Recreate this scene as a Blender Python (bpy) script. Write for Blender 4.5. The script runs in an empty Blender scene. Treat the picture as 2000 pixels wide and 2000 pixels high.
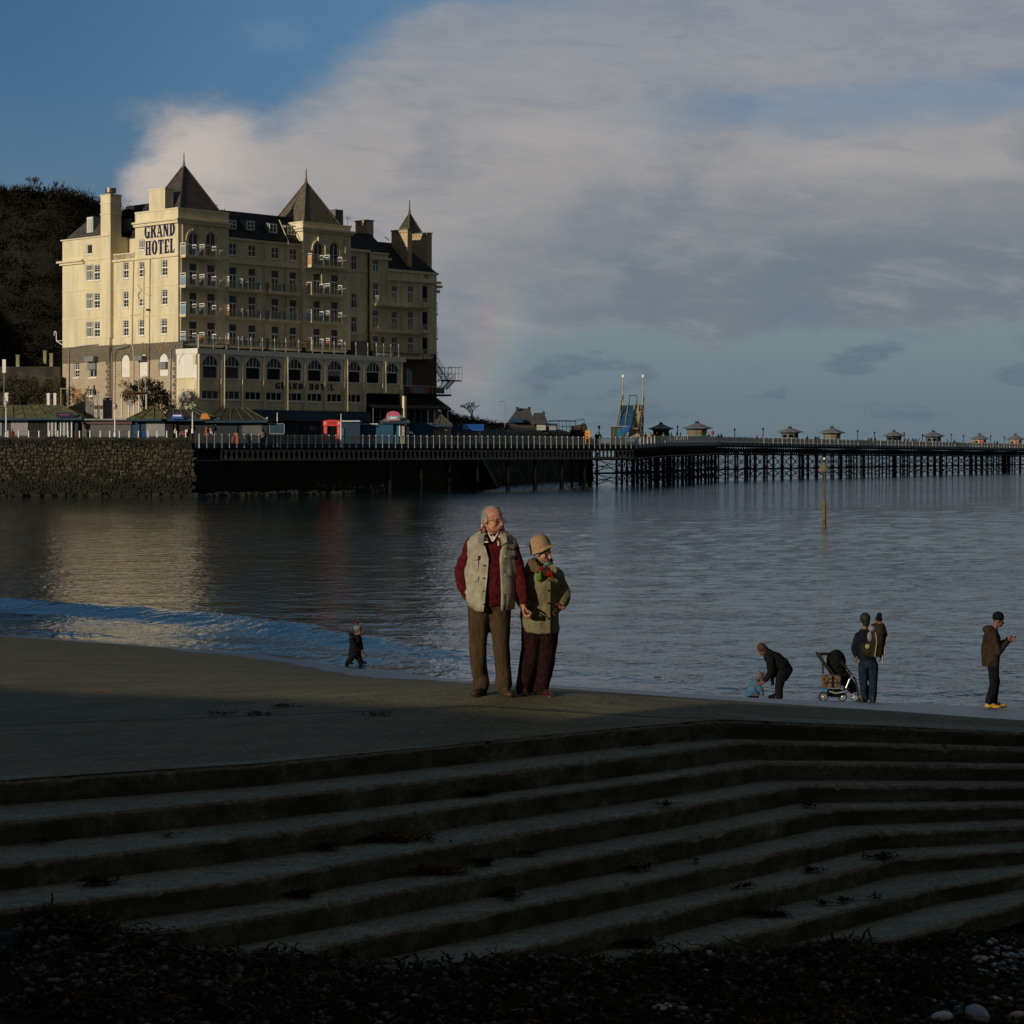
import bpy, math, random
from mathutils import Vector, Matrix, noise, Euler
random.seed(7)
S = bpy.context.scene
COL = S.collection
R = math.radians
# ------------------------------------------------------------------ camera
F = 4200.0; HOR = 884.0; EYE = 5.1
cam = bpy.data.cameras.new('camera'); camo = bpy.data.objects.new('camera', cam); COL.objects.link(camo)
camo.location = (0, 0, EYE); camo.rotation_euler = (R(90), 0, 0)
cam.sensor_width = 36; cam.lens = 36 * F / 2000; cam.shift_y = -116 / 2000
cam.clip_start = 0.1; cam.clip_end = 30000
S.camera = camo
# ------------------------------------------------------------------ light
SUN_EL = 12.0; SUNV = Vector((-.677, -.736, 0)).normalized()
sd = Vector((SUNV.x * math.cos(R(SUN_EL)), SUNV.y * math.cos(R(SUN_EL)), math.sin(R(SUN_EL))))
sun = bpy.data.lights.new('sun', 'SUN'); suno = bpy.data.objects.new('sun', sun); COL.objects.link(suno)
sun.energy = 2.9; sun.angle = R(.5); sun.color = (1, .87, .66)
suno.rotation_euler = (-sd).to_track_quat('-Z', 'Y').to_euler()
S.view_settings.view_transform = 'Standard'; S.view_settings.look = 'None'
S.view_settings.exposure = 0; S.view_settings.gamma = 1; S.view_settings.use_curve_mapping = False
S.render.engine = 'CYCLES'

def srgb(r, g, b):
    f = lambda c: (c / 255 / 12.92) if c / 255 <= .04045 else ((c / 255 + .055) / 1.055) ** 2.4
    return (f(r), f(g), f(b))

class NT:
    """small node-tree writer"""
    def __init__(s, tree): s.t = tree; s.n = tree.nodes; s.l = tree.links
    def new(s, typ, **kw):
        n = s.n.new(typ)
        for k, v in kw.items():
            if k.startswith('i_'):
                key = k[2:]; key = int(key) if key.isdigit() else key.replace('_', ' ')
                s.put(n.inputs[key], v)
            else: setattr(n, k, v)
        return n
    def put(s, sock, v):
        if hasattr(v, 'is_output') or isinstance(v, bpy.types.NodeSocket): s.l.new(v, sock)
        else:
            if isinstance(v, tuple) and len(v) == 3 and sock.type == 'RGBA': v = (*v, 1)
            sock.default_value = v
    def math(s, op, a, b=0.0, c=0.0, clamp=False):
        n = s.n.new('ShaderNodeMath'); n.operation = op; n.use_clamp = clamp
        s.put(n.inputs[0], a); s.put(n.inputs[1], b)
        if op in ('MULTIPLY_ADD',): s.put(n.inputs[2], c)
        return n.outputs[0]
    def sm(s, x, a, b):          # smoothstep a..b -> 0..1
        n = s.n.new('ShaderNodeMapRange'); n.interpolation_type = 'SMOOTHSTEP'
        s.put(n.inputs['Value'], x); s.put(n.inputs['From Min'], a); s.put(n.inputs['From Max'], b)
        return n.outputs[0]
    def mix(s, f, a, b, mode='MIX'):
        n = s.n.new('ShaderNodeMix'); n.data_type = 'RGBA'; n.blend_type = mode
        s.put(n.inputs[0], f); s.put(n.inputs[6], a); s.put(n.inputs[7], b)
        return n.outputs[2]
    def noise(s, vec, scale, detail=5, rough=.55, dist=0.0):
        n = s.n.new('ShaderNodeTexNoise'); s.put(n.inputs['Vector'], vec)
        n.inputs['Scale'].default_value = scale; n.inputs['Detail'].default_value = detail
        n.inputs['Roughness'].default_value = rough; n.inputs['Distortion'].default_value = dist
        return n.outputs[0]
    def comb(s, x, y, z):
        n = s.n.new('ShaderNodeCombineXYZ'); s.put(n.inputs[0], x); s.put(n.inputs[1], y); s.put(n.inputs[2], z); return n.outputs[0]

# ------------------------------------------------------------------ sky
wd = bpy.data.worlds.new('World'); S.world = wd; wd.use_nodes = True
wt = NT(wd.node_tree); wd.node_tree.nodes.clear()
out = wt.new('ShaderNodeOutputWorld'); bg = wt.new('ShaderNodeBackground')
wt.l.new(bg.outputs[0], out.inputs[0])
SKY = .10; bg.inputs[1].default_value = SKY
sky = wt.new('ShaderNodeTexSky', sky_type='NISHITA', sun_disc=False, sun_elevation=R(SUN_EL), sun_rotation=math.atan2(sd.x, sd.y))
sky.altitude = 10; sky.air_density = 1.0; sky.dust_density = .6; sky.ozone_density = 1.5
geo = wt.new('ShaderNodeTexCoord'); sep = wt.new('ShaderNodeSeparateXYZ'); wt.l.new(geo.outputs['Generated'], sep.inputs[0])
dx, dy, dz = sep.outputs
az = wt.math('ARCTAN2', dx, dy)                     # radians, 0 = straight out to sea
el = wt.math('ARCSINE', dz)
# degrees-like units: 1 unit = 100 photo pixels of angle
U = wt.math('MULTIPLY_ADD', az, F / 100, 10.0)      # 0..20 across the view
V = wt.math('MULTIPLY_ADD', el, -F / 100, HOR / 100) # 0 at top of the view, 8.84 at horizon
def cl(c): return tuple(x / SKY for x in srgb(*c))
P2 = wt.comb(U, V, 0.0)
P2s = wt.comb(wt.math('MULTIPLY', U, .62), V, 0.0)
n1 = wt.noise(P2s, .55, 7, .55, .3); n2 = wt.noise(P2s, 1.3, 7, .6, .2); n3 = wt.noise(wt.comb(wt.math('MULTIPLY', U, .35), V, 3.7), .9, 6, .6)
d1 = wt.math('SUBTRACT', n1, .5); d2 = wt.math('SUBTRACT', n2, .5); d3 = wt.math('SUBTRACT', n3, .5)
Un = wt.math('ADD', wt.math('MULTIPLY_ADD', d1, 2.4, U), wt.math('MULTIPLY', d2, .9))
Vn = wt.math('ADD', wt.math('MULTIPLY_ADD', d1, -1.6, V), wt.math('MULTIPLY', d2, .8))
# the clear blue (pulled a little toward the deep blue of the photo's polarised side)
blue = wt.mix(wt.sm(V, 0.0, 8.8), wt.mix(wt.sm(U, 0.0, 8.0), cl((54, 96, 136)), cl((74, 118, 156))), cl((102, 124, 136)))
clear = wt.mix(.9, sky.outputs[0], blue)
# cloud bank: right of a diagonal edge up high, and below a scalloped top on the left
edge_hi = wt.sm(wt.math('ADD', Un, wt.math('MULTIPLY', Vn, 1.15)), 7.5, 9.3)        # upper bank
topV = wt.math('ADD', wt.math('MULTIPLY', wt.math('ABSOLUTE', wt.math('SUBTRACT', Un, 4.2)), .10), 2.15)
bank_lo = wt.math('MULTIPLY', wt.sm(wt.math('SUBTRACT', Vn, topV), -.25, .6), wt.sm(Un, 2.1, 3.0))
bank = wt.math('MAXIMUM', edge_hi, bank_lo)
# cloud colour by height: lilac-white shoulder, grey-violet belly
lit = wt.mix(wt.sm(V, .3, 3.6), wt.mix(wt.sm(V, -.5, -3.0), cl((136, 143, 154)), cl((112, 115, 118))), cl((160, 157, 157)))
shade = cl((113, 124, 134))
dark = wt.math('MULTIPLY', wt.sm(wt.math('ADD', Vn, wt.math('MULTIPLY', U, .06)), 3.2, 6.4), wt.sm(Un, 6.0, 12.5))
dark = wt.math('MAXIMUM', dark, wt.math('MULTIPLY', wt.sm(Vn, 4.0, 7.2), .7))
ccol = wt.mix(dark, lit, shade)
ccol = wt.mix(wt.math('MULTIPLY', wt.sm(wt.math('ADD', d2, d3), -.05, .25), .16), ccol, cl((172, 168, 166)))
n4 = wt.noise(wt.comb(wt.math('MULTIPLY', wt.math('ADD', U, wt.math('MULTIPLY', V, .6)), .22), wt.math('MULTIPLY_ADD', U, -.12, V), 1.3), 1.9, 8, .66, .5)
ccol = wt.mix(wt.math('MULTIPLY', wt.sm(n4, .48, .74), .24), ccol, cl((178, 173, 172)))
ccol = wt.mix(wt.math('MULTIPLY', wt.sm(n4, .48, .28), .30), ccol, cl((108, 120, 138)))
glow = wt.math('MULTIPLY', wt.sm(wt.math('ABSOLUTE', wt.math('SUBTRACT', Vn, 3.3)), 1.5, .2), wt.sm(wt.math('ABSOLUTE', wt.math('SUBTRACT', Un, 3.4)), 2.6, .3))
ccol = wt.mix(wt.math('MULTIPLY', glow, .75), ccol, cl((198, 187, 178)))
band_ = wt.math('MULTIPLY', wt.sm(wt.math('ABSOLUTE', wt.math('ADD', wt.math('MULTIPLY', d1, 1.5), wt.math('SUBTRACT', V, 3.35))), .55, .05), wt.sm(U, 12.5, 16.5))
ccol = wt.mix(wt.math('MULTIPLY', band_, .5), ccol, cl((166, 163, 163)))
ccol = wt.mix(wt.math('MULTIPLY', wt.sm(wt.math('ADD', d1, d3), .02, -.3), .42), ccol, cl((104, 118, 136)))
# thinner veil with blue showing through (upper middle and right)
gap = wt.math('MULTIPLY', wt.sm(wt.math('ABSOLUTE', wt.math('SUBTRACT', Vn, wt.math('MULTIPLY_ADD', U, -.05, 3.0))), .8, .1), wt.sm(Un, 11.0, 14.5))
gap2 = wt.math('MULTIPLY', wt.sm(Vn, .55, -.1), wt.sm(Un, 12.5, 10.0))
gap = wt.math('MAXIMUM', wt.math('MULTIPLY', gap, .5), wt.math('MULTIPLY', gap2, .55))
bank = wt.math('MULTIPLY', bank, wt.math('SUBTRACT', 1.0, gap))
wisp = wt.math('MULTIPLY', wt.math('MULTIPLY', wt.sm(wt.math('ABSOLUTE', wt.math('SUBTRACT', Un, 5.3)), .8, .1), wt.sm(wt.math('ABSOLUTE', wt.math('SUBTRACT', Vn, .85)), .5, .05)), .16)
bank = wt.math('MAXIMUM', bank, wisp)
col = wt.mix(bank, clear, ccol)
# clear teal strip above the sea with small low clouds
strip = wt.math('MULTIPLY', wt.sm(wt.math('ADD', Vn, wt.math('MULTIPLY', U, -.0)), 6.35, 6.75), wt.sm(Un, 9.0, 11.0))
low = wt.mix(wt.sm(V, 6.3, 8.8), cl((118, 136, 142)), cl((101, 118, 128)))
pf = wt.noise(wt.comb(wt.math('MULTIPLY', U, .75), wt.math('MULTIPLY', V, 1.9), 9.1), .8, 6, .55)
puff = wt.math('MULTIPLY', wt.sm(pf, .53, .66), wt.sm(V, 6.4, 6.9))
low = wt.mix(wt.math('MULTIPLY', puff, .6), low, cl((92, 108, 126)))
col = wt.mix(strip, col, low)
# unseen rest of the sky: heavy cloud, darkened to lower the fill light
away = wt.math('MULTIPLY', wt.sm(dy, .75, .1), .92)
col = wt.mix(away, col, cl((74, 76, 74)))
# faint stub of a rainbow
ru = wt.math('ADD', wt.math('SUBTRACT', U, 9.95), wt.math('MULTIPLY', wt.math('POWER', wt.math('SUBTRACT', V, 6.0), 2.0), .10))
ru = wt.math('ADD', ru, wt.math('MULTIPLY', wt.math('SUBTRACT', V, 6.0), .22))
ramp = wt.new('ShaderNodeValToRGB'); wt.put(ramp.inputs[0], wt.math('MULTIPLY_ADD', ru, .62, .5))
cr = ramp.color_ramp; cr.elements[0].position = .05; cr.elements[0].color = (0, 0, 0, 1); cr.elements[1].position = .95; cr.elements[1].color = (0, 0, 0, 1)
for p, c in ((.28, (.35, .06, .10)), (.42, (.34, .15, .06)), (.55, (.20, .24, .05)), (.68, (.04, .20, .12)), (.82, (.03, .08, .2))):
    e = cr.elements.new(p); e.color = (*c, 1)
rm = wt.math('MULTIPLY', wt.math('MULTIPLY', wt.sm(V, 5.4, 6.2), wt.sm(V, 8.2, 6.6)), 1.7)
rm = wt.math('MULTIPLY', rm, wt.sm(dy, .2, .6))
rb = wt.mix(rm, (0, 0, 0), ramp.outputs[0])
col = wt.mix(1.0, col, rb, 'ADD')
wt.put(bg.inputs[0], col)
# ------------------------------------------------------------------ materials
MATS = {}
def mat(name, col, rough=.8, var=.2, sc=1.5, bump=.25, bsc=12.0, metal=0.0, col2=None, stretch=(1, 1, 1), spec=.4, dist=.02, detail=6):
    if name in MATS: return MATS[name]
    m = bpy.data.materials.new(name); m.use_nodes = True; m.node_tree.nodes.clear(); t = NT(m.node_tree)
    o = t.new('ShaderNodeOutputMaterial'); b = t.new('ShaderNodeBsdfPrincipled'); t.l.new(b.outputs[0], o.inputs[0])
    tc = t.new('ShaderNodeTexCoord'); mp = t.new('ShaderNodeMapping'); t.l.new(tc.outputs['Object'], mp.inputs[0]); mp.inputs['Scale'].default_value = stretch
    n = t.noise(mp.outputs[0], sc, detail, .6)
    f = t.sm(n, .3, .7)
    c1 = tuple(x * (1 - var) for x in col); c2 = col2 if col2 else tuple(min(1, x * (1 + var)) for x in col)
    t.put(b.inputs['Base Color'], t.mix(f, c1, c2))
    b.inputs['Roughness'].default_value = rough; b.inputs['Metallic'].default_value = metal; b.inputs['Specular IOR Level'].default_value = spec
    if bump:
        bn = t.new('ShaderNodeBump'); bn.inputs['Strength'].default_value = bump; bn.inputs['Distance'].default_value = dist
        t.put(bn.inputs['Height'], t.noise(mp.outputs[0], bsc, 4, .6)); t.l.new(bn.outputs[0], b.inputs['Normal'])
    MATS[name] = m; return m
def emat(m): return m.node_tree

CREAM = mat('cream_render', (.72, .64, .44), .85, .14, .7, .3, 6, stretch=(1, 1, .22), dist=.03)
CREAMT = mat('cream_trim', (.74, .66, .46), .8, .08, 1.2, .15, 8)
WHITE = mat('white_paint', (.84, .83, .80), .5, .07, 2, .1, 10)
WHITEB = mat('white_board', (.80, .78, .72), .6, .06, 1, .1, 6)
STONE = None
SLATE = mat('slate', (.030, .030, .034), .8, .4, .8, .5, 4, stretch=(1, 1, 3), spec=.15)
SLATEW = mat('slate_warm', (.065, .050, .048), .55, .3, .8, .5, 5, stretch=(1, 1, 4))
SLATEG = mat('slate_green', (.07, .068, .048), .6, .35, .8, .6, 5, stretch=(1, 1, 4))
GLASS = mat('window_glass', (.025, .035, .045), .08, .3, .8, .0, spec=.6)
GLASSB = mat('window_glass_curtained', (.16, .18, .19), .12, .3, .5, .0, spec=.6)
GLASSC = mat('net_curtain_glass', (.05, .06, .06), .25, .3, 1.5, 0, spec=.3)
GLASSD = mat('dark_window_glass', (.006, .007, .01), .25, .3, 1, 0, spec=.15)
DARK = mat('dark_interior', (.012, .012, .014), .8, .3)
NAVY = mat('navy_paint', (.012, .015, .075), .4, .1, 1, .05)
LEAD = mat('lead_grey', (.22, .23, .24), .5, .15)
PIPE = mat('drain_pipe_paint', (.62, .54, .36), .6, .1)
PIPED = mat('dark_pipe', (.16, .14, .11), .6, .2)
TEAL = mat('teal_paint', (.006, .045, .09), .5, .2, 1.5)
BLUEP = mat('blue_hoarding', (.007, .07, .15), .55, .15, 1)
BLUEL = mat('light_blue_paint', (.015, .14, .27), .5, .1)
BLUEV = mat('vivid_blue', (.012, .09, .38), .5, .12)
GREYB = mat('grey_shutter', (.28, .28, .29), .6, .12, 2)
REDP = mat('red_plastic', (.62, .04, .035), .5, .08)
ORANGE = mat('orange_canvas', (.62, .22, .05), .8, .15)
BLUEC = mat('blue_canvas', (.08, .26, .48), .8, .15)
MIXC = mat('striped_canvas', (.45, .34, .22), .8, .3, 3, col2=(.15, .3, .45))
IRON = mat('dark_iron', (.010, .011, .012), .85, .3, 2, spec=.15)
IRONG = mat('grey_ironwork', (.13, .125, .115), .6, .3, 2)
RAILP = mat('railing_paint', (.66, .62, .50), .5, .12, 3)
TIMBER = mat('deck_timber', (.10, .085, .07), .8, .3, 2)
YEL = mat('yellow_paint', (.34, .24, .04), .5, .2, 3)
YELD = mat('weathered_yellow', (.12, .085, .018), .7, .4, 3, col2=(.16, .12, .03))
MOSS = mat('mossy_roof', (.10, .10, .045), .8, .4, 1.2, .4, 6, col2=(.17, .17, .06))
BRICKC = mat('tan_chimney_render', (.50, .38, .24), .85, .1, .8)
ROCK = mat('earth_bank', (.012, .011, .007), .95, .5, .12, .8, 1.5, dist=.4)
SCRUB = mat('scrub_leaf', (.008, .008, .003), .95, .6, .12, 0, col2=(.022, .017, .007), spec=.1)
IVY = mat('ivy_leaf', (.020, .024, .008), .9, .5, .5, 0, col2=(.06, .052, .018), spec=.1)
BARK = mat('bark', (.05, .042, .032), .9, .3, 3)
POLE = mat('galvanised_pole', (.25, .26, .26), .5, .1)
GULL = mat('white_feather', (.75, .75, .73), .7, .1)

def mortar(name, c, c2, cm, bw, bh, mort=.02, rough=.9, off=(0, 0, 0), rotx=False):
    m = bpy.data.materials.new(name); m.use_nodes = True; m.node_tree.nodes.clear(); t = NT(m.node_tree)
    o = t.new('ShaderNodeOutputMaterial'); b = t.new('ShaderNodeBsdfPrincipled'); t.l.new(b.outputs[0], o.inputs[0])
    tc = t.new('ShaderNodeTexCoord'); sp = t.new('ShaderNodeSeparateXYZ'); t.l.new(tc.outputs['Object'], sp.inputs[0])
    h = t.math('ADD', sp.outputs[0], sp.outputs[1])
    nz = t.noise(tc.outputs['Object'], .9, 5, .6)
    vec = t.comb(h, t.math('MULTIPLY_ADD', nz, .12, sp.outputs[2]), 0.0)
    br = t.new('ShaderNodeTexBrick'); t.put(br.inputs['Vector'], vec); br.inputs['Scale'].default_value = 1
    br.inputs['Brick Width'].default_value = bw; br.inputs['Row Height'].default_value = bh; br.inputs['Mortar Size'].default_value = mort
    br.inputs['Color1'].default_value = (*c, 1); br.inputs['Color2'].default_value = (*c2, 1); br.inputs['Mortar'].default_value = (*cm, 1)
    t.put(b.inputs['Base Color'], t.mix(t.math('MULTIPLY', nz, .45), br.outputs[0], tuple(x * .45 for x in c)))
    bn = t.new('ShaderNodeBump'); bn.inputs['Strength'].default_value = .6; bn.inputs['Distance'].default_value = .05
    t.put(bn.inputs['Height'], t.math('ADD', br.outputs['Fac'], nz)); bn.invert = True; t.l.new(bn.outputs[0], b.inputs['Normal'])
    b.inputs['Roughness'].default_value = rough; MATS[name] = m; return m
STONE = mortar('hotel_stone', (.60, .49, .35), (.47, .385, .28), (.43, .355, .26), .42, .21)
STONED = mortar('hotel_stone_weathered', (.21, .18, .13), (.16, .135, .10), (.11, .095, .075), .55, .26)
SLATEC = mortar('slate_courses', (.20, .17, .11), (.12, .10, .07), (.04, .035, .03), .5, .32, .03, .6)

# ------------------------------------------------------------------ mesh writer
class MB:
    def __init__(s): s.v = []; s.f = []
    def q(s, *pts):
        i = len(s.v); s.v += [tuple(p) for p in pts]; s.f.append(tuple(range(i, i + len(pts)))); return s
    def box(s, x0, x1, y0, y1, z0, z1):
        i = len(s.v)
        s.v += [(x0, y0, z0), (x1, y0, z0), (x1, y1, z0), (x0, y1, z0), (x0, y0, z1), (x1, y0, z1), (x1, y1, z1), (x0, y1, z1)]
        for f in ((0, 3, 2, 1), (4, 5, 6, 7), (0, 1, 5, 4), (1, 2, 6, 5), (2, 3, 7, 6), (3, 0, 4, 7)): s.f.append(tuple(i + k for k in f))
        return s
    def cbox(s, c, d): return s.box(c[0] - d[0] / 2, c[0] + d[0] / 2, c[1] - d[1] / 2, c[1] + d[1] / 2, c[2] - d[2] / 2, c[2] + d[2] / 2)
    def tube(s, a, b, r0, r1=None, n=6, cap=True):
        a = Vector(a); b = Vector(b); r1 = r0 if r1 is None else r1; d = (b - a)
        if d.length < 1e-6: return s
        d.normalize(); up = Vector((0, 0, 1)) if abs(d.z) < .95 else Vector((1, 0, 0)); x = d.cross(up).normalized(); y = d.cross(x).normalized(); i = len(s.v)
        for p, r in ((a, r0), (b, r1)):
            for k in range(n):
                t = 2 * math.pi * k / n; s.v.append(tuple(p + x * (r * math.cos(t)) + y * (r * math.sin(t))))
        for k in range(n): s.f.append((i + k, i + (k + 1) % n, i + n + (k + 1) % n, i + n + k))
        if cap: s.f.append(tuple(i + k for k in range(n))[::-1]); s.f.append(tuple(i + n + k for k in range(n)))
        return s
    def path(s, pts, r, n=6):
        for a, b in zip(pts, pts[1:]): s.tube(a, b, r, r, n)
        return s
    def prism(s, poly, axis, a, b):      # poly: 2-D points in the other two axes, extruded along axis
        def P(u, v, w): return {'x': (w, u, v), 'y': (u, w, v), 'z': (u, v, w)}[axis]
        n = len(poly); i = len(s.v)
        s.v += [P(u, v, a) for u, v in poly] + [P(u, v, b) for u, v in poly]
        s.f.append(tuple(range(i, i + n))[::-1]); s.f.append(tuple(range(i + n, i + 2 * n)))
        for k in range(n): s.f.append((i + k, i + (k + 1) % n, i + n + (k + 1) % n, i + n + k))
        return s
    def ell(s, c, r, n=10, m=7, rot=None):
        i = len(s.v); c = Vector(c)
        def T(v): v = Vector(v); return tuple(c + ((rot @ v) if rot else v))
        s.v.append(T((0, 0, -r[2])))
        for a in range(1, m):
            ph = -math.pi / 2 + math.pi * a / m
            for k in range(n):
                t = 2 * math.pi * k / n; s.v.append(T((r[0] * math.cos(ph) * math.cos(t), r[1] * math.cos(ph) * math.sin(t), r[2] * math.sin(ph))))
        s.v.append(T((0, 0, r[2]))); last = len(s.v) - 1
        for k in range(n): s.f.append((i, i + 1 + (k + 1) % n, i + 1 + k))
        for a in range(m - 2):
            for k in range(n):
                p = i + 1 + a * n; s.f.append((p + k, p + (k + 1) % n, p + n + (k + 1) % n, p + n + k))
        p = i + 1 + (m - 2) * n
        for k in range(n): s.f.append((p + k, p + (k + 1) % n, last))
        return s
    def pyr(s, base, apex):
        i = len(s.v); n = len(base); s.v += [tuple(b) for b in base] + [tuple(apex)]
        s.f.append(tuple(range(i, i + n))[::-1])
        for k in range(n): s.f.append((i + k, i + (k + 1) % n, i + n))
        return s
    def mesh(s, name):
        me = bpy.data.meshes.new(name); me.from_pydata(s.v, [], s.f); me.update(); return me
    def build(s, name, m, parent=None, smooth=False, kind=None, label=None, loc=None, rot=None):
        me = s.mesh(name); me.materials.append(m)
        if smooth: me.polygons.foreach_set('use_smooth', [True] * len(me.polygons))
        return link(name, me, parent, kind, label, loc, rot)
def link(name, me, parent=None, kind=None, label=None, loc=None, rot=None):
    o = bpy.data.objects.new(name, me); COL.objects.link(o)
    if parent: o.parent = parent
    if kind: o['kind'] = kind
    if label: o['label'] = label
    if loc: o.location = loc
    if rot: o.rotation_euler = rot
    return o
def tag(o, label, cat, group=None):
    o['label'] = label; o['category'] = cat
    if group: o['group'] = group
    return o
def thing(name, label, cat, loc=(0, 0, 0), rz=0, group=None):
    o = bpy.data.objects.new(name, None); COL.objects.link(o); o.location = loc; o.rotation_euler = (0, 0, rz)
    o.empty_display_size = .2
    return tag(o, label, cat, group)
def dup(o, loc=None, rz=None, label=None, group=None, parent=None):
    c = o.copy(); COL.objects.link(c)
    if parent: c.parent = parent
    if loc is not None: c.location = loc
    if rz is not None: c.rotation_euler = (0, 0, rz)
    if label: c['label'] = label
    if group: c['group'] = group
    for ch in o.children:
        dup(ch, parent=c)
    return c
def W(px, py, D): return Vector(((px - 1000) * D / F, D, EYE + (HOR - py) * D / F))

# ------------------------------------------------------------------ water
def nrm_noise(x, y, s, z=0.0): return noise.noise(Vector((x * s, y * s, z)))
def shore_D(px):      # distance of the water's edge in photo columns
    pts = [(-400, 66), (0, 60.2), (500, 54.4), (690, 51), (950, 47.5), (1400, 45), (2000, 43), (2600, 42)]
    for (a, A), (b, B) in zip(pts, pts[1:]):
        if a <= px <= b: return A + (B - A) * (px - a) / (b - a)
    return pts[0][1] if px < -400 else pts[-1][1]
us = [-.30 + .0037 * i for i in range(174)]; ys = [36.0]
while ys[-1] < 236: ys.append(ys[-1] + .0058 * ys[-1])
mb = MB()
for y in ys:
    for u in us:
        x = u * y; px = 1000 + F * u; sh = shore_D(px)
        fade = max(0, min(1, (ys[-1] - y) / 60)) * max(0, min(1, (u + .30) / .03, (us[-1] - u) / .02))
        d = y - sh
        z = .038 * nrm_noise(x * .55, y, .55) + .020 * nrm_noise(x * .8, y, 1.5, 4) * max(.3, min(1, 130 / y))
        # the low swell running in on the left, breaking up to the right
        a = max(0, min(1, (3 - x) / 9))
        z += a * .30 * math.exp(-((d - 12 + .36 * (x + 17) - 1.0 * nrm_noise(x, 0, .15)) / 2.0) ** 2) + a * .05 * math.exp(-((d - 2.2) / .8) ** 2)
        z += (1 - a) * .06 * math.exp(-((d - 2.5 - .8 * nrm_noise(x, 3, .3)) / .7) ** 2)
        mb.v.append((x, y, z * fade * (1 if d < 16 else max(.45, min(1, (x + .06 * y + 14) / 20)))))
nx = len(us)
for j in range(len(ys) - 1):
    for i in range(nx - 1): mb.f.append((j * nx + i, j * nx + i + 1, (j + 1) * nx + i + 1, (j + 1) * nx + i))
y0, y1 = ys[0], ys[-1]; B = 14000; ul, ur = us[0], us[-1]
mb.q((-B, -60, 0), (B, -60, 0), (B, y0, 0), (-B, y0, 0)).q((-B, y1, 0), (B, y1, 0), (B, B, 0), (-B, B, 0))
mb.q((-B, y0, 0), (ul * y0, y0, 0), (ul * y1, y1, 0), (-B, y1, 0)).q((ur * y0, y0, 0), (B, y0, 0), (B, y1, 0), (ur * y1, y1, 0))
wm = bpy.data.materials.new('sea_water'); wm.use_nodes = True; wm.node_tree.nodes.clear(); t = NT(wm.node_tree)
o = t.new('ShaderNodeOutputMaterial'); b = t.new('ShaderNodeBsdfPrincipled'); t.l.new(b.outputs[0], o.inputs[0])
b.inputs['Base Color'].default_value = (.009, .027, .036, 1); b.inputs['Roughness'].default_value = .05; b.inputs['IOR'].default_value = 1.33
tc = t.new('ShaderNodeTexCoord'); sp = t.new('ShaderNodeSeparateXYZ'); t.l.new(tc.outputs['Object'], sp.inputs[0])
v1 = t.comb(t.math('MULTIPLY', sp.outputs[0], .9), sp.outputs[1], 0.0)
v2 = t.comb(t.math('MULTIPLY', sp.outputs[0], 1.7), sp.outputs[1], 4.0)
h = t.math('ADD', t.math('MULTIPLY', t.noise(v1, .8, 3, .55, .5), .85), t.math('MULTIPLY', t.noise(v2, 2.2, 3, .55, .2), .42))
patch = t.sm(t.noise(t.comb(t.math('MULTIPLY', sp.outputs[0], .02), t.math('MULTIPLY', sp.outputs[1], .03), 0.0), 1.0, 3), .35, .65)
bn = t.new('ShaderNodeBump'); bn.inputs['Distance'].default_value = .16
open_ = t.math('MULTIPLY_ADD', t.sm(t.math('ADD', sp.outputs[0], t.math('MULTIPLY', sp.outputs[1], .06)), -2.0, 26.0), 1.5, .62)
bn.inputs['Strength'].default_value = 1.0
t.put(bn.inputs['Height'], t.math('MULTIPLY', t.math('MULTIPLY', h, open_), t.math('MULTIPLY_ADD', patch, .35, .6))); t.l.new(bn.outputs[0], b.inputs['Normal'])
mb.build('sea', wm, smooth=True, kind='structure')

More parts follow.
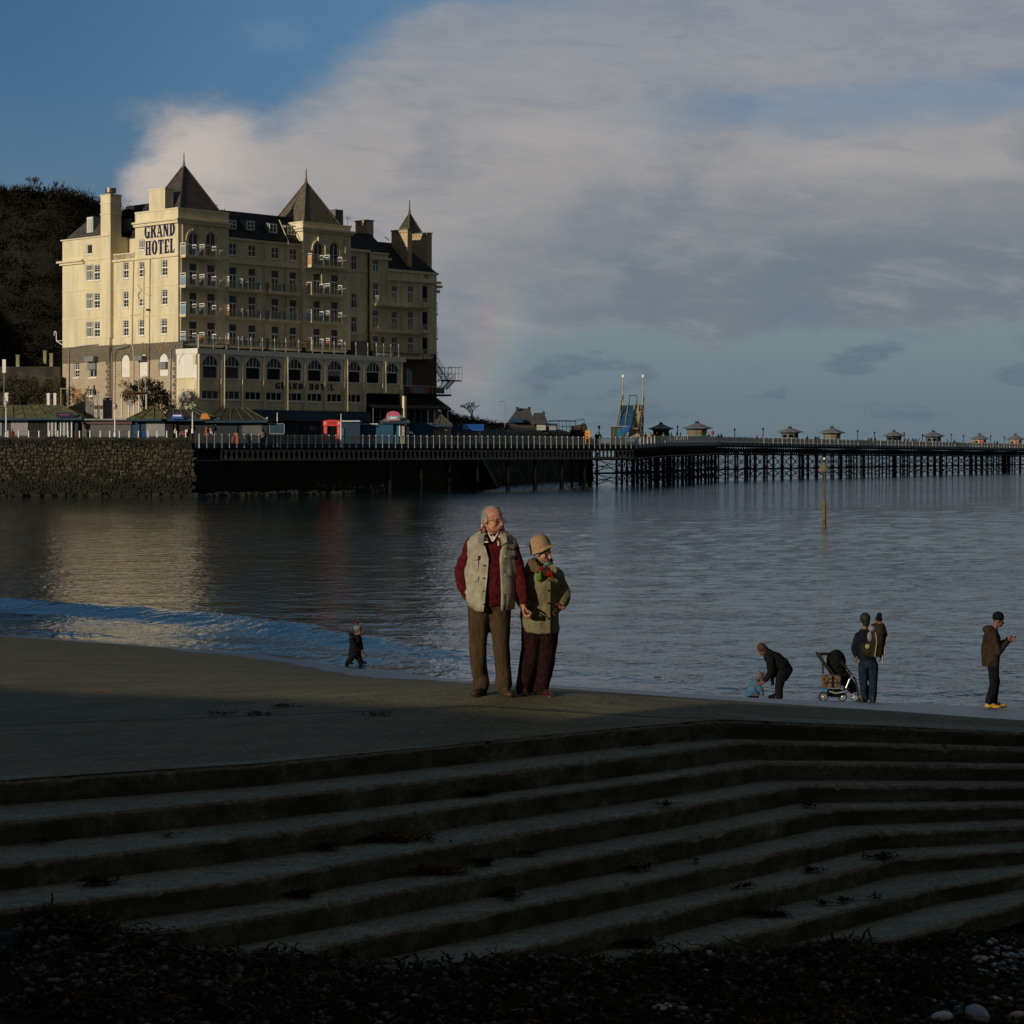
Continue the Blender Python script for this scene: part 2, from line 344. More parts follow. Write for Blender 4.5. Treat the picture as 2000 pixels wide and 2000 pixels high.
# ------------------------------------------------------------------ slipway, steps, beach
CPX = [-500, 0, 250, 500, 725, 950, 1200, 1404, 1700, 2000, 2500]
def interp(tab, x):
    if x <= tab[0][0]: return tab[0][1]
    for (a, A), (b, B) in zip(tab, tab[1:]):
        if x <= b: return A + (B - A) * (x - a) / (b - a)
    return tab[-1][1]
def conc(name, col, col2, wet_or_shade_col, gloss=.62):
    m = bpy.data.materials.new(name); m.use_nodes = True; m.node_tree.nodes.clear(); t = NT(m.node_tree)
    o = t.new('ShaderNodeOutputMaterial'); b = t.new('ShaderNodeBsdfPrincipled'); t.l.new(b.outputs[0], o.inputs[0])
    tc = t.new('ShaderNodeTexCoord'); P = tc.outputs['Object']; sp = t.new('ShaderNodeSeparateXYZ'); t.l.new(P, sp.inputs[0])
    n = t.noise(P, 1.1, 8, .65); fine = t.noise(P, 26, 6, .75); big = t.noise(P, .35, 4)
    brush = t.noise(t.comb(t.math('MULTIPLY', t.math('ADD', sp.outputs[0], t.math('MULTIPLY', sp.outputs[1], -.25)), .5), t.math('MULTIPLY', sp.outputs[1], 3.0), t.math('MULTIPLY', sp.outputs[2], 2.5)), 1.6, 6, .6)
    c = t.mix(t.sm(n, .3, .72), col, col2)
    c = t.mix(t.math('MULTIPLY', t.sm(fine, .45, .8), .55), c, tuple(min(1, x * 1.9) for x in col2))
    c = t.mix(t.math('MULTIPLY', t.sm(fine, .5, .25), .6), c, tuple(x * .35 for x in col))
    c = t.mix(t.math('MULTIPLY', t.sm(brush, .5, .75), .4), c, tuple(x * 1.7 for x in col2))
    grit = t.noise(P, 13, 7, .8); c = t.mix(t.math('MULTIPLY', t.sm(grit, .52, .70), .55), c, tuple(min(1, x * 2.3) for x in col2)); c = t.mix(t.math('MULTIPLY', t.sm(grit, .48, .32), .65), c, tuple(x * .3 for x in col))
    if gloss:
        st = t.noise(t.comb(t.math('MULTIPLY', sp.outputs[0], .12), t.math('ADD', sp.outputs[1], t.math('MULTIPLY', sp.outputs[0], .28)), 0.0), 3.4, 5, .7)
        c = t.mix(t.math('MULTIPLY', t.sm(st, .56, .70), .55), c, (.26, .225, .125)); c = t.mix(t.math('MULTIPLY', t.sm(st, .42, .30), .6), c, (.045, .040, .028))
        c = t.mix(t.math('MULTIPLY', t.sm(t.noise(P, 4.5, 5, .7), .60, .72), .6), c, (.04, .036, .026))
        jl = t.math('FRACT', t.math('MULTIPLY', t.math('ADD', t.math('ADD', sp.outputs[1], t.math('MULTIPLY', sp.outputs[0], .22)), t.math('MULTIPLY', n, .35)), .155)); c = t.mix(t.math('MULTIPLY', t.math('LESS_THAN', jl, .016), .7), c, (.02, .018, .014))
    at = t.new('ShaderNodeAttribute'); at.attribute_name = 'wet'  # slipway: sea-wet concrete; steps: shade painted onto the risers
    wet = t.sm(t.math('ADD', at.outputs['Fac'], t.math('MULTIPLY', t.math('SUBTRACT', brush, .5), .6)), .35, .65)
    c = t.mix(wet, c, wet_or_shade_col)
    t.put(b.inputs['Base Color'], c)
    t.put(b.inputs['Roughness'], t.math('SUBTRACT', .85, t.math('MULTIPLY', wet, gloss)))
    t.put(b.inputs['Specular IOR Level'], t.math('MULTIPLY_ADD', wet, .5 if gloss else 0.0, .25))
    bn = t.new('ShaderNodeBump'); bn.inputs['Distance'].default_value = .02
    t.put(bn.inputs['Strength'], t.math('SUBTRACT', .8, t.math('MULTIPLY', wet, .5)))
    t.put(bn.inputs['Height'], t.math('ADD', t.math('MULTIPLY', fine, .6), brush)); t.l.new(bn.outputs[0], b.inputs['Normal'])
    MATS[name] = m; return m
CONC = conc('weathered_concrete', (.088, .076, .040), (.150, .130, .070), (.030, .036, .040), .50)
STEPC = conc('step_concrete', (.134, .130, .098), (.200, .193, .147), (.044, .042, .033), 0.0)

# nosing of each step: photo column -> photo row, and depth of the nosing below the eye
EDGE_Y = [
 [(0, 1526), (500, 1492), (950, 1448), (1250, 1418), (1404, 1406), (1700, 1417), (2000, 1430)],
 [(0, 1604), (500, 1558), (950, 1510), (1250, 1474), (1455, 1447), (1700, 1453), (2000, 1461.5)],
 [(0, 1689), (500, 1631), (950, 1565), (1250, 1525), (1505, 1487), (1750, 1492), (2000, 1496)],
 [(0, 1777), (500, 1715), (950, 1637), (1250, 1588), (1562, 1533), (1780, 1533.5), (2000, 1534)],
 [(0, 1862), (500, 1790), (950, 1707), (1250, 1653), (1629, 1578), (1800, 1575), (2000, 1570)],
 [(0, 1956), (500, 1872), (950, 1782), (1250, 1722), (1696, 1625), (1850, 1620), (2000, 1613)],
 [(0, 2050), (500, 1966), (950, 1868), (1250, 1794), (1761, 1674), (1880, 1666), (2000, 1657)],
 [(0, 2150), (500, 2065), (950, 1958), (1250, 1876), (1833, 1731), (1920, 1719), (2000, 1704)],
 [(0, 2260), (500, 2180), (950, 2060), (1250, 1968), (1916, 1785), (1960, 1775), (2000, 1762)],
]
EL0 = [(0, 2.31), (1404, 2.33), (2000, 2.5), (2400, 2.56)]
ELR = [(0, .165), (1404, .16), (2000, .125), (2400, .115)]
def edge_e(i, px): return interp(EL0, px) + i * interp(ELR, px)
def edge_pt(i, px):
    tab = EDGE_Y[i]
    if px < 0: y = tab[0][1] + (px / 500.0) * (tab[1][1] - tab[0][1])
    elif px > 2000: y = tab[-1][1] + (px - 2000) * (tab[-1][1] - tab[-2][1]) / (tab[-1][0] - tab[-2][0])
    else: y = interp(tab, px)
    e = edge_e(i, px); D = e * F / (y - HOR); return Vector(((px - 1000) * D / F, D, EYE - e))
SPX = [-400 + 7 * k for k in range(int(2900 / 7) + 1)]
edges = []
for i in range(9):
    L = [edge_pt(i, p) for p in SPX]
    if edges:                                            # keep every tread at least 18 cm deep
        for k, p in enumerate(L):
            q = edges[-1][k]; lim = q.y - .16
            if p.y > lim: L[k] = Vector((p.x * lim / p.y, lim, p.z))
    edges.append(L)
edges[0] = edges[0]
def chip(p, i): return max(0, noise.noise(Vector((p.x * 2.3, i * 5.1, 2))) - .30) * .06 + max(0, noise.noise(Vector((p.x * 9, i * 3.1, 7))) - .12) * .05
JOINTS = {2: (548, 1600), 4: (645,), 5: (1225, 1720), 1: (1100, 1850), 6: (1300,), 3: (1010, 1640), 0: (948, 1500), 7: (1440,)}
for i in range(9):
    mb = MB(); L = edges[i]; n = len(L)
    back = None if i == 0 else edges[i - 1]
    bot = [edge_e(i + 1, p) for p in SPX]
    rows = []
    for k, p in enumerate(L):
        c = chip(p, i) + (.05 if any(abs(SPX[k] - j_) < 4 for j_ in JOINTS.get(i, ())) else 0); w = .005 * nrm_noise(p.x, i, 9)
        r = []
        if back is not None:
            bq = back[k]; r.append((bq.x, bq.y + .03, p.z - .004)); r.append((bq.x * .5 + p.x * .5, bq.y * .5 + p.y * .5, p.z + .004 * nrm_noise(p.x, p.y, 3)))
        else: r.append((p.x * 1.02, p.y * 1.02, p.z - .01)); r.append((p.x * 1.01, p.y * 1.01, p.z - .002))
        r.append((p.x, p.y + .035 + c, p.z - .0)); r.append((p.x, p.y + .012 + c * .7, p.z - .006 - c * .3)); r.append((p.x, p.y + w, p.z - .028 - c * .6))
        r.append((p.x, p.y + w * .5 + .004, (p.z * .5 + (EYE - bot[k]) * .5))); r.append((p.x, p.y, EYE - bot[k] - .02))
        rows.append(r)
    m_ = len(rows[0])
    for r in rows: mb.v += r
    for k in range(n - 1):
        for j in range(m_ - 1): mb.f.append((k * m_ + j, k * m_ + j + 1, (k + 1) * m_ + j + 1, (k + 1) * m_ + j))
    if i == 0: steps_root = bpy.data.objects.new('sea_steps', None); COL.objects.link(steps_root); steps_root['kind'] = 'structure'
    so_ = mb.build('step', STEPC, steps_root); at_ = so_.data.attributes.new('wet', 'FLOAT', 'POINT'); at_.data.foreach_set('value', [(.0, .0, .0, .15, .50, .56, .56)[q % 7] * 1.0 for q in range(len(mb.v))])  # riser rows coloured darker to stand in for their shade
# slipway sheet
mb = MB(); wets = []
CREST = [(-500, 25, 2.85), (0, 24, 2.76), (500, 22, 2.47), (950, 20.6, 2.245), (1404, 20.3, 2.36), (2000, 20.4, 2.57), (2600, 20.5, 2.68)]
def crest(px): return interp([(a, b) for a, b, c in CREST], px), interp([(a, c) for a, b, c in CREST], px)
cols = [-400 + 20 * k for k in range(146)]
rowsn = 0
for px in cols:
    e0 = edge_pt(0, px); c_D, c_e = crest(px); w_D = shore_D(px)
    line = [(e0.y + .012, EYE - e0.z + .0)]
    for f in (.2, .4, .6, .8, 1.0): line.append((e0.y + (c_D - e0.y) * f, (EYE - e0.z) + (c_e - (EYE - e0.z)) * f))
    for f in (.03, .07, .12, .2, .3, .4, .5, .6, .7, .8, .9, 1.0, 1.1, 1.3): line.append((c_D + (w_D - c_D) * f, c_e + (EYE - c_e) * (f if f > .2 else f * .9)))
    rowsn = len(line)
    for j, (D, e) in enumerate(line):
        f = 0 if j < 6 else (D - c_D) / (w_D - c_D)
        x = (px - 1000) * D / F
        mb.v.append((x, D, EYE - e + .008 * nrm_noise(x, D, .8)))
        thr = interp([(0, .97), (300, .93), (550, .75), (700, .45), (900, .12), (1000, .09), (1500, .07), (2500, .05)], px)
        wets.append(max(0, min(1, (f - thr) / .06 + .5)) if f > 0 else 0)
for k in range(len(cols) - 1):
    for j in range(rowsn - 1): mb.f.append((k * rowsn + j, (k + 1) * rowsn + j, (k + 1) * rowsn + j + 1, k * rowsn + j + 1))
sl = mb.build('slipway', CONC, kind='structure', smooth=True)
a = sl.data.attributes.new('wet', 'FLOAT', 'POINT'); a.data.foreach_set('value', wets)
# foam at the water's edge on the left
FOAM = mat('sea_foam', (.22, .25, .28), .6, .3, 5)
mb = MB()
for off, thr in ((0, -.35), (.5, .05)):
    prev = False
    for k in range(520):
        px = -150 + k * 1.5; D = shore_D(px) - .10 + off + .30 * noise.noise(Vector((k * .02, off * 7, 0))) + .12 * noise.noise(Vector((k * .12, 4 + off, 0))); x = (px - 1000) * D / F
        w = max(0, .05 + .09 * noise.noise(Vector((k * .09, 9, off))) - max(0, px - 380) * .0006)
        on = w > 0 and noise.noise(Vector((k * .05, 2, 5 + off))) > thr; i = len(mb.v)
        mb.v += [(x, D - w, .028 + off * .03), (x, D + w, .028 + off * .03)]
        if prev and on: mb.f.append((i - 2, i, i + 1, i - 1))
        prev = on
mb.build('sea_foam', FOAM, kind='stuff')
# ================================================================== GRAND HOTEL (local frame: x along the sea front, y away-left, z up)
HC = Vector((-42.7, 275.0)); HA = R(47.0); hc, hs = math.cos(HA), math.sin(HA); HB = 6.2
hotel = thing('grand_hotel', 'large cream seafront hotel with slate spires and GRAND HOTEL lettering', 'hotel', (HC.x, HC.y, HB), HA)
def SR(px, t=0.0):
    k = (px - 1000) / F; return (HC.x - t * hs - k * (HC.y + t * hc)) / (k * hs - hc)
def TL(px, s=0.0):
    k = (px - 1000) / F; return (HC.x + s * hc - k * (HC.y + s * hs)) / (k * hc + hs)
def HD(s, t): return HC.y + s * hs + t * hc
def ZZ(py, s, t): return EYE + (HOR - py) * HD(s, t) / F - HB
def ZR(px, py, t=0.0): return ZZ(py, SR(px, t), t)
def ZL(px, py, s=0.0): return ZZ(py, s, TL(px, s))
def ZC(py): return ZZ(py, 0, 0)

def wallmesh(mb, horiz, plane, a0, a1, z0, z1, holes, depth=.3):
    """wall with real openings. horiz 'x': runs along local x at y=plane (outward -y); 'y': runs along local y at x=plane (outward -x)"""
    aa = sorted({a0, a1, *[h[0] for h in holes], *[h[1] for h in holes]}); zz = sorted({z0, z1, *[h[2] for h in holes], *[h[3] for h in holes]})
    aa = [a for a in aa if a0 <= a <= a1]; zz = [z for z in zz if z0 <= z <= z1]
    def P(a, d, z): return (a, plane + d, z) if horiz == 'x' else (plane + d, a, z)
    for i in range(len(aa) - 1):
        for j in range(len(zz) - 1):
            ca = (aa[i] + aa[i + 1]) / 2; cz = (zz[j] + zz[j + 1]) / 2
            if any(h[0] < ca < h[1] and h[2] < cz < h[3] for h in holes): continue
            mb.q(P(aa[i], 0, zz[j]), P(aa[i + 1], 0, zz[j]), P(aa[i + 1], 0, zz[j + 1]), P(aa[i], 0, zz[j + 1]))
    for h in holes:
        l, r, b, t_ = h[:4]
        mb.q(P(l, 0, b), P(r, 0, b), P(r, depth, b), P(l, depth, b)); mb.q(P(l, 0, t_), P(r, 0, t_), P(r, depth, t_), P(l, depth, t_))
        mb.q(P(l, 0, b), P(l, depth, b), P(l, depth, t_), P(l, 0, t_)); mb.q(P(r, 0, b), P(r, depth, b), P(r, depth, t_), P(r, 0, t_))
        if len(h) > 4 and h[4] == 'arch':                # spandrels
            cx = (l + r) / 2; rad = (r - l) / 2; zc = t_ - rad; N = 8
            for sgn in (-1, 1):
                for k in range(N):
                    u0, u1 = k / N * math.pi / 2, (k + 1) / N * math.pi / 2
                    p0 = (cx + sgn * rad * math.cos(u0), zc + rad * math.sin(u0)); p1 = (cx + sgn * rad * math.cos(u1), zc + rad * math.sin(u1))
                    mb.q(P(cx + sgn * rad, 0, p0[1]), P(p0[0], 0, p0[1]), P(p1[0], 0, p1[1]), P(cx + sgn * rad, 0, p1[1]))
                    mb.q(P(p0[0], 0, p0[1]), P(p1[0], 0, p1[1]), P(p1[0], depth, p1[1]), P(p0[0], depth, p0[1]))
def PB(mb, horiz, plane, a0, a1, d0, d1, z0, z1):
    """box on a facade: d is distance outward"""
    if horiz == 'x': mb.box(a0, a1, plane - d1, plane - d0, z0, z1)
    else: mb.box(plane - d1, plane - d0, a0, a1, z0, z1)
def PBd(mb, horiz, plane, a0, a1, d0, d1, z0, z1, deep=False): PB(mb, horiz, plane, a0, a1, d0, d1, z0, z1)
def window(horiz, plane, l, r, b, t, style='sash', glass=None, sill=True, arch=False, par=None):
    f = MB(); fw = .09; d0, d1 = -.22, -.12
    PB(f, horiz, plane, l, l + fw, d0, d1, b, t); PB(f, horiz, plane, r - fw, r, d0, d1, b, t)
    PB(f, horiz, plane, l + fw, r - fw, d0, d1, b, b + fw); 
    if not arch: PB(f, horiz, plane, l + fw, r - fw, d0, d1, t - fw, t)
    h = t - b; w = r - l; m = (l + r) / 2
    def bar(a0, a1, z0, z1, e=0): PB(f, horiz, plane, a0, a1, d0 + .02 + e, d1 - .02 + e, z0, z1)
    if style == 'sash':
        bar(l + fw, r - fw, b + h * .47, b + h * .55, .03)
        bar(m - .03, m + .03, b + fw, t - fw)
        for q in (.24, .70, .85): bar(l + fw, r - fw, b + h * q - .02, b + h * q + .02, .01)
        for q in (.33, .67): pass
    elif style == 'cross':
        bar(m - .05, m + .05, b + fw, t - fw); bar(l + fw, r - fw, b + h * .5 - .04, b + h * .5 + .04, .02)
    elif style == 'door':
        bar(m - .07, m + .07, b + fw, b + h * .62, .02); bar(l + fw, r - fw, b + h * .60, b + h * .66, .03); bar(l + fw, l + fw + .09, b + fw, b + h * .62, .01); bar(r - fw - .09, r - fw, b + fw, b + h * .62, .01)
    elif style == 'tall':
        for q in (.33, .67): bar(l + w * q - .04, l + w * q + .04, b + fw, t - fw)
        bar(l + fw, r - fw, b + h * .6, b + h * .65, .02)
    elif style == 'three':
        for q in (.333, .667): bar(l + w * q - .05, l + w * q + .05, b + fw, t - fw)
    elif style == 'plain': pass
    if sill: PB(f, horiz, plane, l - .12, r + .12, 0, .14, b - .16, b - .03)
    w_ = f.build('window', WHITE, par or hotel)
    g = MB(); PB(g, horiz, plane, l + .02, r - .02, -.27, -.235, b + .02, t - .02)
    g.build('pane', glass or GLASS, w_)
    return w_
def core(x0, x1, y0, y1, z0, z1, m=DARK, name='inner_floors'):
    return MB().box(x0, x1, y0, y1, z0, z1).build(name, m, hotel)

# ---- storey lines (metres above the promenade)
zTop, zCor, zCorB = ZC(405), ZC(423), ZC(435)
zB = [ZC(501), ZC(560), ZC(617), ZC(674)]      # balcony floor undersides, top to bottom
zStone = ZC(667); zGal = ZZ(680, 0, -4.1)
s1 = SR(447); s2 = SR(592, 0); s3 = SR(685); s4 = SR(718, 1.2); s5 = SR(758, .4); s6 = SR(853, .4)
t1 = TL(220); t1b = TL(264); t2 = TL(122, -.5)
MAIN_Y = .7
# ---------------- tower block (corner)
W1 = MB(); DOORW = 1.35
allwin = []
def facade_x(s0, s1_, y, z0, z1, doors, par_name='wall', m=CREAM):
    mb = MB(); holes = [d[:4] + ((d[5],) if len(d) > 5 and d[5] == 'arch' else ()) for d in doors]
    wallmesh(mb, 'x', y, s0, s1_, z0, z1, holes)
    for d in doors:
        window('x', y, d[0], d[1], d[2], d[3], d[4], glass=(d[6] if len(d) > 6 else None), sill=d[4] != 'door', arch=len(d) > 5 and d[5] == 'arch')
    return mb
def dcol(px, y, w=DOORW):
    c = SR(px, y); return c - w / 2, c + w / 2
rows_t1 = [(zB[i] + .25, zB[i] + .25 + 2.95) for i in (1, 2, 3)]
tower_doors = []
for px in (378, 413):
    l, r = dcol(px, 0)
    for b, t in rows_t1: tower_doors.append((l, r, b, t, 'door'))
for px in (378, 412):
    c = SR(px, 0); top = ZR(px, 455); tower_doors.append((c - .8, c + .8, zB[0] + .25, top, 'cross', 'arch'))
wt1 = facade_x(0, s1, 0, zStone, zTop, tower_doors)
wallmesh(wt1, 'y', s1, 0, 9, zStone, zTop, [])
# left face of the corner block (x = 0)
def lw(px0, px1, py0, py1, s=0.0, style='sash', glass=None):
    a = TL(px1, s); b = TL(px0, s); return (a, b, ZZ(py1, s, (a + b) / 2), ZZ(py0, s, (a + b) / 2), style, None, glass)
Lwin = [lw(240, 251, 512, 543), lw(240, 251, 569, 600), lw(240, 251, 625, 656),
        lw(271, 282, 511, 541), lw(271, 282, 583, 598, style='cross'), lw(270.5, 281.5, 624, 655),
        lw(315, 327, 507, 538), lw(315, 327, 565, 595), lw(314, 326, 622, 652), lw(272, 283, 468, 488, style='three', glass=GLASSB)]
LOWP = ZL(250, 496)             # low parapet between the two blocks
mb = MB(); h_lo = [w[:4] for w in Lwin if w[3] <= LOWP]; 
wallmesh(mb, 'y', 0, 0, t1, zStone, LOWP, h_lo)
wallmesh(mb, 'y', 0, 0, t1b, LOWP, zTop, [Lwin[-1][:4]])
for w in Lwin: window('y', 0, w[0], w[1], w[2], w[3], w[4], glass=w[6])
mb.v, mb.f = mb.v, mb.f
n0 = len(mb.v); mb.v += wt1.v; mb.f += [tuple(k + n0 for k in f) for f in wt1.f]
wallmesh(mb, 'x', t1b, 0, s1, LOWP, zTop, []); wallmesh(mb, 'y', .35, t1, t1b, LOWP - .8, LOWP, [])
mb.box(0, .35, t1b + .002, t1, LOWP - 1, LOWP)
mb.build('wall', CREAM, hotel)
core(.4, s1 - .1, .4, t1b - .4, zStone, zTop - .5); core(.4, s1 - .1, t1b - .3, t1 - .1, zStone, LOWP - .9)
MB().box(.05, s1 - .05, .05, t1b - .05, zTop - .45, zTop - .4).build('roof_deck', SLATE, hotel)
MB().box(.4, s1, t1b, t1, LOWP - .95, LOWP - .88).build('roof_deck', SLATE, hotel)
# trims on the corner block
def band(z, h, d, x0, x1, y, left=None, name='cornice', m=CREAMT):
    b = MB(); b.box(x0 - (d if left is not None else 0), x1, y - d, y - .002, z, z + h)
    if left is not None: b.box(-d, -.002, 0, left, z, z + h)
    return b.build(name, m, hotel)
band(zCorB, .35, .35, 0, s1, 0, t1b); band(zCorB + .35, .25, .6, 0, s1, 0, t1b); band(zTop - .18, .2, .1, 0, s1, 0, t1b, 'coping')
band(ZC(500), .28, .22, 0, s1, 0, t1, 'string_course')
for y in (556, 613): band(ZC(y), .13, .06, 0, s1, 0, t1, 'string_course')
band(ZC(477), .1, .05, 0, s1, 0, t1b, 'string_course')
MB().box(-.08, .4, t1b + .01, t1 + .0, LOWP, LOWP + .14).build('coping', CREAMT, hotel)
# cream stack on the corner block and its box
cs0, cs1 = TL(322), TL(291)
MB().box(.02, SR(328) - SR(322) + .9, cs0, cs1, zTop - .1, ZL(305, 371)).build('chimney', CREAM, hotel)
MB().box(-.05, 1.0 + SR(328) - SR(322), cs0 - .08, cs1 + .08, ZL(305, 371), ZL(305, 371) + .18).build('coping', CREAMT, hotel)
# spires
def spire(px_apex, py_apex, py_tip, x0, x1, y0, y1, z0, m, name='spire'):
    cx, cy = (x0 + x1) / 2, (y0 + y1) / 2; za = ZZ(py_apex, cx, cy)
    r = MB().pyr([(x0, y0, z0), (x1, y0, z0), (x1, y1, z0), (x0, y1, z0)], (cx, cy, za)).build(name, m, hotel)
    zt = ZZ(py_tip, cx, cy)
    MB().tube((cx, cy, za - .6), (cx, cy, za + .5), .28, .12, 6).tube((cx, cy, za + .4), (cx, cy, zt), .10, .06, 6).build('finial', LEAD if m is SLATEW else YELD, r)
    h = MB()
    for q in ((x0, y0), (x1, y0), (x0, y1)): h.tube((q[0], q[1], z0 + .1), (cx, cy, za), .1, .1, 4)
    h.build('hip_ridge', m, r)
spire(357.5, 322, 299, 1.2, 1.2 + 6.9, 1.15, 1.15 + 7.1, zTop - .2, SLATEW)
# arch hood moulds and keystones
def hood(cx, zc, rad, y, m=CREAMT):
    b = MB(); N = 10
    for k in range(N):
        a0, a1 = math.pi * k / N, math.pi * (k + 1) / N
        for r0, r1, d in ((rad + .18, rad + .42, .14),):
            P = lambda r, a, dd: (cx + r * math.cos(a), y - dd, zc + r * math.sin(a))
            b.q(P(r0, a0, d), P(r0, a1, d), P(r1, a1, d), P(r1, a0, d)); b.q(P(r1, a0, d), P(r1, a1, d), P(r1, a1, 0), P(r1, a0, 0)); b.q(P(r0, a0, 0), P(r0, a1, 0), P(r0, a1, d), P(r0, a0, d))
    b.box(cx - rad - .45, cx - rad - .12, y - .14, y, zc - .25, zc); b.box(cx + rad + .12, cx + rad + .45, y - .14, y, zc - .25, zc)
    b.build('hood_mould', m, hotel)
    k_ = MB(); k_.box(cx - .16, cx - .04, y - .22, y, zc + rad + .3, zc + rad + 1.35).box(cx + .04, cx + .16, y - .22, y, zc + rad + .3, zc + rad + 1.35).build('keystone', m, hotel)
for d in tower_doors[-2:]: hood((d[0] + d[1]) / 2, d[3] - .8, .8, 0)

# ---------------- balconies with screens
random.seed(11)
def balcony(s0, s1_, y, z, depth=1.25, big=(.0, .48), small=(.27, .78), rail_m=RAILP, screens=True, par=None, light=WHITE):
    b = MB().box(s0, s1_, y - depth, y - .003, z, z + .2)
    b.box(s0 + .1, s1_ - .1, y - depth + .15, y - .003, z - .14, z - .002)
    bo = b.build('balcony', CREAM, hotel)
    r = MB(); zr = z + .2; H = 1.05; yf = y - depth + .05
    r.box(s0, s1_, yf - .03, yf + .03, zr + H - .05, zr + H); r.box(s0, s1_, yf - .02, yf + .02, zr + .08, zr + .12)
    n = int((s1_ - s0) / .22)
    for k in range(n + 1):
        x = s0 + (s1_ - s0) * k / n; r.box(x - .018, x + .018, yf - .018, yf + .018, zr, zr + H - .05)
    for xe in (s0, s1_):
        r.box(xe - .03, xe + .03, yf, y - .1, zr + H - .05, zr + H)
        for k in range(5): r.box(xe - .018, xe + .018, yf + .22 * k, yf + .22 * k + .036, zr, zr + H - .05)
    r.build('balcony_railing', rail_m, bo)
    if not screens: return bo
    L = s1_ - s0
    for f, sz in [(big[0], 1), (small[0], 0), (big[1], 1), (small[1], 0)]:
        x = s0 + .03 + L * f; hh = 1.55 if sz else 1.4; w = 1.0 if sz else .75; y0 = yf - .04
        c = MB()
        c.box(x - .035, x + .035, y0, y0 + .07, zr - .1, zr + hh).box(x - .03, x + .03, y0 + w, y0 + w + .06, zr, zr + hh).box(x - .03, x + .03, y0, y0 + w, zr + hh - .09, zr + hh + .002).box(x - .03, x + .03, y0, y0 + w, zr + hh - .38, zr + hh - .30)
        so = c.build('windbreak', WHITE, bo)
        MB().box(x - .012, x + .012, y0 + .07, y0 + w, zr + .02, zr + hh - .40).build('canvas', random.choice((ORANGE, BLUEC, MIXC, MIXC) if sz else (MIXC, GREYB, BLUEC)), so)
    return bo
bal_t1 = (SR(362, -1.2), SR(438, -1.2))
for i in range(4): balcony(bal_t1[0], bal_t1[1], 0, zB[i])
mb_cols = [455.5, 493, 538, 573]
mbal = [(SR(447, MAIN_Y - 1.2), SR(518, MAIN_Y - 1.2)), (SR(527, MAIN_Y - 1.2), SR(592, MAIN_Y - 1.2) - .3)]
for a, b_ in mbal:
    for i in (1, 2, 3): balcony(a, b_, MAIN_Y, zB[i] + .05, big=(.0, .52), small=(.37, .86))
bal_t2 = (SR(608, -1.2), SR(678, -1.2))
for i in range(4): balcony(bal_t2[0], bal_t2[1], 0, zB[i] + .08, big=(.0, .5), small=(.33, .85))
# ---------------- main bay
zE = ZR(447, 464, MAIN_Y); zE2 = zE
doors = []
for px in mb_cols:
    l, r = dcol(px, MAIN_Y)
    for b, t in rows_t1: doors.append((l, r, b + .05, t, 'door'))
    doors.append((l, r, ZR(px, 500 - 0, MAIN_Y) if False else zB[0] + .9, zB[0] + 2.4, 'cross'))
mb = facade_x(s1, s2, MAIN_Y, zStone, zE, doors); mb.build('wall', CREAM, hotel)
core(s1, s2, MAIN_Y + .4, 14, zStone, zE)
MB().box(s1, s2, MAIN_Y - .3, MAIN_Y - .002, zB[0] - .2, zB[0] + .15).build('string_course', CREAMT, hotel)
MB().box(s1, s2, MAIN_Y - .35, MAIN_Y - .002, zE - .25, zE).build('gutter', CREAMT, hotel)
zRidge = ZZ(409, s1 + 1, MAIN_Y + 3.6)
r = MB().q((s1 - 3, MAIN_Y - .4, zE), (s2 + 3, MAIN_Y - .4, zE), (s2 + 3, MAIN_Y + 3.4, zRidge), (s1 - 3, MAIN_Y + 3.4, zRidge)).q((s1 - 3, MAIN_Y + 3.4, zRidge), (s2 + 3, MAIN_Y + 3.4, zRidge), (s2 + 3, 14, zRidge), (s1 - 3, 14, zRidge)).q((s1 - 3, MAIN_Y + 3.4, zRidge), (s1 - 3, 14, zRidge), (s1 - 3, 14, zE), (s1 - 3, MAIN_Y - .4, zE)).q((s2 + 3, MAIN_Y - .4, zE), (s2 + 3, 14, zE), (s2 + 3, 14, zRidge), (s2 + 3, MAIN_Y + 3.4, zRidge)).build('mansard_roof', SLATE, hotel)
def dormer(cx, zc, y, par, w=1.3, h=1.15):
    d = MB().box(cx - w / 2 - .15, cx + w / 2 + .15, y, y + 1.8, zc - h / 2 - .1, zc + h / 2 + .12).build('dormer', LEAD, par)
    f = MB(); 
    for a0, a1, z0, z1 in ((-w / 2, -w / 2 + .1, -h / 2, h / 2), (w / 2 - .1, w / 2, -h / 2, h / 2), (-w / 2 + .1, w / 2 - .1, -h / 2, -h / 2 + .1), (-w / 2 + .1, w / 2 - .1, h / 2 - .1, h / 2), (-.05, .05, -h / 2 + .1, h / 2 - .1), (-w / 2 + .1, -.05, .0, .07), (.05, w / 2 - .1, .0, .07)):
        f.box(cx + a0, cx + a1, y - .08, y - .003, zc + z0, zc + z1)
    f.build('window_frame', WHITE, d)
    MB().box(cx - w / 2 + .05, cx + w / 2 - .05, y - .05, y - .03, zc - h / 2 + .05, zc + h / 2 - .05).build('pane', GLASS, d)
for px, py in ((453, 439), (489, 441), (533, 446), (568.5, 450)):
    y = MAIN_Y + .75; dormer(SR(px, y), ZR(px, py, y), y, r)
mb = MB()
for pts in ([(541, 430, 1.6), (558, 470, -.2), (559, 478, -.25)], ):
    mb.path([(SR(a, MAIN_Y + c), MAIN_Y + c - .45, ZR(a, b, MAIN_Y + c)) for a, b, c in pts], .07, 5)
mb.build('overflow_pipe', PIPE, r)
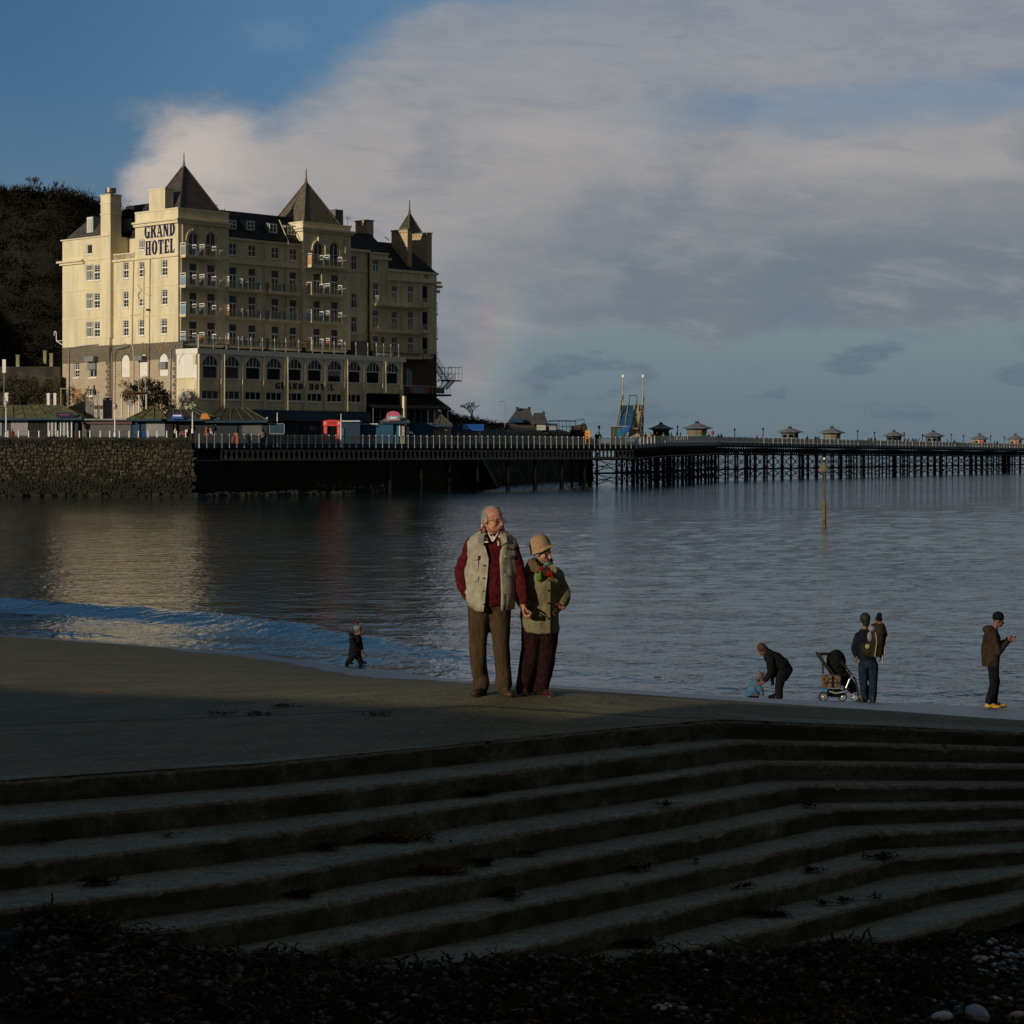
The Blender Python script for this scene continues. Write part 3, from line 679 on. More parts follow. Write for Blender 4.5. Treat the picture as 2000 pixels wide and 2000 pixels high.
# ---------------- tower 2
T2T = ZR(594, 432); T2C = ZR(594, 447)
doors = []
for px in (619.5, 654):
    l, rr = dcol(px, 0)
    for b, t in rows_t1: doors.append((l, rr, b + .08, t, 'door'))
for px in (622, 652.5):
    c = SR(px); doors.append((c - .8, c + .8, zB[0] + .33, ZR(px, 475), 'cross', 'arch'))
mb = facade_x(s2, s3, 0, zStone, T2T, doors)
wallmesh(mb, 'y', s2, 0, 10, zStone, T2T, []); wallmesh(mb, 'y', s3, 0, 4, zStone, T2T, [])
mb.build('wall', CREAM, hotel)
for d in doors[-2:]: hood((d[0] + d[1]) / 2, d[3] - .8, .8, 0)
core(s2 + .4, s3 - .4, .4, 10, zStone, T2T - .3); MB().box(s2 + .01, s3 - .01, .01, 10, T2T - .3, T2T - .25).build('roof_deck', SLATE, hotel)
for z, h, d in ((T2C - .3, .3, .3), (T2C, .25, .55), (T2T - .2, .2, .12)): MB().box(s2 - d, s3 + d, -d, -.002, z, z + h).box(s2 - d, s2 - .002, 0, 6, z, z + h).build('cornice', CREAMT, hotel)
MB().box(s2, s3, -.22, -.002, zB[0] - .15, zB[0] + .1).build('string_course', CREAMT, hotel)
c0 = SR(600, 4.2); spire(600, 355, 330, c0 - 3.5, c0 + 3.5, .9, 7.9, T2T - .2, SLATEC)
# dark stack behind spire 2, two aerials
MB().box(SR(646, 7), SR(661, 7), 6, 7.4, T2T - 2, ZR(650, 410, 7)).build('chimney', IRONG, hotel)
def aerial(px, py0, py1, y, bars):
    x = SR(px, y); b = MB().tube((x, y, ZR(px, py0, y)), (x, y, ZR(px, py1, y)), .035, n=4)
    for k in range(bars): b.tube((x - .5, y, ZR(px, py1, y) - .1 - .25 * k), (x + .7, y, ZR(px, py1, y) - .1 - .25 * k), .03, n=4)
    b.build('aerial', LEAD, hotel)
aerial(667, 440, 414, 3, 0); aerial(679, 446, 423, 3, 2)
# ---------------- link bay
LY = 1.2; zL = ZR(690, 486, LY)
doors = []
for b, t in ((499, 527), (572, 603), (618, 649)):
    l, rr = dcol(690, LY, 1.5); doors.append((l, rr, ZR(690, t, LY), ZR(690, b, LY), 'tall'))
mb = facade_x(s3, s4, LY, zStone, zL, doors); mb.build('wall', CREAM, hotel); core(s3, s4, LY + .4, 12, zStone, zL)
for y in (531, 604, 655): MB().box(s3, s4, LY - .15, LY - .002, ZR(700, y, LY), ZR(700, y, LY) + .22).build('string_course', CREAMT, hotel)
MB().box(s3, s4 + .2, LY - .4, LY - .002, zL - .35, zL).build('cornice', CREAMT, hotel)
# ---------------- middle and far bays
FY = .4; zM = ZR(735, 494, FY); zF = ZR(830, 533, FY)
doors = []
for px in (734.5,):
    l, rr = dcol(px, FY, 1.25)
    for a, b in ((508, 531), (552, 588), (605, 640), (655, 690)): doors.append((l, rr, ZR(px, b, FY), ZR(px, a, FY), 'door', None, GLASSB))
mb = facade_x(s4, s5, FY, zStone, zM, doors); mb.build('wall', CREAM, hotel); core(s4, s5, FY + .4, 12, zStone, zM)
MB().box(s4 - .3, s5 + .3, FY - .45, FY - .002, zM - .9, zM - .6).box(s4, s5, FY - .3, FY - .002, zM - .15, zM + .1).build('cornice', CREAMT, hotel)
doors = []
for px, st in ((771, 'door'), (802.5, 'door'), (831, 'plain')):
    l, rr = dcol(px, FY, 1.25)
    for a, b in ((558, 592), (608, 645), (658, 692)): doors.append((l, rr, ZR(px, b, FY), ZR(px, a, FY), st, None, GLASSB if st == 'door' else DARK))
doors.append((SR(829, FY), SR(839, FY), ZR(834, 546, FY), ZR(834, 535, FY), 'three', None, GLASSB))
mb = facade_x(s5, s6, FY, zStone, zF, doors); wallmesh(mb, 'y', s6, FY, 14, 0, zF, []); wallmesh(mb, 'y', s4, FY, 8, zStone, zM, [])
mb.build('wall', CREAM, hotel); core(s5, s6 - .3, FY + .4, 14, zStone, zF)
for z, d in ((ZR(830, 553, FY), .5), (zF - .2, .2)): MB().box(s5, s6 + d, FY - d, FY - .002, z, z + .35).build('cornice', CREAMT, hotel)
MB().box(s6 + .002, s6 + .9, FY - .3, FY + 3, ZR(850, 562, FY), ZR(850, 557, FY)).box(s6 + .002, s6 + .5, FY - .2, FY + 2.8, ZR(850, 572, FY), ZR(850, 566, FY)).build('corbel', CREAMT, hotel)
for px in (748, 757, 785, 820): MB().box(SR(px, FY) - .18, SR(px, FY) + .18, FY - .2, FY - .002, zStone, zF - .3).build('pilaster', CREAM, hotel)
# balconies of the far bays (no screens)
for i, py in enumerate((595, 646, 697)):
    z = ZR(735, 596 + [0, 51, 97][i], FY); balcony(s4 + .2, s5 - .1, FY, z, screens=False, rail_m=IRONG if False else RAILP)
    z = ZR(790, [600, 651, 700][i], FY); balcony(s5, SR(826, FY - 1.2), FY, z, screens=False); balcony(SR(827, FY - 1.2), SR(843, FY - 1.2), FY, z + .1, depth=1.5, screens=False)
for i, py in enumerate((616, 664, 712)):          # side balconies at the sea end
    z = ZZ(py, s6, 3); b = MB().box(s6 + .002, s6 + 1.35, 1.5, 5, z, z + .2).build('balcony', IRON, hotel)
    r_ = MB(); 
    for a in (1.5, 2.6, 3.8, 5): r_.tube((s6 + 1.3, a, z + .2), (s6 + 1.3, a, z + 1.75), .045, n=4)
    r_.path([(s6, 1.5, z + 1.75), (s6 + 1.3, 1.5, z + 1.75), (s6 + 1.3, 5, z + 1.75), (s6, 5, z + 1.75)], .045, 4).path([(s6, 1.5, z + .9), (s6 + 1.3, 1.5, z + .9), (s6 + 1.3, 5, z + .9)], .03, 4)
    r_.build('balcony_railing', RAILP, b)
# roofs behind the far bays
def slope(pts, name='mansard_roof', m=SLATE): return MB().q(*pts).build(name, m, hotel)
zR3 = ZR(715, 456, 4.5)
rf = MB(); a, b = s3 + .1, s5 + .6
rf.q((a, LY, zL), (b, LY, zL), (b, 4.6, zR3), (a, 4.6, zR3)).q((a, 4.6, zR3), (b, 4.6, zR3), (b, 12, zR3), (a, 12, zR3)).q((b, LY, zL), (b, 12, zL), (b, 12, zR3), (b, 4.6, zR3)).q((a, LY, zL), (a, 4.6, zR3), (a, 12, zR3), (a, 12, zL))
rf.build('mansard_roof', SLATE, hotel)
zR4 = ZR(800, 478, 5); a, b = s5 - .1, s6 + .2
rf = MB(); rf.q((a, FY - .1, zF), (b, FY - .1, zF), (b - 2.6, 5, zR4), (a, 5, zR4)).q((a, 5, zR4), (b - 2.6, 5, zR4), (b - 2.6, 12, zR4), (a, 12, zR4)).q((b, FY - .1, zF), (b, 14, zF), (b - 2.6, 12, zR4), (b - 2.6, 5, zR4)).q((a, FY, zF), (a, 5, zR4), (a, 12, zR4), (a, 14, zF))
rf.build('mansard_roof', SLATE, hotel)
def stack(pxl, pxm, pxr, py_top, py_bot, s, m=BRICKC):
    """chimney whose lit face (px pxl..pxm) looks along -x at local x=s"""
    ya, yb = TL(pxm, s), TL(pxl, s); w = (SR(pxr, ya) - s); zt = ZZ(py_top, s, ya); zb = ZZ(py_bot, s, ya)
    c = MB().box(s, s + w, ya, yb, zb, zt).build('chimney', m, hotel)
    MB().box(s - .1, s + w + .1, ya - .1, yb + .1, zt, zt + .16).build('coping', LEAD, c)
    d = MB(); n = max(3, int((yb - ya) / .55))
    for k in range(n): yy = ya + (yb - ya) * (k + .5) / n; d.box(s - .06, s - .003, yy - .1, yy + .1, zt - .4, zt - .22)
    d.build('dentil', mat('brick_red', (.30, .07, .03), .8), c)
stack(693, 717, 729.5, 431, 470, SR(717, 5.0)); stack(764.5, 796, 804.5, 449, 520, SR(796, 1.2)); stack(805, 834, 843.5, 456, 530, SR(834, 4.0))
c0 = SR(800, 9); spire(799, 416, 391, c0 - 1.5, c0 + 1.5, 7.5, 10.5, ZZ(462, c0, 9), SLATEG)
MB().box(c0 - 1.4, c0 + 1.4, 7.6, 10.4, zR4 - 1, ZZ(462, c0, 9)).build('spire_base', SLATE, hotel)
MB().path([(SR(752, 3), 3, ZR(752, 463, 3)), (SR(764, .8), .8, ZR(764, 473, .8))], .08, 4).build('overflow_pipe', PIPE, hotel)
# ---------------- left block
BX = -.5; b0, b1 = t1, t2; zP = ZL(150, 468, BX); zLC = ZL(150, 512, BX)
Bwin = [lw(168, 181, 517, 548, BX, 'tall', GLASSB), lw(183, 195, 517, 547, BX), lw(168, 181, 572, 603, BX, 'tall', GLASSB), lw(183, 195, 572, 602, BX), lw(168, 181, 628, 658, BX, 'tall', GLASSB), lw(183, 195, 628, 658, BX), lw(169, 180, 477, 496, BX, 'plain')]
mb = MB(); wallmesh(mb, 'y', BX, b0, b1, zStone, zP, [w[:4] for w in Bwin]); wallmesh(mb, 'x', b0, BX, 9, zStone, zP, []); wallmesh(mb, 'x', b1, BX, 14, 0, zP, [])
mb.build('wall', CREAM, hotel)
for w in Bwin: window('y', BX, w[0], w[1], w[2], w[3], w[4], glass=w[6])
core(BX + .4, 12, b0 + .3, b1 - .3, zStone, zP - .2)
MB().box(BX - .3, BX - .002, b0 + 5.5, b1 + .3, zLC - .3, zLC).box(BX - .6, BX - .002, b0 + 5.5, b1 + .6, zLC, zLC + .25).box(BX - .3, 3, b1 + .002, b1 + .6, zLC, zLC + .25).build('cornice', CREAMT, hotel)
MB().box(BX - .1, BX - .002, b0, b0 + 5.5, zLC, zLC + .2).build('string_course', CREAMT, hotel)
MB().box(BX - .2, BX + .3, b0, b1 + .2, zP, zP + .15).build('coping', CREAMT, hotel)
for y in (569, 624): z = ZL(150, y, BX); MB().box(BX - .06, BX - .002, b0, b1, z, z + .13).build('string_course', CREAMT, hotel)
ca, cb = TL(216, BX), TL(197, BX); zc = ZL(205, 381, BX)
MB().box(BX - .03, BX + 1.75, ca, cb, zStone + 1, zc).build('chimney', CREAM, hotel)
for py in (381, 397, 418): z = ZL(205, py, BX); MB().box(BX - .1, BX + 1.82, ca - .07, cb + .07, z - .08, z + .08).build('coping', CREAMT, hotel)
MB().tube((BX + .8, (ca + cb) / 2, zc), (BX + .8, (ca + cb) / 2, zc + .35), .35, .35, 12).tube((BX + .8, (ca + cb) / 2, zc + .35), (BX + .8, (ca + cb) / 2, zc + .95), .72, .72, 14).build('flue_cowl', mat('steel_cowl', (.16, .15, .14), .45, metal=.6), hotel)
zt = ZL(190, 419, 3.0); 
rf = MB(); A_ = (BX, cb, zP + .1); B_ = (BX, b1 - .4, zP + .1); C_ = (4.2, b1 - 3.6, zt); D_ = (3.2, cb - .5, zt + .3); E_ = (2.2, b1 - 2.0, ZL(163, 430, 1.6)); G_ = (2.0, cb - .2, ZL(196, 425, 1.6))
rf.q(A_, B_, E_, G_).q(G_, E_, C_, D_).q(B_, (11, b1 - .4, zP), (11, b1 - 3, zt), C_, E_).q(D_, C_, (11, b1 - 3, zt), (11, cb - .5, zt + .3))
rf.build('mansard_roof', SLATEG, hotel)
d0 = TL(178, .6); dz = ZZ(441, .6, d0)
dm = MB().box(.35, 2.2, d0 - .85, d0 + .6, dz - 1.2, dz + 1.2).build('dormer', LEAD, hotel)
MB().box(.27, .347, d0 - .75, d0 - .05, dz - 1.1, dz + 1.1).box(.27, .347, d0 + .0, d0 + .5, dz - 1.1, dz + 1.1).build('window_frame', WHITE, dm)
f_ = MB()
for yy in (-.6, -.3, .15): f_.box(.24, .268, d0 + yy, d0 + yy + .12, dz - .9, dz + .9)
f_.build('pane', GLASSB, dm)
# slate roof between the blocks
zt2 = ZZ(397, 5, t1 - 1); zb2 = ZZ(466, 2.6, t1 - 1)
rf = MB(); rf.q((2.6, t1b - .2, zb2), (2.6, b0 + 4, zb2), (5.2, b0 + 4, zt2), (5.2, t1b - .2, zt2)).q((5.2, t1b - .2, zt2), (5.2, b0 + 4, zt2), (14, b0 + 4, zt2 + .2), (14, t1b - .2, zt2 + .2)).q((2.6, b0 + 4, zb2), (14, b0 + 4, zb2), (14, b0 + 4, zt2), (5.2, b0 + 4, zt2))
rf.build('mansard_roof', SLATE, hotel)
mb = MB(); wallmesh(mb, 'y', 2.6, t1b, b0 + .1, LOWP - 1, zb2, []); mb.build('wall', CREAM, hotel)
window('y', 2.55, TL(258, 2.6), TL(250, 2.6), ZL(254, 490, 2.6), ZL(254, 477, 2.6), 'cross', sill=False)
yy = TL(250, 3.2); w_ = MB().box(3.0, 3.1, yy - .9, yy + .8, ZZ(452, 3, yy), ZZ(427, 3, yy)).build('dormer', LEAD, hotel)
MB().box(2.93, 2.997, yy - .8, yy - .1, ZZ(450, 3, yy), ZZ(429, 3, yy)).box(2.93, 2.997, yy, yy + .7, ZZ(450, 3, yy), ZZ(429, 3, yy)).build('pane', GLASSB, w_)
# ---------------- stone base of the left face
zDamp = ZL(250, 705)
def stone_part(x, a, b, z0, z1, holes, m): 
    mb = MB(); wallmesh(mb, 'y', x, a, b, z0, z1, holes); return mb.build('stone_wall', m, hotel)
SW = [lw(237, 253, 693, 736), lw(272, 288, 692, 736), lw(311, 328, 690.5, 734), lw(316, 327, 760, 776)]
SB = [lw(145, 155, 708, 737, BX), lw(174, 189, 707, 737, BX), lw(141, 159, 760, 786, BX), lw(173, 188, 760, 773, BX)]
z0s = -.1
archs = [w[:4] + ('arch',) for w in SW[:3]]
def split(hs, zlo, zhi): return [h for h in hs if h[2] < zhi and h[3] > zlo]
mb = MB(); wallmesh(mb, 'y', 0, 0, t1, z0s, zStone, archs + [SW[3][:4]]); mb.build('stone_wall', STONE, hotel)
mb = MB(); wallmesh(mb, 'y', BX, b0, b1, z0s, zStone, [w[:4] for w in SB]); wallmesh(mb, 'x', b0, BX, 1, z0s, zStone, []); mb.build('stone_wall', STONE, hotel)
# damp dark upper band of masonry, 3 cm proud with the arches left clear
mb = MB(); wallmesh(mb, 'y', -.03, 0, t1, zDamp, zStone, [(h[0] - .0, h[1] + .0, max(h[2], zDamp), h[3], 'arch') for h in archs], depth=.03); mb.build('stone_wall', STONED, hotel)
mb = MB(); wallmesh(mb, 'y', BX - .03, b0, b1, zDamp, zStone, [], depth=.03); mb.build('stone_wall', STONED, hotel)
core(.45, 30, .45, t1, z0s, zStone); core(BX + .45, 12, t1, b1 - .4, z0s, zStone)
for w in SW: MB().box(.12, .2, w[0] - .1, w[1] + .1, w[2] - .1, w[3]).build('blind_panel', WHITEB, hotel)
window('y', BX, *SB[0][:4], 'sash'); window('y', BX, *SB[1][:4], 'cross'); window('y', BX, *SB[3][:4], 'three')
o_ = MB().box(BX + .1, BX + .18, SB[2][0], SB[2][1], SB[2][2], SB[2][3]).build('boarded_door', mat('brown_board', (.32, .17, .08), .7), hotel)
mm = (SB[2][0] + SB[2][1]) / 2; MB().box(BX + .04, BX + .097, mm - .06, mm + .06, SB[2][2], SB[2][3] - .6).box(BX + .04, BX + .097, SB[2][0], SB[2][1], SB[2][3] - .62, SB[2][3] - .48).build('batten', mat('tan_batten', (.45, .27, .14), .7), o_)
# little awnings and louvre boxes on the base
def louvre(px0, px1, py0, py1, s, d):
    a, b = TL(px1, s), TL(px0, s); MB().prism([(a, ZZ(py1, s, a)), (b, ZZ(py1, s, a)), (b, ZZ(py0, s, a)), (a, ZZ(py0, s, a))], 'x', s - d, s + .1).build('extract_hood', LEAD, hotel)
louvre(173, 192, 696, 706, BX, .8); louvre(173, 189, 709, 721, BX, .25); louvre(270, 287, 695, 704, 0, .9); louvre(312, 327, 706.5, 720, 0, .3)
# voussoirs over the arches
for w in archs:
    cy = (w[0] + w[1]) / 2; v = MB()
    for k in (-2, -1, 0, 1, 2):
        a = k * .28; r0, r1 = (w[1] - w[0]) / 2 + .15, (w[1] - w[0]) / 2 + 1.5
        zc_ = w[3] - (w[1] - w[0]) / 2
        p = [(cy + math.sin(a - .07) * r0, zc_ + math.cos(a - .07) * r0), (cy + math.sin(a + .07) * r0, zc_ + math.cos(a + .07) * r0), (cy + math.sin(a + .06) * r1, zc_ + math.cos(a + .06) * r1), (cy + math.sin(a - .06) * r1, zc_ + math.cos(a - .06) * r1)]
        v.prism(p, 'x', -.08, -.033)
    v.build('voussoirs', mat('arch_stone', (.22, .17, .10), .9), hotel)
# quoins at the corner of the base
q = MB()
for k in range(24):
    z = .1 + k * .52
    if z + .4 > zStone: break
    q.box(-.06, .001, .02, .7 if k % 2 else 1.05, z, z + .42)
    q.box(BX - .06, BX + .001, b0 + .02, b0 + (.5 if k % 2 else .8), z, z + .42)
q.build('quoins', STONED, hotel, kind='stuff')
# pipes on the left face
def pipe(pts, s=0.0, m=PIPE, r=.07):
    mb = MB(); mb.path([(s - .12, TL(a, s), ZZ(b, s, TL(a, s))) for a, b in pts], r, 5); mb.build('drain_pipe', m, hotel)
pipe([(262, 506), (261, 560), (259.5, 620), (259, 675), (262, 684), (262, 790)], m=PIPE); pipe([(294, 503), (293, 600), (292.5, 672)]); pipe([(282.5, 520), (282, 560), (281, 625)], r=.05)
pipe([(293, 672), (292, 760)], m=PIPED); pipe([(218.5, 800), (220, 690), (224, 681), (240, 678), (250, 674)], BX - .0, m=LEAD); pipe([(136, 790), (136.5, 680), (170, 675), (193, 673)], BX, m=LEAD)
pipe([(334, 790), (335, 684), (344, 675)], m=LEAD); pipe([(255, 616), (275, 614), (288, 618)], r=.05); pipe([(270, 556), (278, 568), (288, 575), (296, 577)], r=.05); pipe([(272, 583), (271, 575), (275, 569)], r=.04, m=PIPED)
for px, py in ((291, 605), (164, 752), (200, 752), (131, 754)): pipe([(px - 3.5, py), (px + 3.5, py + .5)], m=IRON, r=.13)
# front drainpipes
def fpipe(px, y0, y1, y=0.0, m=PIPE):
    s = SR(px, y - .15); MB().tube((s, y - .15, ZZ(y0, s, y)), (s, y - .15, ZZ(y1, s, y)), .085, n=5).build('drain_pipe', m, hotel)
for px, a, b in ((356.5, 426, 497), (354, 505, 553), (353, 560, 665)): fpipe(px, a, b)
for px, a, b in ((518, 472, 505), (517, 523, 560), (517, 600, 680), (559, 478, 512), (559, 520, 680), (592.5, 486, 520), (592, 530, 550)): fpipe(px, a, b, MAIN_Y)
for px, a, b in ((674, 466, 500), (673.5, 540, 552), (628, 530, 556), (635, 480, 520), (663, 490, 518)): fpipe(px, a, b)
# ---------------- big lettering on the corner block
def letter(ch, w, T=.30, tn=.09):
    """heavy condensed serif letter in a 1-high cell of width w; polygons"""
    P = []; sf = .07; so = .07
    def V_(x, t=T, y0=0, y1=1, serif=True):
        P.append([(x, y0), (x + t, y0), (x + t, y1), (x, y1)])
        if serif:
            for yy in (y0, y1 - sf): P.append([(x - so, yy), (x + t + so, yy), (x + t + so, yy + sf), (x - so, yy + sf)])
    def H_(x0, x1, y, t=tn): P.append([(x0, y), (x1, y), (x1, y + t), (x0, y + t)])
    def arc(cx, cy, rx, ry, a0, a1, thick, thin, N=12):
        for k in range(N):
            A0 = R(a0 + (a1 - a0) * k / N); A1 = R(a0 + (a1 - a0) * (k + 1) / N)
            P.append([(cx + rx * math.cos(A0), cy + ry * math.sin(A0)), (cx + rx * math.cos(A1), cy + ry * math.sin(A1)), (cx + (rx - thick) * math.cos(A1), cy + (ry - thin) * math.sin(A1)), (cx + (rx - thick) * math.cos(A0), cy + (ry - thin) * math.sin(A0))])
    if ch == 'G': arc(w / 2, .5, w / 2, .52, 40, 325, T, tn); P.append([(w - T, .0), (w, .0), (w, .42), (w - T, .42)]); H_(w * .52, w + .05, .40, sf); P.append([(w - .1, .68), (w - .02, .68), (w - .02, 1), (w - .1, .92)])
    elif ch == 'O': arc(w / 2, .5, w / 2, .52, 0, 360, T, tn, 18)
    elif ch == 'R':
        V_(so); arc(so + T, .74, w - T - so - .04, .26, -90, 90, T * .9, tn, 8); P.append([(w * .50, .5), (w * .50 + T, .5), (w + .05, 0), (w + .05 - T, 0)])
    elif ch == 'A':
        P.append([(w * .42, 1.02), (w * .58, 1.02), (w, 0), (w - T, 0)]); P.append([(w * .42, 1.02), (w * .50, 1.02), (w * .17, 0), (w * .08, 0)]); H_(w * .2, w * .72, .28)
        for x in (-.02, w - T - .04): H_(x, x + T + .1, 0, sf)
    elif ch == 'N':
        V_(so, .11); V_(w - .11 - so, .11); P.append([(so, 1), (so + T, 1), (w - so, 0), (w - so - T * .9, 0)])
    elif ch == 'D': V_(so); arc(so + T * .8, .5, w - so - T * .8, .5, -90, 90, T, tn, 10)
    elif ch == 'H': V_(so, T * .9); V_(w - so - T * .9, T * .9); H_(so + T * .9, w - so - T * .9, .46)
    elif ch == 'T': V_(w / 2 - T / 2, y1=.99); H_(0, w, .91); P.append([(0, .72), (.07, .72), (.07, .91), (0, .91)]); P.append([(w - .07, .72), (w, .72), (w, .91), (w - .07, .91)])
    elif ch == 'E':
        V_(so); H_(so + T, w, 0); H_(so + T, w * .8, .46); H_(so + T, w, .91); P.append([(w - .08, 0), (w, 0), (w, .26), (w - .08, .16)]); P.append([(w - .08, .84), (w, .74), (w, 1), (w - .08, 1)])
    elif ch == 'L': V_(so); H_(so + T, w, 0); P.append([(w - .08, 0), (w, 0), (w, .3), (w - .08, .18)])
    return P
def word(text, horiz, plane, a_start, a_end, z0, z1, m, T=.3, gap=.1, d=.08, root=None, sgn=1):
    ws = {'G': .74, 'R': .78, 'A': .78, 'N': .78, 'D': .76, 'H': .78, 'O': .74, 'T': .70, 'E': .62, 'L': .60}
    tot = sum(ws[c] if c != ' ' else .7 for c in text) + gap * (len(text) - 1); k = (a_end - a_start) / tot; x = 0
    for j, c in enumerate(text):
        if c == ' ': x += .7 + gap; continue
        mb = MB()
        for i, poly in enumerate(letter(c, ws[c], T)):
            pts = [(a_start + (x + u) * k, z0 + v * (z1 - z0)) for u, v in poly]
            e = .0015 * i
            if horiz == 'x': mb.prism([(u, v) for u, v in pts], 'y', plane - d - e, plane - .004)
            else: mb.prism([(u, v) for u, v in pts], 'x', plane - d - e, plane - .004)
        mb.build('letter', m, hotel, label='letter ' + c)
        x += ws[c] + gap
word('GRAND', 'y', 0, TL(283), TL(342), ZL(312, 463), ZL(312, 436), NAVY, T=.235, gap=.15)
word('HOTEL', 'y', 0, TL(284.5), TL(341), ZL(312, 496), ZL(312, 468.5), NAVY, T=.235, gap=.15)
# ------------------------------------------------------------------ front gallery of the hotel
GY = -4.1
def gz(py, px=388): return ZR(px, py, GY)
gs0, gs1 = -.25, SR(784, GY)
gA = gz(690.5); gSill = gz(737); gBand = gz(757); gWt = gz(762); gWb = gz(779); gBot = gz(798); gBl = gz(820)
pil = [SR(p, GY) for p in (388.6, 436, 477.7, 519.7, 559.5, 599.4, 638, 675.4, 712.5, 749.7, 783)]
step = (pil[-1] - pil[0]) / 10; pil = [pil[0] + step * k for k in range(11)]
up = []; lo = []
for k in range(10):
    c = (pil[k] + pil[k + 1]) / 2 + .05; up.append((c - 1.28, c + 1.28, gSill, gz(694), 'arch'))
    if k < 8: lo.append((pil[k] + .45, pil[k + 1] - .35, gWb, gWt))
mb = MB(); wallmesh(mb, 'x', GY, gs0, gs1, gSill, gA, up, depth=.35); wallmesh(mb, 'y', gs1, GY, 0, gBand, gA, []); mb.build('gallery_wall', WHITE, hotel)
mb = MB(); wallmesh(mb, 'x', GY, gs0, pil[8], gBot, gSill, lo, depth=.3); wallmesh(mb, 'x', GY, pil[8], gs1, gBand - .1, gSill, [], depth=.3); mb.build('gallery_wall', CREAM, hotel)
MB().box(gs0 - .12, SR(790, GY) , GY - .3, .0, gA, gz(680)).build('gallery_fascia', WHITEB, hotel)
MB().box(gs0 + .3, gs1 - .4, GY + .5, -.1, gBand, gA - .05).box(gs0 + .3, pil[8], GY + .5, -.1, gBl, gBand).build('inner_floors', DARK, hotel)
for k in range(10):
    l, r, b, t = up[k][:4]; m_ = (l + r) / 2; zs = t - 1.28
    f = MB(); y0, y1 = GY + .1, GY + .2
    f.box(l, l + .16, y0, y1, b, zs).box(r - .16, r, y0, y1, b, zs).box(l, r, y0 - .04, y1, zs - .06, zs + .08).box(l - .1, r + .1, GY - .12, GY - .002, b - .14, b - .01)
    f.box(m_ - .04, m_ + .04, y0, y1, zs + .08, t - .03).box(m_ - .62, m_ - .55, y0, y1, zs + .08, t - .18).box(m_ + .55, m_ + .62, y0, y1, zs + .08, t - .18)
    w_ = f.build('window', WHITE, hotel)
    MB().box(l + .02, r - .02, GY + .23, GY + .26, zs, t - .02).build('pane', GLASSC, w_); MB().box(l + .02, r - .02, GY + .23, GY + .26, b, zs).build('pane', GLASSD if k > 1 else GLASSC, w_)
    if k in (0,): MB().box(r - .32, r - .2, GY + .12, GY + .2, b + .1, zs - .1).build('curtain', REDP, w_)
    if k == 6: MB().box(l + .17, r - .17, GY + .2, GY + .225, zs - .75, zs - .1).build('blind', LEAD, w_)
    # raised arch surround
    h = MB(); N = 12
    for j in range(N):
        a0, a1 = math.pi * j / N, math.pi * (j + 1) / N; r0, r1 = 1.30, 1.42
        P = lambda rr, a, d: (m_ + rr * math.cos(a), GY - d, zs + rr * math.sin(a))
        h.q(P(r0, a0, .06), P(r0, a1, .06), P(r1, a1, .06), P(r1, a0, .06)); h.q(P(r1, a0, .06), P(r1, a1, .06), P(r1, a1, 0), P(r1, a0, 0))
    h.build('hood_mould', WHITE, hotel)
for l, r, b, t in lo: window('x', GY, l, r, b, t, 'three', GLASSC if l < pil[2] else GLASSD, par=hotel)
for k, s in enumerate(pil):
    bot = gBot - .02 if k <= 8 else gBand - .1
    if k == 10: bot = 0
    MB().box(s - .22, s + .20, GY - .35, GY - .002, bot, gSill - .1).build('pilaster', CREAM, hotel)
    MB().box(s - .16, s + .14, GY - .28, GY - .002, gSill - .1, gA).build('pilaster', CREAM, hotel)
for k in (1, 4, 7, 9): MB().tube((pil[k] + .28, GY - .42, gA), (pil[k] + .28, GY - .42, gBot if k < 9 else gBand), .07, n=5).build('drain_pipe', PIPE, hotel)
word('GRAND HOTEL', 'x', GY, SR(538, GY), SR(651, GY), gBand + .14, gSill - .38, mat('black_letter', (.02, .02, .03), .5), T=.25, gap=.30, d=.1)
# left end of the gallery
EX = gs0
mb = MB(); wallmesh(mb, 'y', EX, GY, 0, ZC(740), gA, []); mb.build('gallery_end_wall', WHITEB, hotel)
mb = MB(); wallmesh(mb, 'y', EX, GY, 0, -.1, ZC(740), []); mb.build('gallery_end_wall', CREAM, hotel)
h = MB(); N = 12; cy_ = -1.9; zs = ZC(711)
for j in range(6, N):
    a0, a1 = math.pi * j / N, math.pi * (j + 1) / N; P = lambda rr, a, d: (EX - d, cy_ - rr * math.cos(a), zs + rr * math.sin(a))
    h.q(P(1.3, a0, .12), P(1.3, a1, .12), P(1.5, a1, .12), P(1.5, a0, .12)); h.q(P(1.3, a0, 0), P(1.3, a1, 0), P(1.3, a1, .12), P(1.3, a0, .12)); h.q(P(1.5, a0, 0), P(1.5, a1, 0), P(1.5, a1, .12), P(1.5, a0, .12))
h.build('hood_mould', WHITE, hotel)
MB().box(EX - .16, EX - .003, GY + .02, GY + .6, ZC(713), gA - .1).box(EX - .1, EX - .003, GY + .6, -.05, ZC(741), ZC(738)).box(EX - .1, EX - .003, GY + .1, -.05, ZC(762), ZC(760)).build('end_pilaster', CREAM, hotel)
MB().prism([(GY + .5, ZC(781))] + [(GY + .5 + 3.3 * k / 9, ZC(781 - 16 * math.sin(math.pi * (.25 + .6 * k / 9)) - random.random() * 2)) for k in range(10)] + [(GY + 3.8, ZC(781))], 'x', EX - .02, EX - .004).build('bare_patch', mat('bare_cement', (.42, .40, .38), .9), hotel)
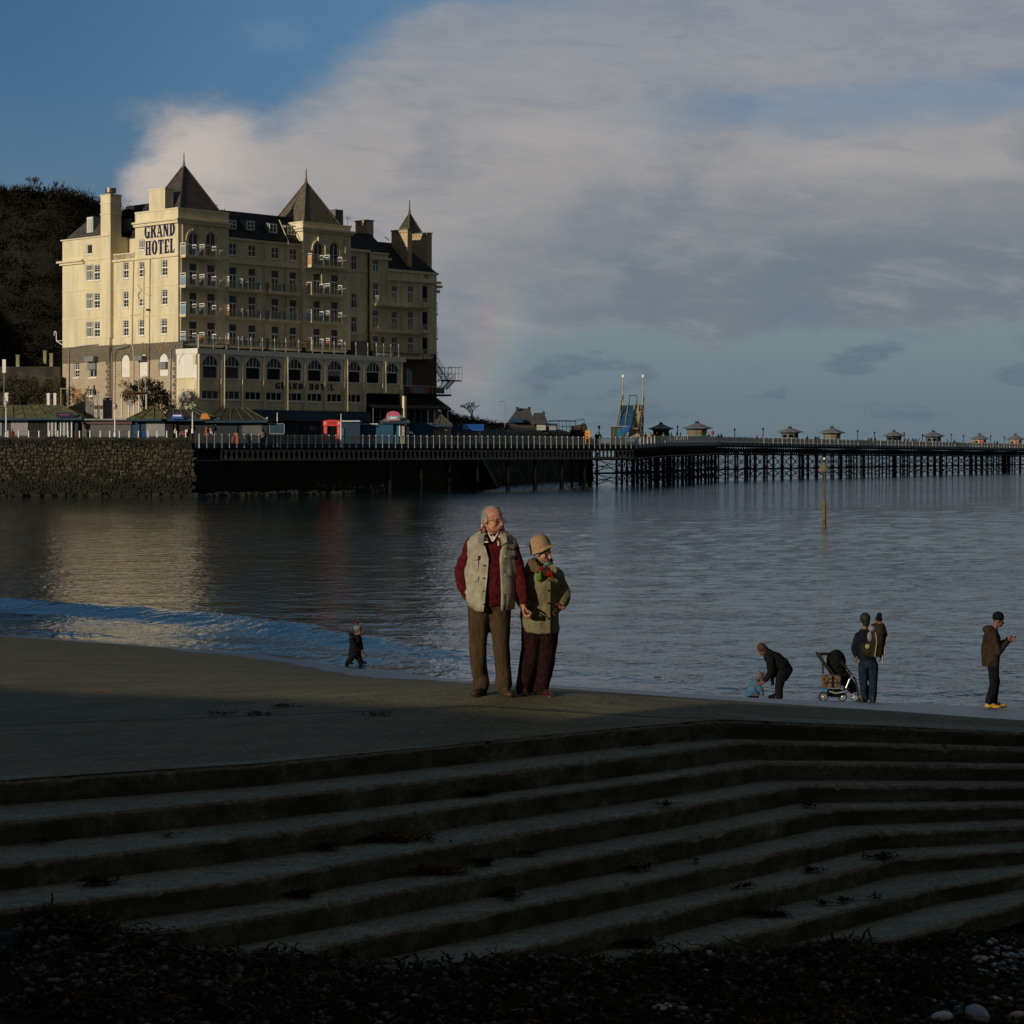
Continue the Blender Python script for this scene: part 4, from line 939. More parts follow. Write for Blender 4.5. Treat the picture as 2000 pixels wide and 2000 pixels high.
# terrace on the gallery roof
deck_z = gz(680)
ppx = [388, 417, 442, 466, 490.5, 513, 537, 558.5, 584, 610.5, 629.5, 653, 674.5, 695.5, 718.7, 735.7, 749.7, 763.6, 779]
tr = MB(); prev = None
for px in ppx:
    s = SR(px, GY); MB().box(s - .05, s + .05, GY - .02, GY + .08, deck_z, deck_z + 1.75).build('rail_post', WHITE, hotel)
a_, b_ = SR(388, GY), SR(779, GY)
for zz in (.55, 1.1, 1.65): tr.box(a_, b_, GY + .0, GY + .04, deck_z + zz - .03, deck_z + zz + .03); tr.box(a_ - .02, a_ + .02, GY, -.2, deck_z + zz - .03, deck_z + zz + .03)
tr.build('rail_bar', IRONG, hotel)
MB().box(gs0 + .0, gs0 + .9, -1.3, -.3, deck_z, deck_z + 1.0).build('planter', IRONG, hotel)
def gull(px, py, y, zoff=0): pass
# blue shop front under the gallery
BF = SR(440, GY), SR(712, GY)
MB().box(BF[0], BF[1], GY - 1.2, GY - .4, gBl, gBot - .05).build('blue_fascia', TEAL, hotel)
MB().box(gs0, BF[0], GY - .02, GY + .3, 0, gBot - .01).build('gallery_wall', CREAM, hotel)
sf = MB(); sf.box(BF[0], BF[1], GY - .3, GY + .2, 0, gBl)
sf.build('shop_front', mat('dark_blue_paint', (.008, .03, .06), .5), hotel)
for k in range(12):
    s = BF[0] + 1 + (BF[1] - BF[0] - 2) * k / 12
    MB().box(s, s + 1.2, GY - .33, GY - .305, 1.0, gBl - .5).build('pane', GLASS, hotel)
    if k % 2: MB().box(s - .3, s - .15, GY - .5, GY - .305, 0, gBl).build('pilaster', TEAL, hotel)
# open terrace and veranda on the right
va, vb = pil[8] + .3, SR(866, GY - .0)
zv0 = ZR(720, 796, GY - 1.5); zv1 = ZR(720, 772, GY + .6)
mb = MB(); vb2 = SR(848, 0)
mb.q((va, GY - 1.6, zv0), (vb, GY - 1.6, zv0), (vb2, .3, zv1 + .4), (va, .3, zv1 + .4)).q((vb, GY - 1.6, zv0), (vb, 3, zv0), (vb2, .3, zv1 + .4)).q((va, GY - 1.6, zv0 - .15), (vb, GY - 1.6, zv0 - .15), (vb, GY - 1.6, zv0), (va, GY - 1.6, zv0))
mb.build('veranda_roof', SLATE, hotel)
gl = MB(); n = 26
for k in range(n + 1):
    f = k / n; x0_ = va + (vb - va) * f; x1_ = va + (vb2 - va) * f; gl.tube((x0_, GY - 1.62, zv0 + .03), (x1_, .25, zv1 + .43), .04, n=4)
gl.build('glazing_bars', IRON, hotel, kind='stuff')
MB().box(va, vb - .5, GY - 1.4, 3, -.1, 2.2).build('terrace_base', TEAL, hotel)
MB().box(va, vb - .6, GY + 2.2, 2.8, 2.2, zv0).build('terrace_back_wall', DARK, hotel)
for k in range(12):
    s = va + .3 + (vb - va - .8) * k / 11; MB().box(s - .06, s + .06, GY - 1.4, GY - 1.28, 2.2, zv0).build('veranda_post', IRONG if k < 8 else WHITE, hotel)
s = SR(778, GY - .4); MB().box(s - .22, s + .22, GY - 1.8, GY - 1.4, 0, ZR(778, 774, GY)).build('column', CREAMT, hotel)
# stone base of the far bay, arched window, banner, balcony
mb = MB(); aw = (SR(793, FY), SR(806, FY), ZR(800, 756, FY), ZR(800, 719, FY), 'arch'); wallmesh(mb, 'x', FY, s4, s6, 0, zStone, [aw]); mb.build('stone_wall', mortar('dark_stone', (.14, .09, .055), (.10, .065, .045), (.05, .04, .03), .6, .3), hotel)
MB().box(s4, s6 - .3, FY + .4, 10, 0, zStone).build('inner_floors', DARK, hotel)
window('x', FY, *aw[:4], 'three', GLASSB, arch=True)
zb_ = ZR(800, 772, FY - 1.3)
bo = MB().box(SR(785, -1), SR(878, -1), -1.4, FY - .01, zb_, zb_ + .25).build('balcony', IRON, hotel)
r_ = MB(); r_.path([(SR(785, -1), -1.35, zb_ + 1.35), (SR(876, -1), -1.35, zb_ + 1.35), (SR(876, -1), 0, zb_ + 1.35)], .04, 4)
for k in range(14): s = SR(785, -1) + (SR(876, -1) - SR(785, -1)) * k / 13; r_.tube((s, -1.35, zb_ + .25), (s, -1.35, zb_ + 1.35), .035, n=4)
r_.build('balcony_railing', RAILP, bo)
for p0, p1, m_ in ((789, 800, mat('banner_purple', (.06, .03, .15), .6)), (800, 806, REDP), (806, 829, mat('banner_sky', (.16, .25, .34), .6)), (829, 836, REDP), (853, 868, mat('banner_green', (.10, .16, .12), .6))):
    MB().box(SR(p0, -1.4), SR(p1, -1.4) - .02, -1.44, -1.40, zb_ + .35, zb_ + 1.2).build('banner', m_, bo)
# fire escape at the sea end
fe = bpy.data.objects.new('fire_escape', None); COL.objects.link(fe); fe.parent = hotel
def FE(px, py, y=1.5): s = SR(px, y); return Vector((s, y, ZR(px, py, y)))
def flight(a, b, name='stair_flight'):
    m_ = MB()
    for off in (-.55, .55):
        A = FE(*a); B_ = FE(*b); A.y += off; B_.y += off
        m_.tube(A, B_, .09, n=4); up_ = Vector((0, 0, 1.0)); m_.tube(A + up_, B_ + up_, .04, n=4); m_.tube(A + up_ / 2, B_ + up_ / 2, .025, n=4)
        for k in range(7): P = A.lerp(B_, k / 6); m_.tube(P, P + up_, .03, n=4)
    m_.build(name, IRON, fe)
    st = MB(); A = FE(*a); B_ = FE(*b)
    for k in range(10): P = A.lerp(B_, (k + .5) / 10); st.box(P.x - .16, P.x + .16, P.y - .52, P.y + .52, P.z - .03, P.z + .03)
    st.build('stair_treads', IRON, fe, kind='stuff')
flight((850, 713), (869, 743)); flight((883, 744), (867, 761)); 
m_ = MB(); A = FE(866, 743); B_ = FE(892, 744); m_.box(A.x, B_.x, .4, 2.6, A.z - .1, A.z + .05)
m_.build('stair_landing', IRON, fe)
m_ = MB()
for y in (.4, 2.6):
    m_.path([(A.x, y, A.z + 1.9), (B_.x, y, A.z + 1.9)], .045, 4).path([(A.x, y, A.z + 1.0), (B_.x, y, A.z + 1.0)], .03, 4)
    for k in range(5): s = A.x + (B_.x - A.x) * k / 4; m_.tube((s, y, A.z), (s, y, A.z + 1.9), .04, n=4)
m_.build('landing_railing', RAILP, fe)
m_ = MB(); m_.tube(FE(848, 745), FE(853, 735), .07, n=4).tube(FE(849, 770), FE(866, 745), .06, n=4).tube(FE(849, 752), FE(862, 735), .05, n=4); m_.build('stair_brace', IRON, fe)
# satellite dishes and lamps on the link bay, wall lamp on the left
dm_ = MB().ell((SR(713, 1), .7, ZR(713, 674, 1)), (.45, .15, .5), 10, 6).build('satellite_dish', IRONG, hotel); MB().ell((SR(746, 0), -.2, ZR(746, 664, 0)), (.4, .15, .45), 10, 6).build('satellite_dish', IRONG, hotel)
MB().box(SR(681, 1), SR(703, 1), -.6, .9, deck_z, deck_z + 2.2).build('terrace_bar', IRONG, hotel)
MB().ell((SR(680, -.5), -.5, ZR(680, 668, -.5)), (.2, .2, .2), 8, 6).build('globe_lamp', WHITEB, hotel)
lp = MB(); ty = t2 + .1; zl_ = ZL(118, 666, BX); lp.tube((BX + .2, ty, zl_ - .6), (BX, ty + 1.2, zl_ + .0), .06, n=5).tube((BX, ty, zl_ + .02), (BX, ty + 1.2, zl_ + .05), .05, n=5)
zz = zl_; y_ = ty + 1.25
lp.path([(BX, y_, zz), (BX, y_ + .05, zz + 1.0)] + [(BX, y_ + .3 - .25 * math.cos(a * .5), zz + 1.0 + .35 * math.sin(a * .5)) for a in range(1, 7)] + [(BX, y_ + .55, zz + .8)], .07, 5)
lp.build('wall_lamp', WHITE, hotel)
# ================================================================== shore, promenade, sea wall
A0 = Vector((-37.6, 255.0)); A1 = Vector((17.8, 312.0)); P2_ = Vector((23.6, 330.0)); P3_ = Vector((36.8, 386.0)); P4_ = Vector((140.0, 563.0))
def H2W(s, t, z=HB): return Vector((HC.x + s * hc - t * hs, HC.y + s * hs + t * hc, z))
GROUND = mat('promenade_paving', (.09, .085, .075), .9, .2, .5)
GRASS = mat('rough_grass_bank', (.040, .038, .018), .95, .5, .15, .6, 2, dist=.2)
mb = MB(); poly = [(-38.8, 258.5), (-12, 290), (-8, 331), (12, 418.5), (6, 520), (-600, 560), (-600, 249), (-60, 252.6)]
i = len(mb.v); mb.v += [(x, y, 6.2) for x, y in poly] + [(x, y, -2) for x, y in poly]; n = len(poly)
mb.f.append(tuple(range(n))); 
for k in range(n): mb.f.append((k, n + k, n + (k + 1) % n, (k + 1) % n))
mb.build('promenade_ground', GROUND, kind='structure')
SW_DRY = mat('sea_wall_stone', (.012, .010, .006), .95, .5, 2.0, .8, 5, col2=(.105, .09, .054), dist=.04)
SW_WET = mat('sea_wall_weed', (.008, .008, .005), .8, .5, .4, .6, 5, col2=(.02, .018, .01), dist=.04)
SWB = mat('sea_wall_backing', (.014, .012, .008), .95, .4, .8, .5, 3)
def wall_run(name, label, pts, ztop, zbot, batter, stone_h, dry, seed, stones=True, coping=True, dens=1.0):
    random.seed(seed); root = thing(name, label, 'sea wall', (pts[0][0], pts[0][1], 0)); ox, oy = pts[0]
    for (ax, ay), (bx, by) in zip(pts, pts[1:]):
        A = Vector((ax - ox, ay - oy, 0)); B_ = Vector((bx - ox, by - oy, 0)); d = (B_ - A); L = d.length; d.normalize(); nn = Vector((d.y, -d.x, 0))
        m_ = MB(); m_.q(A + nn * batter + Vector((0, 0, zbot)), B_ + nn * batter + Vector((0, 0, zbot)), B_ + Vector((0, 0, ztop)), A + Vector((0, 0, ztop))).q(A + Vector((0, 0, ztop)), B_ + Vector((0, 0, ztop)), B_ - nn * 1 + Vector((0, 0, ztop)), A - nn * 1 + Vector((0, 0, ztop))).q(A - nn * 1 + Vector((0, 0, ztop)), B_ - nn * 1 + Vector((0, 0, ztop)), B_ - nn + Vector((0, 0, 5)), A - nn + Vector((0, 0, 5)))
        m_.build('wall_backing', SWB, root)
        if coping:
            c = MB(); 
            k = 0.0
            while k < L:
                w = min(random.uniform(.9, 1.5), L - k); P = A + d * k; Q = A + d * (k + w - .03); e = random.uniform(-.02, .02)
                c.q(P + nn * .12 + Vector((0, 0, ztop - .28)), Q + nn * .12 + Vector((0, 0, ztop - .28)), Q + nn * .12 + Vector((0, 0, ztop + .04 + e)), P + nn * .12 + Vector((0, 0, ztop + .04 + e))).q(P + nn * .12 + Vector((0, 0, ztop + .04 + e)), Q + nn * .12 + Vector((0, 0, ztop + .04 + e)), Q - nn * .5 + Vector((0, 0, ztop + .04 + e)), P - nn * .5 + Vector((0, 0, ztop + .04 + e)))
                k += w
            c.build('coping_stones', mat('coping_stone', (.035, .033, .022), .9, .3, 1), root, kind='stuff')
        if not stones: continue
        md, mw = MB(), MB(); z = zbot + .3
        while z < ztop - .35:
            h = random.uniform(.6, 1.3) * stone_h; k = random.uniform(-.3, 0)
            while k < L:
                w = random.uniform(.5, 1.6) * stone_h * 1.1; h0 = h; hh = h * random.uniform(.7, 1.15)
                if random.random() < dens:
                    f = (z - zbot) / (ztop - zbot); P = A + d * (k + w / 2) + nn * (batter * (1 - f)) + Vector((0, 0, z + h / 2 + random.uniform(-.12, .12) + .35 * noise.noise(Vector((k * .25 + ax, z * .5, 0)))))
                    pr = random.uniform(.03, .16); tilt = random.uniform(-.35, .35)
                    tgt = md if z + random.uniform(-1.0, 1.0) > dry and z + random.uniform(-.5, .5) < ztop - 1.1 else mw
                    i = len(tgt.v); ca, sa = math.cos(tilt), math.sin(tilt)
                    for (u, v, q_) in ((-.5, -.5, -.1), (.5, -.5, -.1), (.5, .5, -.1), (-.5, .5, -.1), (-.30, -.34, 1), (.34, -.28, 1), (.28, .36, 1), (-.36, .26, 1)):
                        u += random.uniform(-.07, .07); v += random.uniform(-.07, .07)
                        uu, vv = (u * ca - v * sa) * (w - .05), (u * sa + v * ca) * (hh - .05)
                        tgt.v.append(tuple(P + d * uu + Vector((0, 0, vv)) + nn * (pr * q_)))
                    for f_ in ((0, 1, 5, 4), (1, 2, 6, 5), (2, 3, 7, 6), (3, 0, 4, 7), (4, 5, 6, 7)): tgt.f.append(tuple(i + q for q in f_))
                k += w
            z += h
        if md.v: md.build('wall_stones', SW_DRY, root, kind='stuff')
        if mw.v: mw.build('wall_stones', SW_WET, root, kind='stuff')
    return root
wall_run('sea_wall', 'rough rubble stone sea wall below the promenade on the left', [(-130, 250.5), (-60, 252), (-37.9, 254.8)], 6.85, -1, 1.3, .42, 2.3, 5)
wall_run('sea_wall', 'dark stone sea wall under the near end of the pier deck', [(-37.6, 256.2), (-9, 285.5)], 5.6, -1, .5, .5, 4.4, 6, dens=.8, coping=False)
wall_run('sea_wall', 'low dark headland wall seen behind the pier legs', [(-9, 285.5), (-4.6, 330), (15, 418)], 6.4, -1, 1.0, .8, 5.4, 7, dens=.5, coping=False)
# weed and rubble at the foot of the wall
random.seed(8); mb = MB()
for k in range(420):
    x = random.uniform(-75, -20); y = 252.5 + max(0, (x + 37)) * 1.03 - random.uniform(.9, 2.3) + (0 if x > -60 else 0); r = random.uniform(.25, .8)
    mb.ell((x, y, random.uniform(-.25, .15)), (r, r * .8, r * random.uniform(.35, .7)), 6, 4)
tag(mb.build('weedy_rocks', SW_WET, kind='stuff'), 'dark weedy rocks along the foot of the sea wall', 'rocks')
# rail along the sea wall (white posts)
fr = thing('promenade_railing', 'low railing of white posts on top of the rubble sea wall', 'railing', (-60, 252, 6.85))
def wallpt(px):      # world point on sea wall top for a photo column
    k = (px - 1000) / F
    for (ax, ay), (bx, by) in (((-130, 250.5), (-60, 252)), ((-60, 252), (-37.9, 254.8))):
        den = (bx - ax) - k * (by - ay); u = (k * ay - ax) / den if abs(den) > 1e-9 else 0
        if u <= 1 or bx == -37.9: return Vector((ax + (bx - ax) * u, ay + (by - ay) * u + .25, 6.85))
pm = MB().box(-.055, .055, -.055, .055, -.3, .82).mesh('rail_post'); pm.materials.append(WHITE)
posts = [-24, -4, 14.5, 35, 55, 75, 95.5, 112, 132, 154.5, 175, 195, 213.6, 232.3, 251.3, 269.6, 288.5, 306, 325, 344, 362]
for px in posts: o_ = link('rail_post', pm, fr); o_.location = wallpt(px) - Vector((-60, 252, 6.85))
a_, b_, c_ = wallpt(-24), wallpt(14), wallpt(362); o0 = Vector((-60, 252, 6.85)); rr = MB()
for zz in (.35, .7): rr.path([p - o0 + Vector((0, 0, zz)) for p in (a_, b_, c_)], .016, 4)
rr.build('rail_bar', IRONG, fr)
# ================================================================== THE PIER
pier = thing('pier', 'long iron pleasure pier on slender braced piles running out to sea', 'pier', (A0.x, A0.y, 0)); PO = Vector((A0.x, A0.y, 0))
path = [(A0, 6.1), (A1, 6.15), (P2_, 6.55), (P3_, 6.85), (P4_, 6.15)]
cum = [0.0]
for (a, _), (b, _) in zip(path, path[1:]): cum.append(cum[-1] + (b - a).length)
def at(d, off=0.0):
    for k in range(len(path) - 1):
        if d <= cum[k + 1] or k == len(path) - 2:
            u = (d - cum[k]) / (cum[k + 1] - cum[k]); a, za = path[k]; b, zb = path[k + 1]; dr = (b - a).normalized()
            # smooth the direction near corners
            nn = Vector((dr.y, -dr.x)); p = a + (b - a) * u + nn * off; return Vector((p.x, p.y, za + (zb - za) * u)), dr, nn
LB = cum[2]                           # where section B starts
WA, WB = 14.0, 8.0
def strip(d0, d1, off0, off1, z0, z1, name, m, step=4.0, kind=None):
    mb = MB(); n = max(1, int((d1 - d0) / step)); prev = None
    for k in range(n + 1):
        d = d0 + (d1 - d0) * k / n; p, dr, nn = at(d); r = [Vector((p.x + nn.x * o, p.y + nn.y * o, p.z + z)) - PO for o, z in ((off0, z0), (off1, z0), (off1, z1), (off0, z1))]
        i = len(mb.v); mb.v += [tuple(q) for q in r]
        if k:
            for a in range(4): mb.f.append((i - 4 + a, i - 4 + (a + 1) % 4, i + (a + 1) % 4, i + a))
        if k in (0, n): mb.f.append((i, i + 1, i + 2, i + 3))
    return mb.build(name, m, pier, kind=kind)
LT = cum[-1]
strip(0, LB, -WA, 0, -.25, 0, 'deck', TIMBER); strip(LB, LT, -WB, 0, -.25, 0, 'deck', TIMBER)
strip(0, LT, .002, .12, -.42, .12, 'edge_beam', TEAL); strip(LB, LT, -WB - .12, -WB - .002, -.42, .12, 'edge_beam', TEAL)
strip(0, LT, -.3, .0, -.75, -.42, 'girder', IRON); strip(0, LT, -.15, .05, -2.0, -1.85, 'girder', IRONG)
# ogee bracket panels of section A
def oval_panel(w, h, a, b, t, m_name='girder_panel', N=12):
    m_ = MB(); rim = []
    for k in range(N): an = 2 * math.pi * k / N; rim.append((a * math.cos(an), b * math.sin(an)))
    outer = []
    for k in range(N):
        an = 2 * math.pi * k / N; c, s = math.cos(an), math.sin(an); sc = min(w / 2 / abs(c) if abs(c) > 1e-6 else 1e9, h / 2 / abs(s) if abs(s) > 1e-6 else 1e9); outer.append((c * sc, s * sc))
    for k in range(N):
        j = (k + 1) % N
        for y, fl in ((-t / 2, 1), (t / 2, -1)): m_.q((outer[k][0], y, outer[k][1]), (outer[j][0], y, outer[j][1]), (rim[j][0], y, rim[j][1]), (rim[k][0], y, rim[k][1]))
        m_.q((rim[k][0], -t / 2, rim[k][1]), (rim[j][0], -t / 2, rim[j][1]), (rim[j][0], t / 2, rim[j][1]), (rim[k][0], t / 2, rim[k][1]))
    return m_.mesh(m_name)
PANA = mat('grey_bracket', (.24, .24, .22), .6, .25, 2)
pa = oval_panel(.80, 1.22, .27, .56, .08); pa.materials.append(PANA)
d = 4.2
while d < cum[1]:
    p, dr, nn = at(d, .02); o_ = link('girder_panel', pa, pier); o_.location = p - PO + Vector((0, 0, -1.28)); o_.rotation_euler = (0, 0, math.atan2(dr.y, dr.x)); d += .82
# lattice girder of section B: crossed flats
def lattice(d0, d1, off, name='lattice_girder', m=IRON):
    mb = MB(); d = d0; w = 1.1
    while d < d1:
        p, dr, nn = at(d, off); q, _, _ = at(d + w, off)
        a = p - PO; b = q - PO
        mb.tube(a + Vector((0, 0, -.7)), b + Vector((0, 0, -1.9)), .09, n=4, cap=False); mb.tube(a + Vector((0, 0, -1.9)), b + Vector((0, 0, -.7)), .09, n=4, cap=False); mb.tube(a + Vector((0, 0, -.7)), a + Vector((0, 0, -1.9)), .11, n=4, cap=False)
        d += w
    mb.build(name, m, pier, kind='stuff')
lattice(cum[1], LT, 0); lattice(LB, LT, -WB, ); strip(LB, LT, -WB - .1, -WB + .1, -2.0, -1.85, 'girder', IRON); strip(cum[1], LB + 6, -.35, -.25, -1.75, -.75, 'inner_girder', IRON); 
# piles, cross-bracing
pile = MB().tube((0, 0, -1.5), (0, 0, 4.7), .19, .17, 8).tube((0, 0, 1.9), (0, 0, 2.15), .27, .27, 8).tube((0, 0, 4.3), (0, 0, 4.75), .2, .34, 8).mesh('pile'); pile.materials.append(IRON)
pileT = MB().tube((0, 0, -1.5), (0, 0, 4.7), .30, .28, 8).tube((0, 0, 1.9), (0, 0, 2.2), .38, .38, 8).mesh('pile'); pileT.materials.append(IRON)
def pile_at(d, off, thick=False):
    p, dr, nn = at(d, off); o_ = link('pile', pileT if thick else pile, pier); o_.location = (p.x - PO.x, p.y - PO.y, 0); o_.scale = (1, 1, (p.z - 1.6) / 4.5); return p
brace = MB(); rods = MB()
def xbrace(p, q, z0, z1, hz=True):
    a = Vector((p.x, p.y, 0)) - PO; b = Vector((q.x, q.y, 0)) - PO
    for (u, v) in ((z0, z1), (z1, z0)): rods.tube(a + Vector((0, 0, u)), b + Vector((0, 0, v)), .05, n=4, cap=False)
    if hz: brace.tube(a + Vector((0, 0, z1)), b + Vector((0, 0, z1)), .085, n=4, cap=False)
    c = (a + b) / 2 + Vector((0, 0, (z0 + z1) / 2)); rods.ell(c, (.16, .16, .16), 6, 4)
# section A front piles
for px in (765, 825, 880, 935, 995, 1048, 1100, 1144):
    k = (px - 1000) / F; a, b = A0, A1; den = (b.x - a.x) - k * (b.y - a.y); u = (k * a.y - a.x) / den; pile_at(u * cum[1], -.3, True)
last = None; d = cum[1] + .6; j = 0
Bd = []
while d < LT - 1: Bd.append(d); d += 4.35 if d > LB + 10 else 4.6
for j, d in enumerate(Bd):
    w = WB if d > LB else 10.0
    front = pile_at(d, -.3, j % 7 == 3); back = pile_at(d, -w + .3, False)
    if j % 6 == 2: pile_at(d + 1.1, -.3); pile_at(d + 1.1, -w + .3)
    if j % 6 == 4: pile_at(d + 2.0, -w / 2)
    if last:
        for (p, q) in ((last[0], front), (last[1], back)): xbrace(p, q, 2.05, p.z - 2.1); xbrace(p, q, .05, 2.0)
    if j % 2 == 0: xbrace(front, back, .2, 2.05); xbrace(front, back, 2.1, front.z - 2.1)
    last = (front, back)
brace.build('cross_beam', IRON, pier, kind='stuff'); rods.build('tie_rods', IRON, pier, kind='stuff')
# section A diagonal tie bars near the water
tb = MB()
prev = None
for px in (880, 935, 995, 1048, 1100, 1144):
    k = (px - 1000) / F; den = (A1.x - A0.x) - k * (A1.y - A0.y); u = (k * A0.y - A0.x) / den; p, _, _ = at(u * cum[1], -.3); p = Vector((p.x, p.y, 0)) - PO
    if prev is not None: m2 = (p + prev) / 2; tb.tube(prev + Vector((0, 0, 1.3)), prev.lerp(p, .42) + Vector((0, 0, .05)), .05, n=4); tb.tube(p + Vector((0, 0, 1.3)), prev.lerp(p, .58) + Vector((0, 0, .05)), .05, n=4)
    prev = p
tb.build('tie_rods', IRON, pier, kind='stuff')
# railings
RW = mat('pier_railing_paint', (.70, .69, .64), .5, .1, 1)
RG = mat('pier_railing_infill', (.42, .44, .44), .5, .2, 1)
rp = MB().box(-.05, .05, -.05, .05, -.45, 1.12).ell((0, 0, 1.18), (.08, .08, .08), 6, 4).mesh('railing_post'); rp.materials.append(RW)
d = .5; post_d = []
while d < LT: post_d.append(d); d += 1.13 if d < cum[1] else 2.2
for d in post_d[:290]:
    p, dr, nn = at(d, .2); o_ = link('railing_post', rp, pier); o_.location = p - PO; o_.rotation_euler = (0, 0, math.atan2(dr.y, dr.x))
def infill(d0, d1, off, step, m, w=.02, cross=False, name='railing_infill'):
    mb = MB(); d = d0; p0 = None
    while d < d1:
        p, dr, nn = at(d, off); q, _, _ = at(min(d + step, LT - .01), off); p = p - PO; q = q - PO
        z = Vector((0, 0, 1))
        mb.q(p + z * .15 - Vector((dr.x, dr.y, 0)) * w, p + z * .15 + Vector((dr.x, dr.y, 0)) * w, p + z * 1.05 + Vector((dr.x, dr.y, 0)) * w, p + z * 1.05 - Vector((dr.x, dr.y, 0)) * w)
        if cross: mb.tube(p + z * .2, q + z * .62, w * .8, n=3, cap=False); mb.tube(p + z * .62, q + z * .2, w * .8, n=3, cap=False); mb.tube(p + z * .62, q + z * 1.0, w * .8, n=3, cap=False); mb.tube(p + z * 1.0, q + z * .62, w * .8, n=3, cap=False)
        mb.tube(p + z * 1.08, q + z * 1.08, .045, n=4, cap=False); mb.tube(p + z * .14, q + z * .14, .035, n=3, cap=False)
        d += step
    mb.build(name, m, pier, kind='stuff')
infill(0.5, 58, .2, .30, RG, .022, True); infill(58, cum[2], .2, .22, RW, .05); infill(cum[2], LT, .2, .26, RW, .09); infill(LB, LT, -WB - .05, .35, RG, .06)
# bench backs along the pier that close parts of the railing
strip(LB + 1, LT, -.9, -.82, .35, .95, 'bench_back', mat('bench_slat', (.20, .16, .12), .7, .3), kind='stuff')
# ================================================================== hillside behind and left of the hotel
def hill_h(x, y):
    """height of the wooded headland"""
    px = 1000 + F * x / y
    ridge = interp([(-3500, 250), (-900, 250), (-300, 356), (0, 384), (60, 382), (120, 394), (165, 406), (190, 420), (230, 416), (290, 418), (420, 470), (620, 640), (800, 760), (900, 800)], px)     # photo row of the skyline
    zr = EYE + (HOR - ridge) * 345 / F
    ys = 300 + max(0, (px - 120)) * .09
    f = max(0, min(1, (y - ys) / 42.0)); f = f * f * (3 - 2 * f)
    z = 6.0 + (zr - 6.0) * f
    z += f * 2.2 * noise.noise(Vector((x * .07, y * .07, 1))) + f * .9 * noise.noise(Vector((x * .22, y * .22, 5)))
    return z
def spur_h(x, y):     # unseen arm of the same hill, extended outside the picture to shade the slope
    d = (Vector((x, y)) - Vector((-185, 262))).length
    return 6 + max(0, 62 * (1 - (d / 75) ** 2))
mb = MB(); xs_ = [-330 + 5 * i for i in range(70)]; ys_ = [205 + 5 * j for j in range(42)]
for y in ys_:
    for x in xs_:
        h = hill_h(x, y); px = 1000 + F * x / y
        if px < -300 or y < 300: h = max(h if y > 295 else 5.0, spur_h(x, y) if px < -120 else 5)
        if y < 262 and px > -300: h = 3
        mb.v.append((x, y, h if h > 6.05 else (5.5 if y > 300 and x < 0 else -4)))
nx = len(xs_)
for j in range(len(ys_) - 1):
    for i in range(nx - 1): mb.f.append((j * nx + i, j * nx + i + 1, (j + 1) * nx + i + 1, (j + 1) * nx + i))
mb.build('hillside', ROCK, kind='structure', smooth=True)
# scrub: leafy clumps over the slope that the photo shows
random.seed(21)
def leaf_clump(mb, c, r, n, ls):
    for _ in range(n):
        v = Vector((random.gauss(0, 1), random.gauss(0, 1), random.gauss(0, .8))); v = v.normalized() * r * random.random() ** .4; p = c + v
        a = Vector((random.uniform(-1, 1), random.uniform(-1, 1), random.uniform(-1, 1))).normalized() * ls; b = a.orthogonal().normalized() * ls * random.uniform(.5, 1); 
        mb.q(p - a - b, p + a - b, p + a + b)
for name, m, cnt, sd_ in (('scrub_foliage', SCRUB, 1500, 1), ('scrub_foliage', mat('dead_bracken', (.022, .015, .007), .95, .5, .3, 0, col2=(.045, .030, .014)), 500, 2)):
    random.seed(sd_); mb = MB()
    for k in range(cnt):
        y = random.uniform(300, 352); px = random.uniform(-60, 330); x = (px - 1000) * y / F; z = hill_h(x, y); c = Vector((x, y, z + random.uniform(0, .8)))
        leaf_clump(mb, c, random.uniform(.6, 1.7), 30, random.uniform(.10, .20))
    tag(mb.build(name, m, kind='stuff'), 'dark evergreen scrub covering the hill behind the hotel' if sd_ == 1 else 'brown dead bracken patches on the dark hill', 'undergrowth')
# bare trees along the skyline
def bare_tree(loc, h, seed, name='bare_tree', label='', group=None, spread=.5, mat_=BARK, lean=0, twig=.022):
    rnd = random.Random(seed); root = thing(name, label, 'tree', loc, 0, group)
    tr, cr = MB(), MB()
    def grow(p, d, L, r, depth):
        q = p + d * L; (tr if depth < 2 else cr).tube(p, q, r, r * .65, 5 if depth < 2 else 3, cap=False)
        if depth >= 5: return
        for k in range(rnd.choice((2, 3, 3)) if depth < 4 else 3):
            dv = (d + Vector((rnd.uniform(-1, 1), rnd.uniform(-1, 1), rnd.uniform(-.3, .7))) * spread).normalized()
            grow(p + (q - p) * rnd.uniform(.55, 1), dv, L * rnd.uniform(.58, .8), max(r * .58, twig), depth + 1)
    grow(Vector((0, 0, -.4)), Vector((lean, 0, 1)).normalized(), h * .30, h * .03, 0)
    tr.build('trunk', mat_, root); cr.build('crown', mat_, root, kind='stuff' if False else None)
    return root
tl = [(8, 4.5, 'low bare tree on the hill skyline at the far left'), (30, 5.2, 'spindly bare tree on the hill skyline left of the tallest one'), (62, 7.6, 'tallest bare tree on the hill skyline above the hotel\'s left side'), (88, 5.8, 'bushy bare tree just right of the tallest one on the skyline'), (112, 6.2, 'bare tree with upright twigs on the middle of the hill skyline'), (140, 6.0, 'bare tree near the falling end of the hill skyline'), (160, 5.6, 'last bare tree on the ridge left of the hotel chimney')]
for k, (px, h, lab) in enumerate(tl):
    y = 343; x = (px - 1000) * y / F; bare_tree((x, y, hill_h(x, y) - .3), h * .8, 40 + k, label=lab, group='bare trees on the hill skyline', spread=.75, twig=.03)
mb = MB(); random.seed(5)
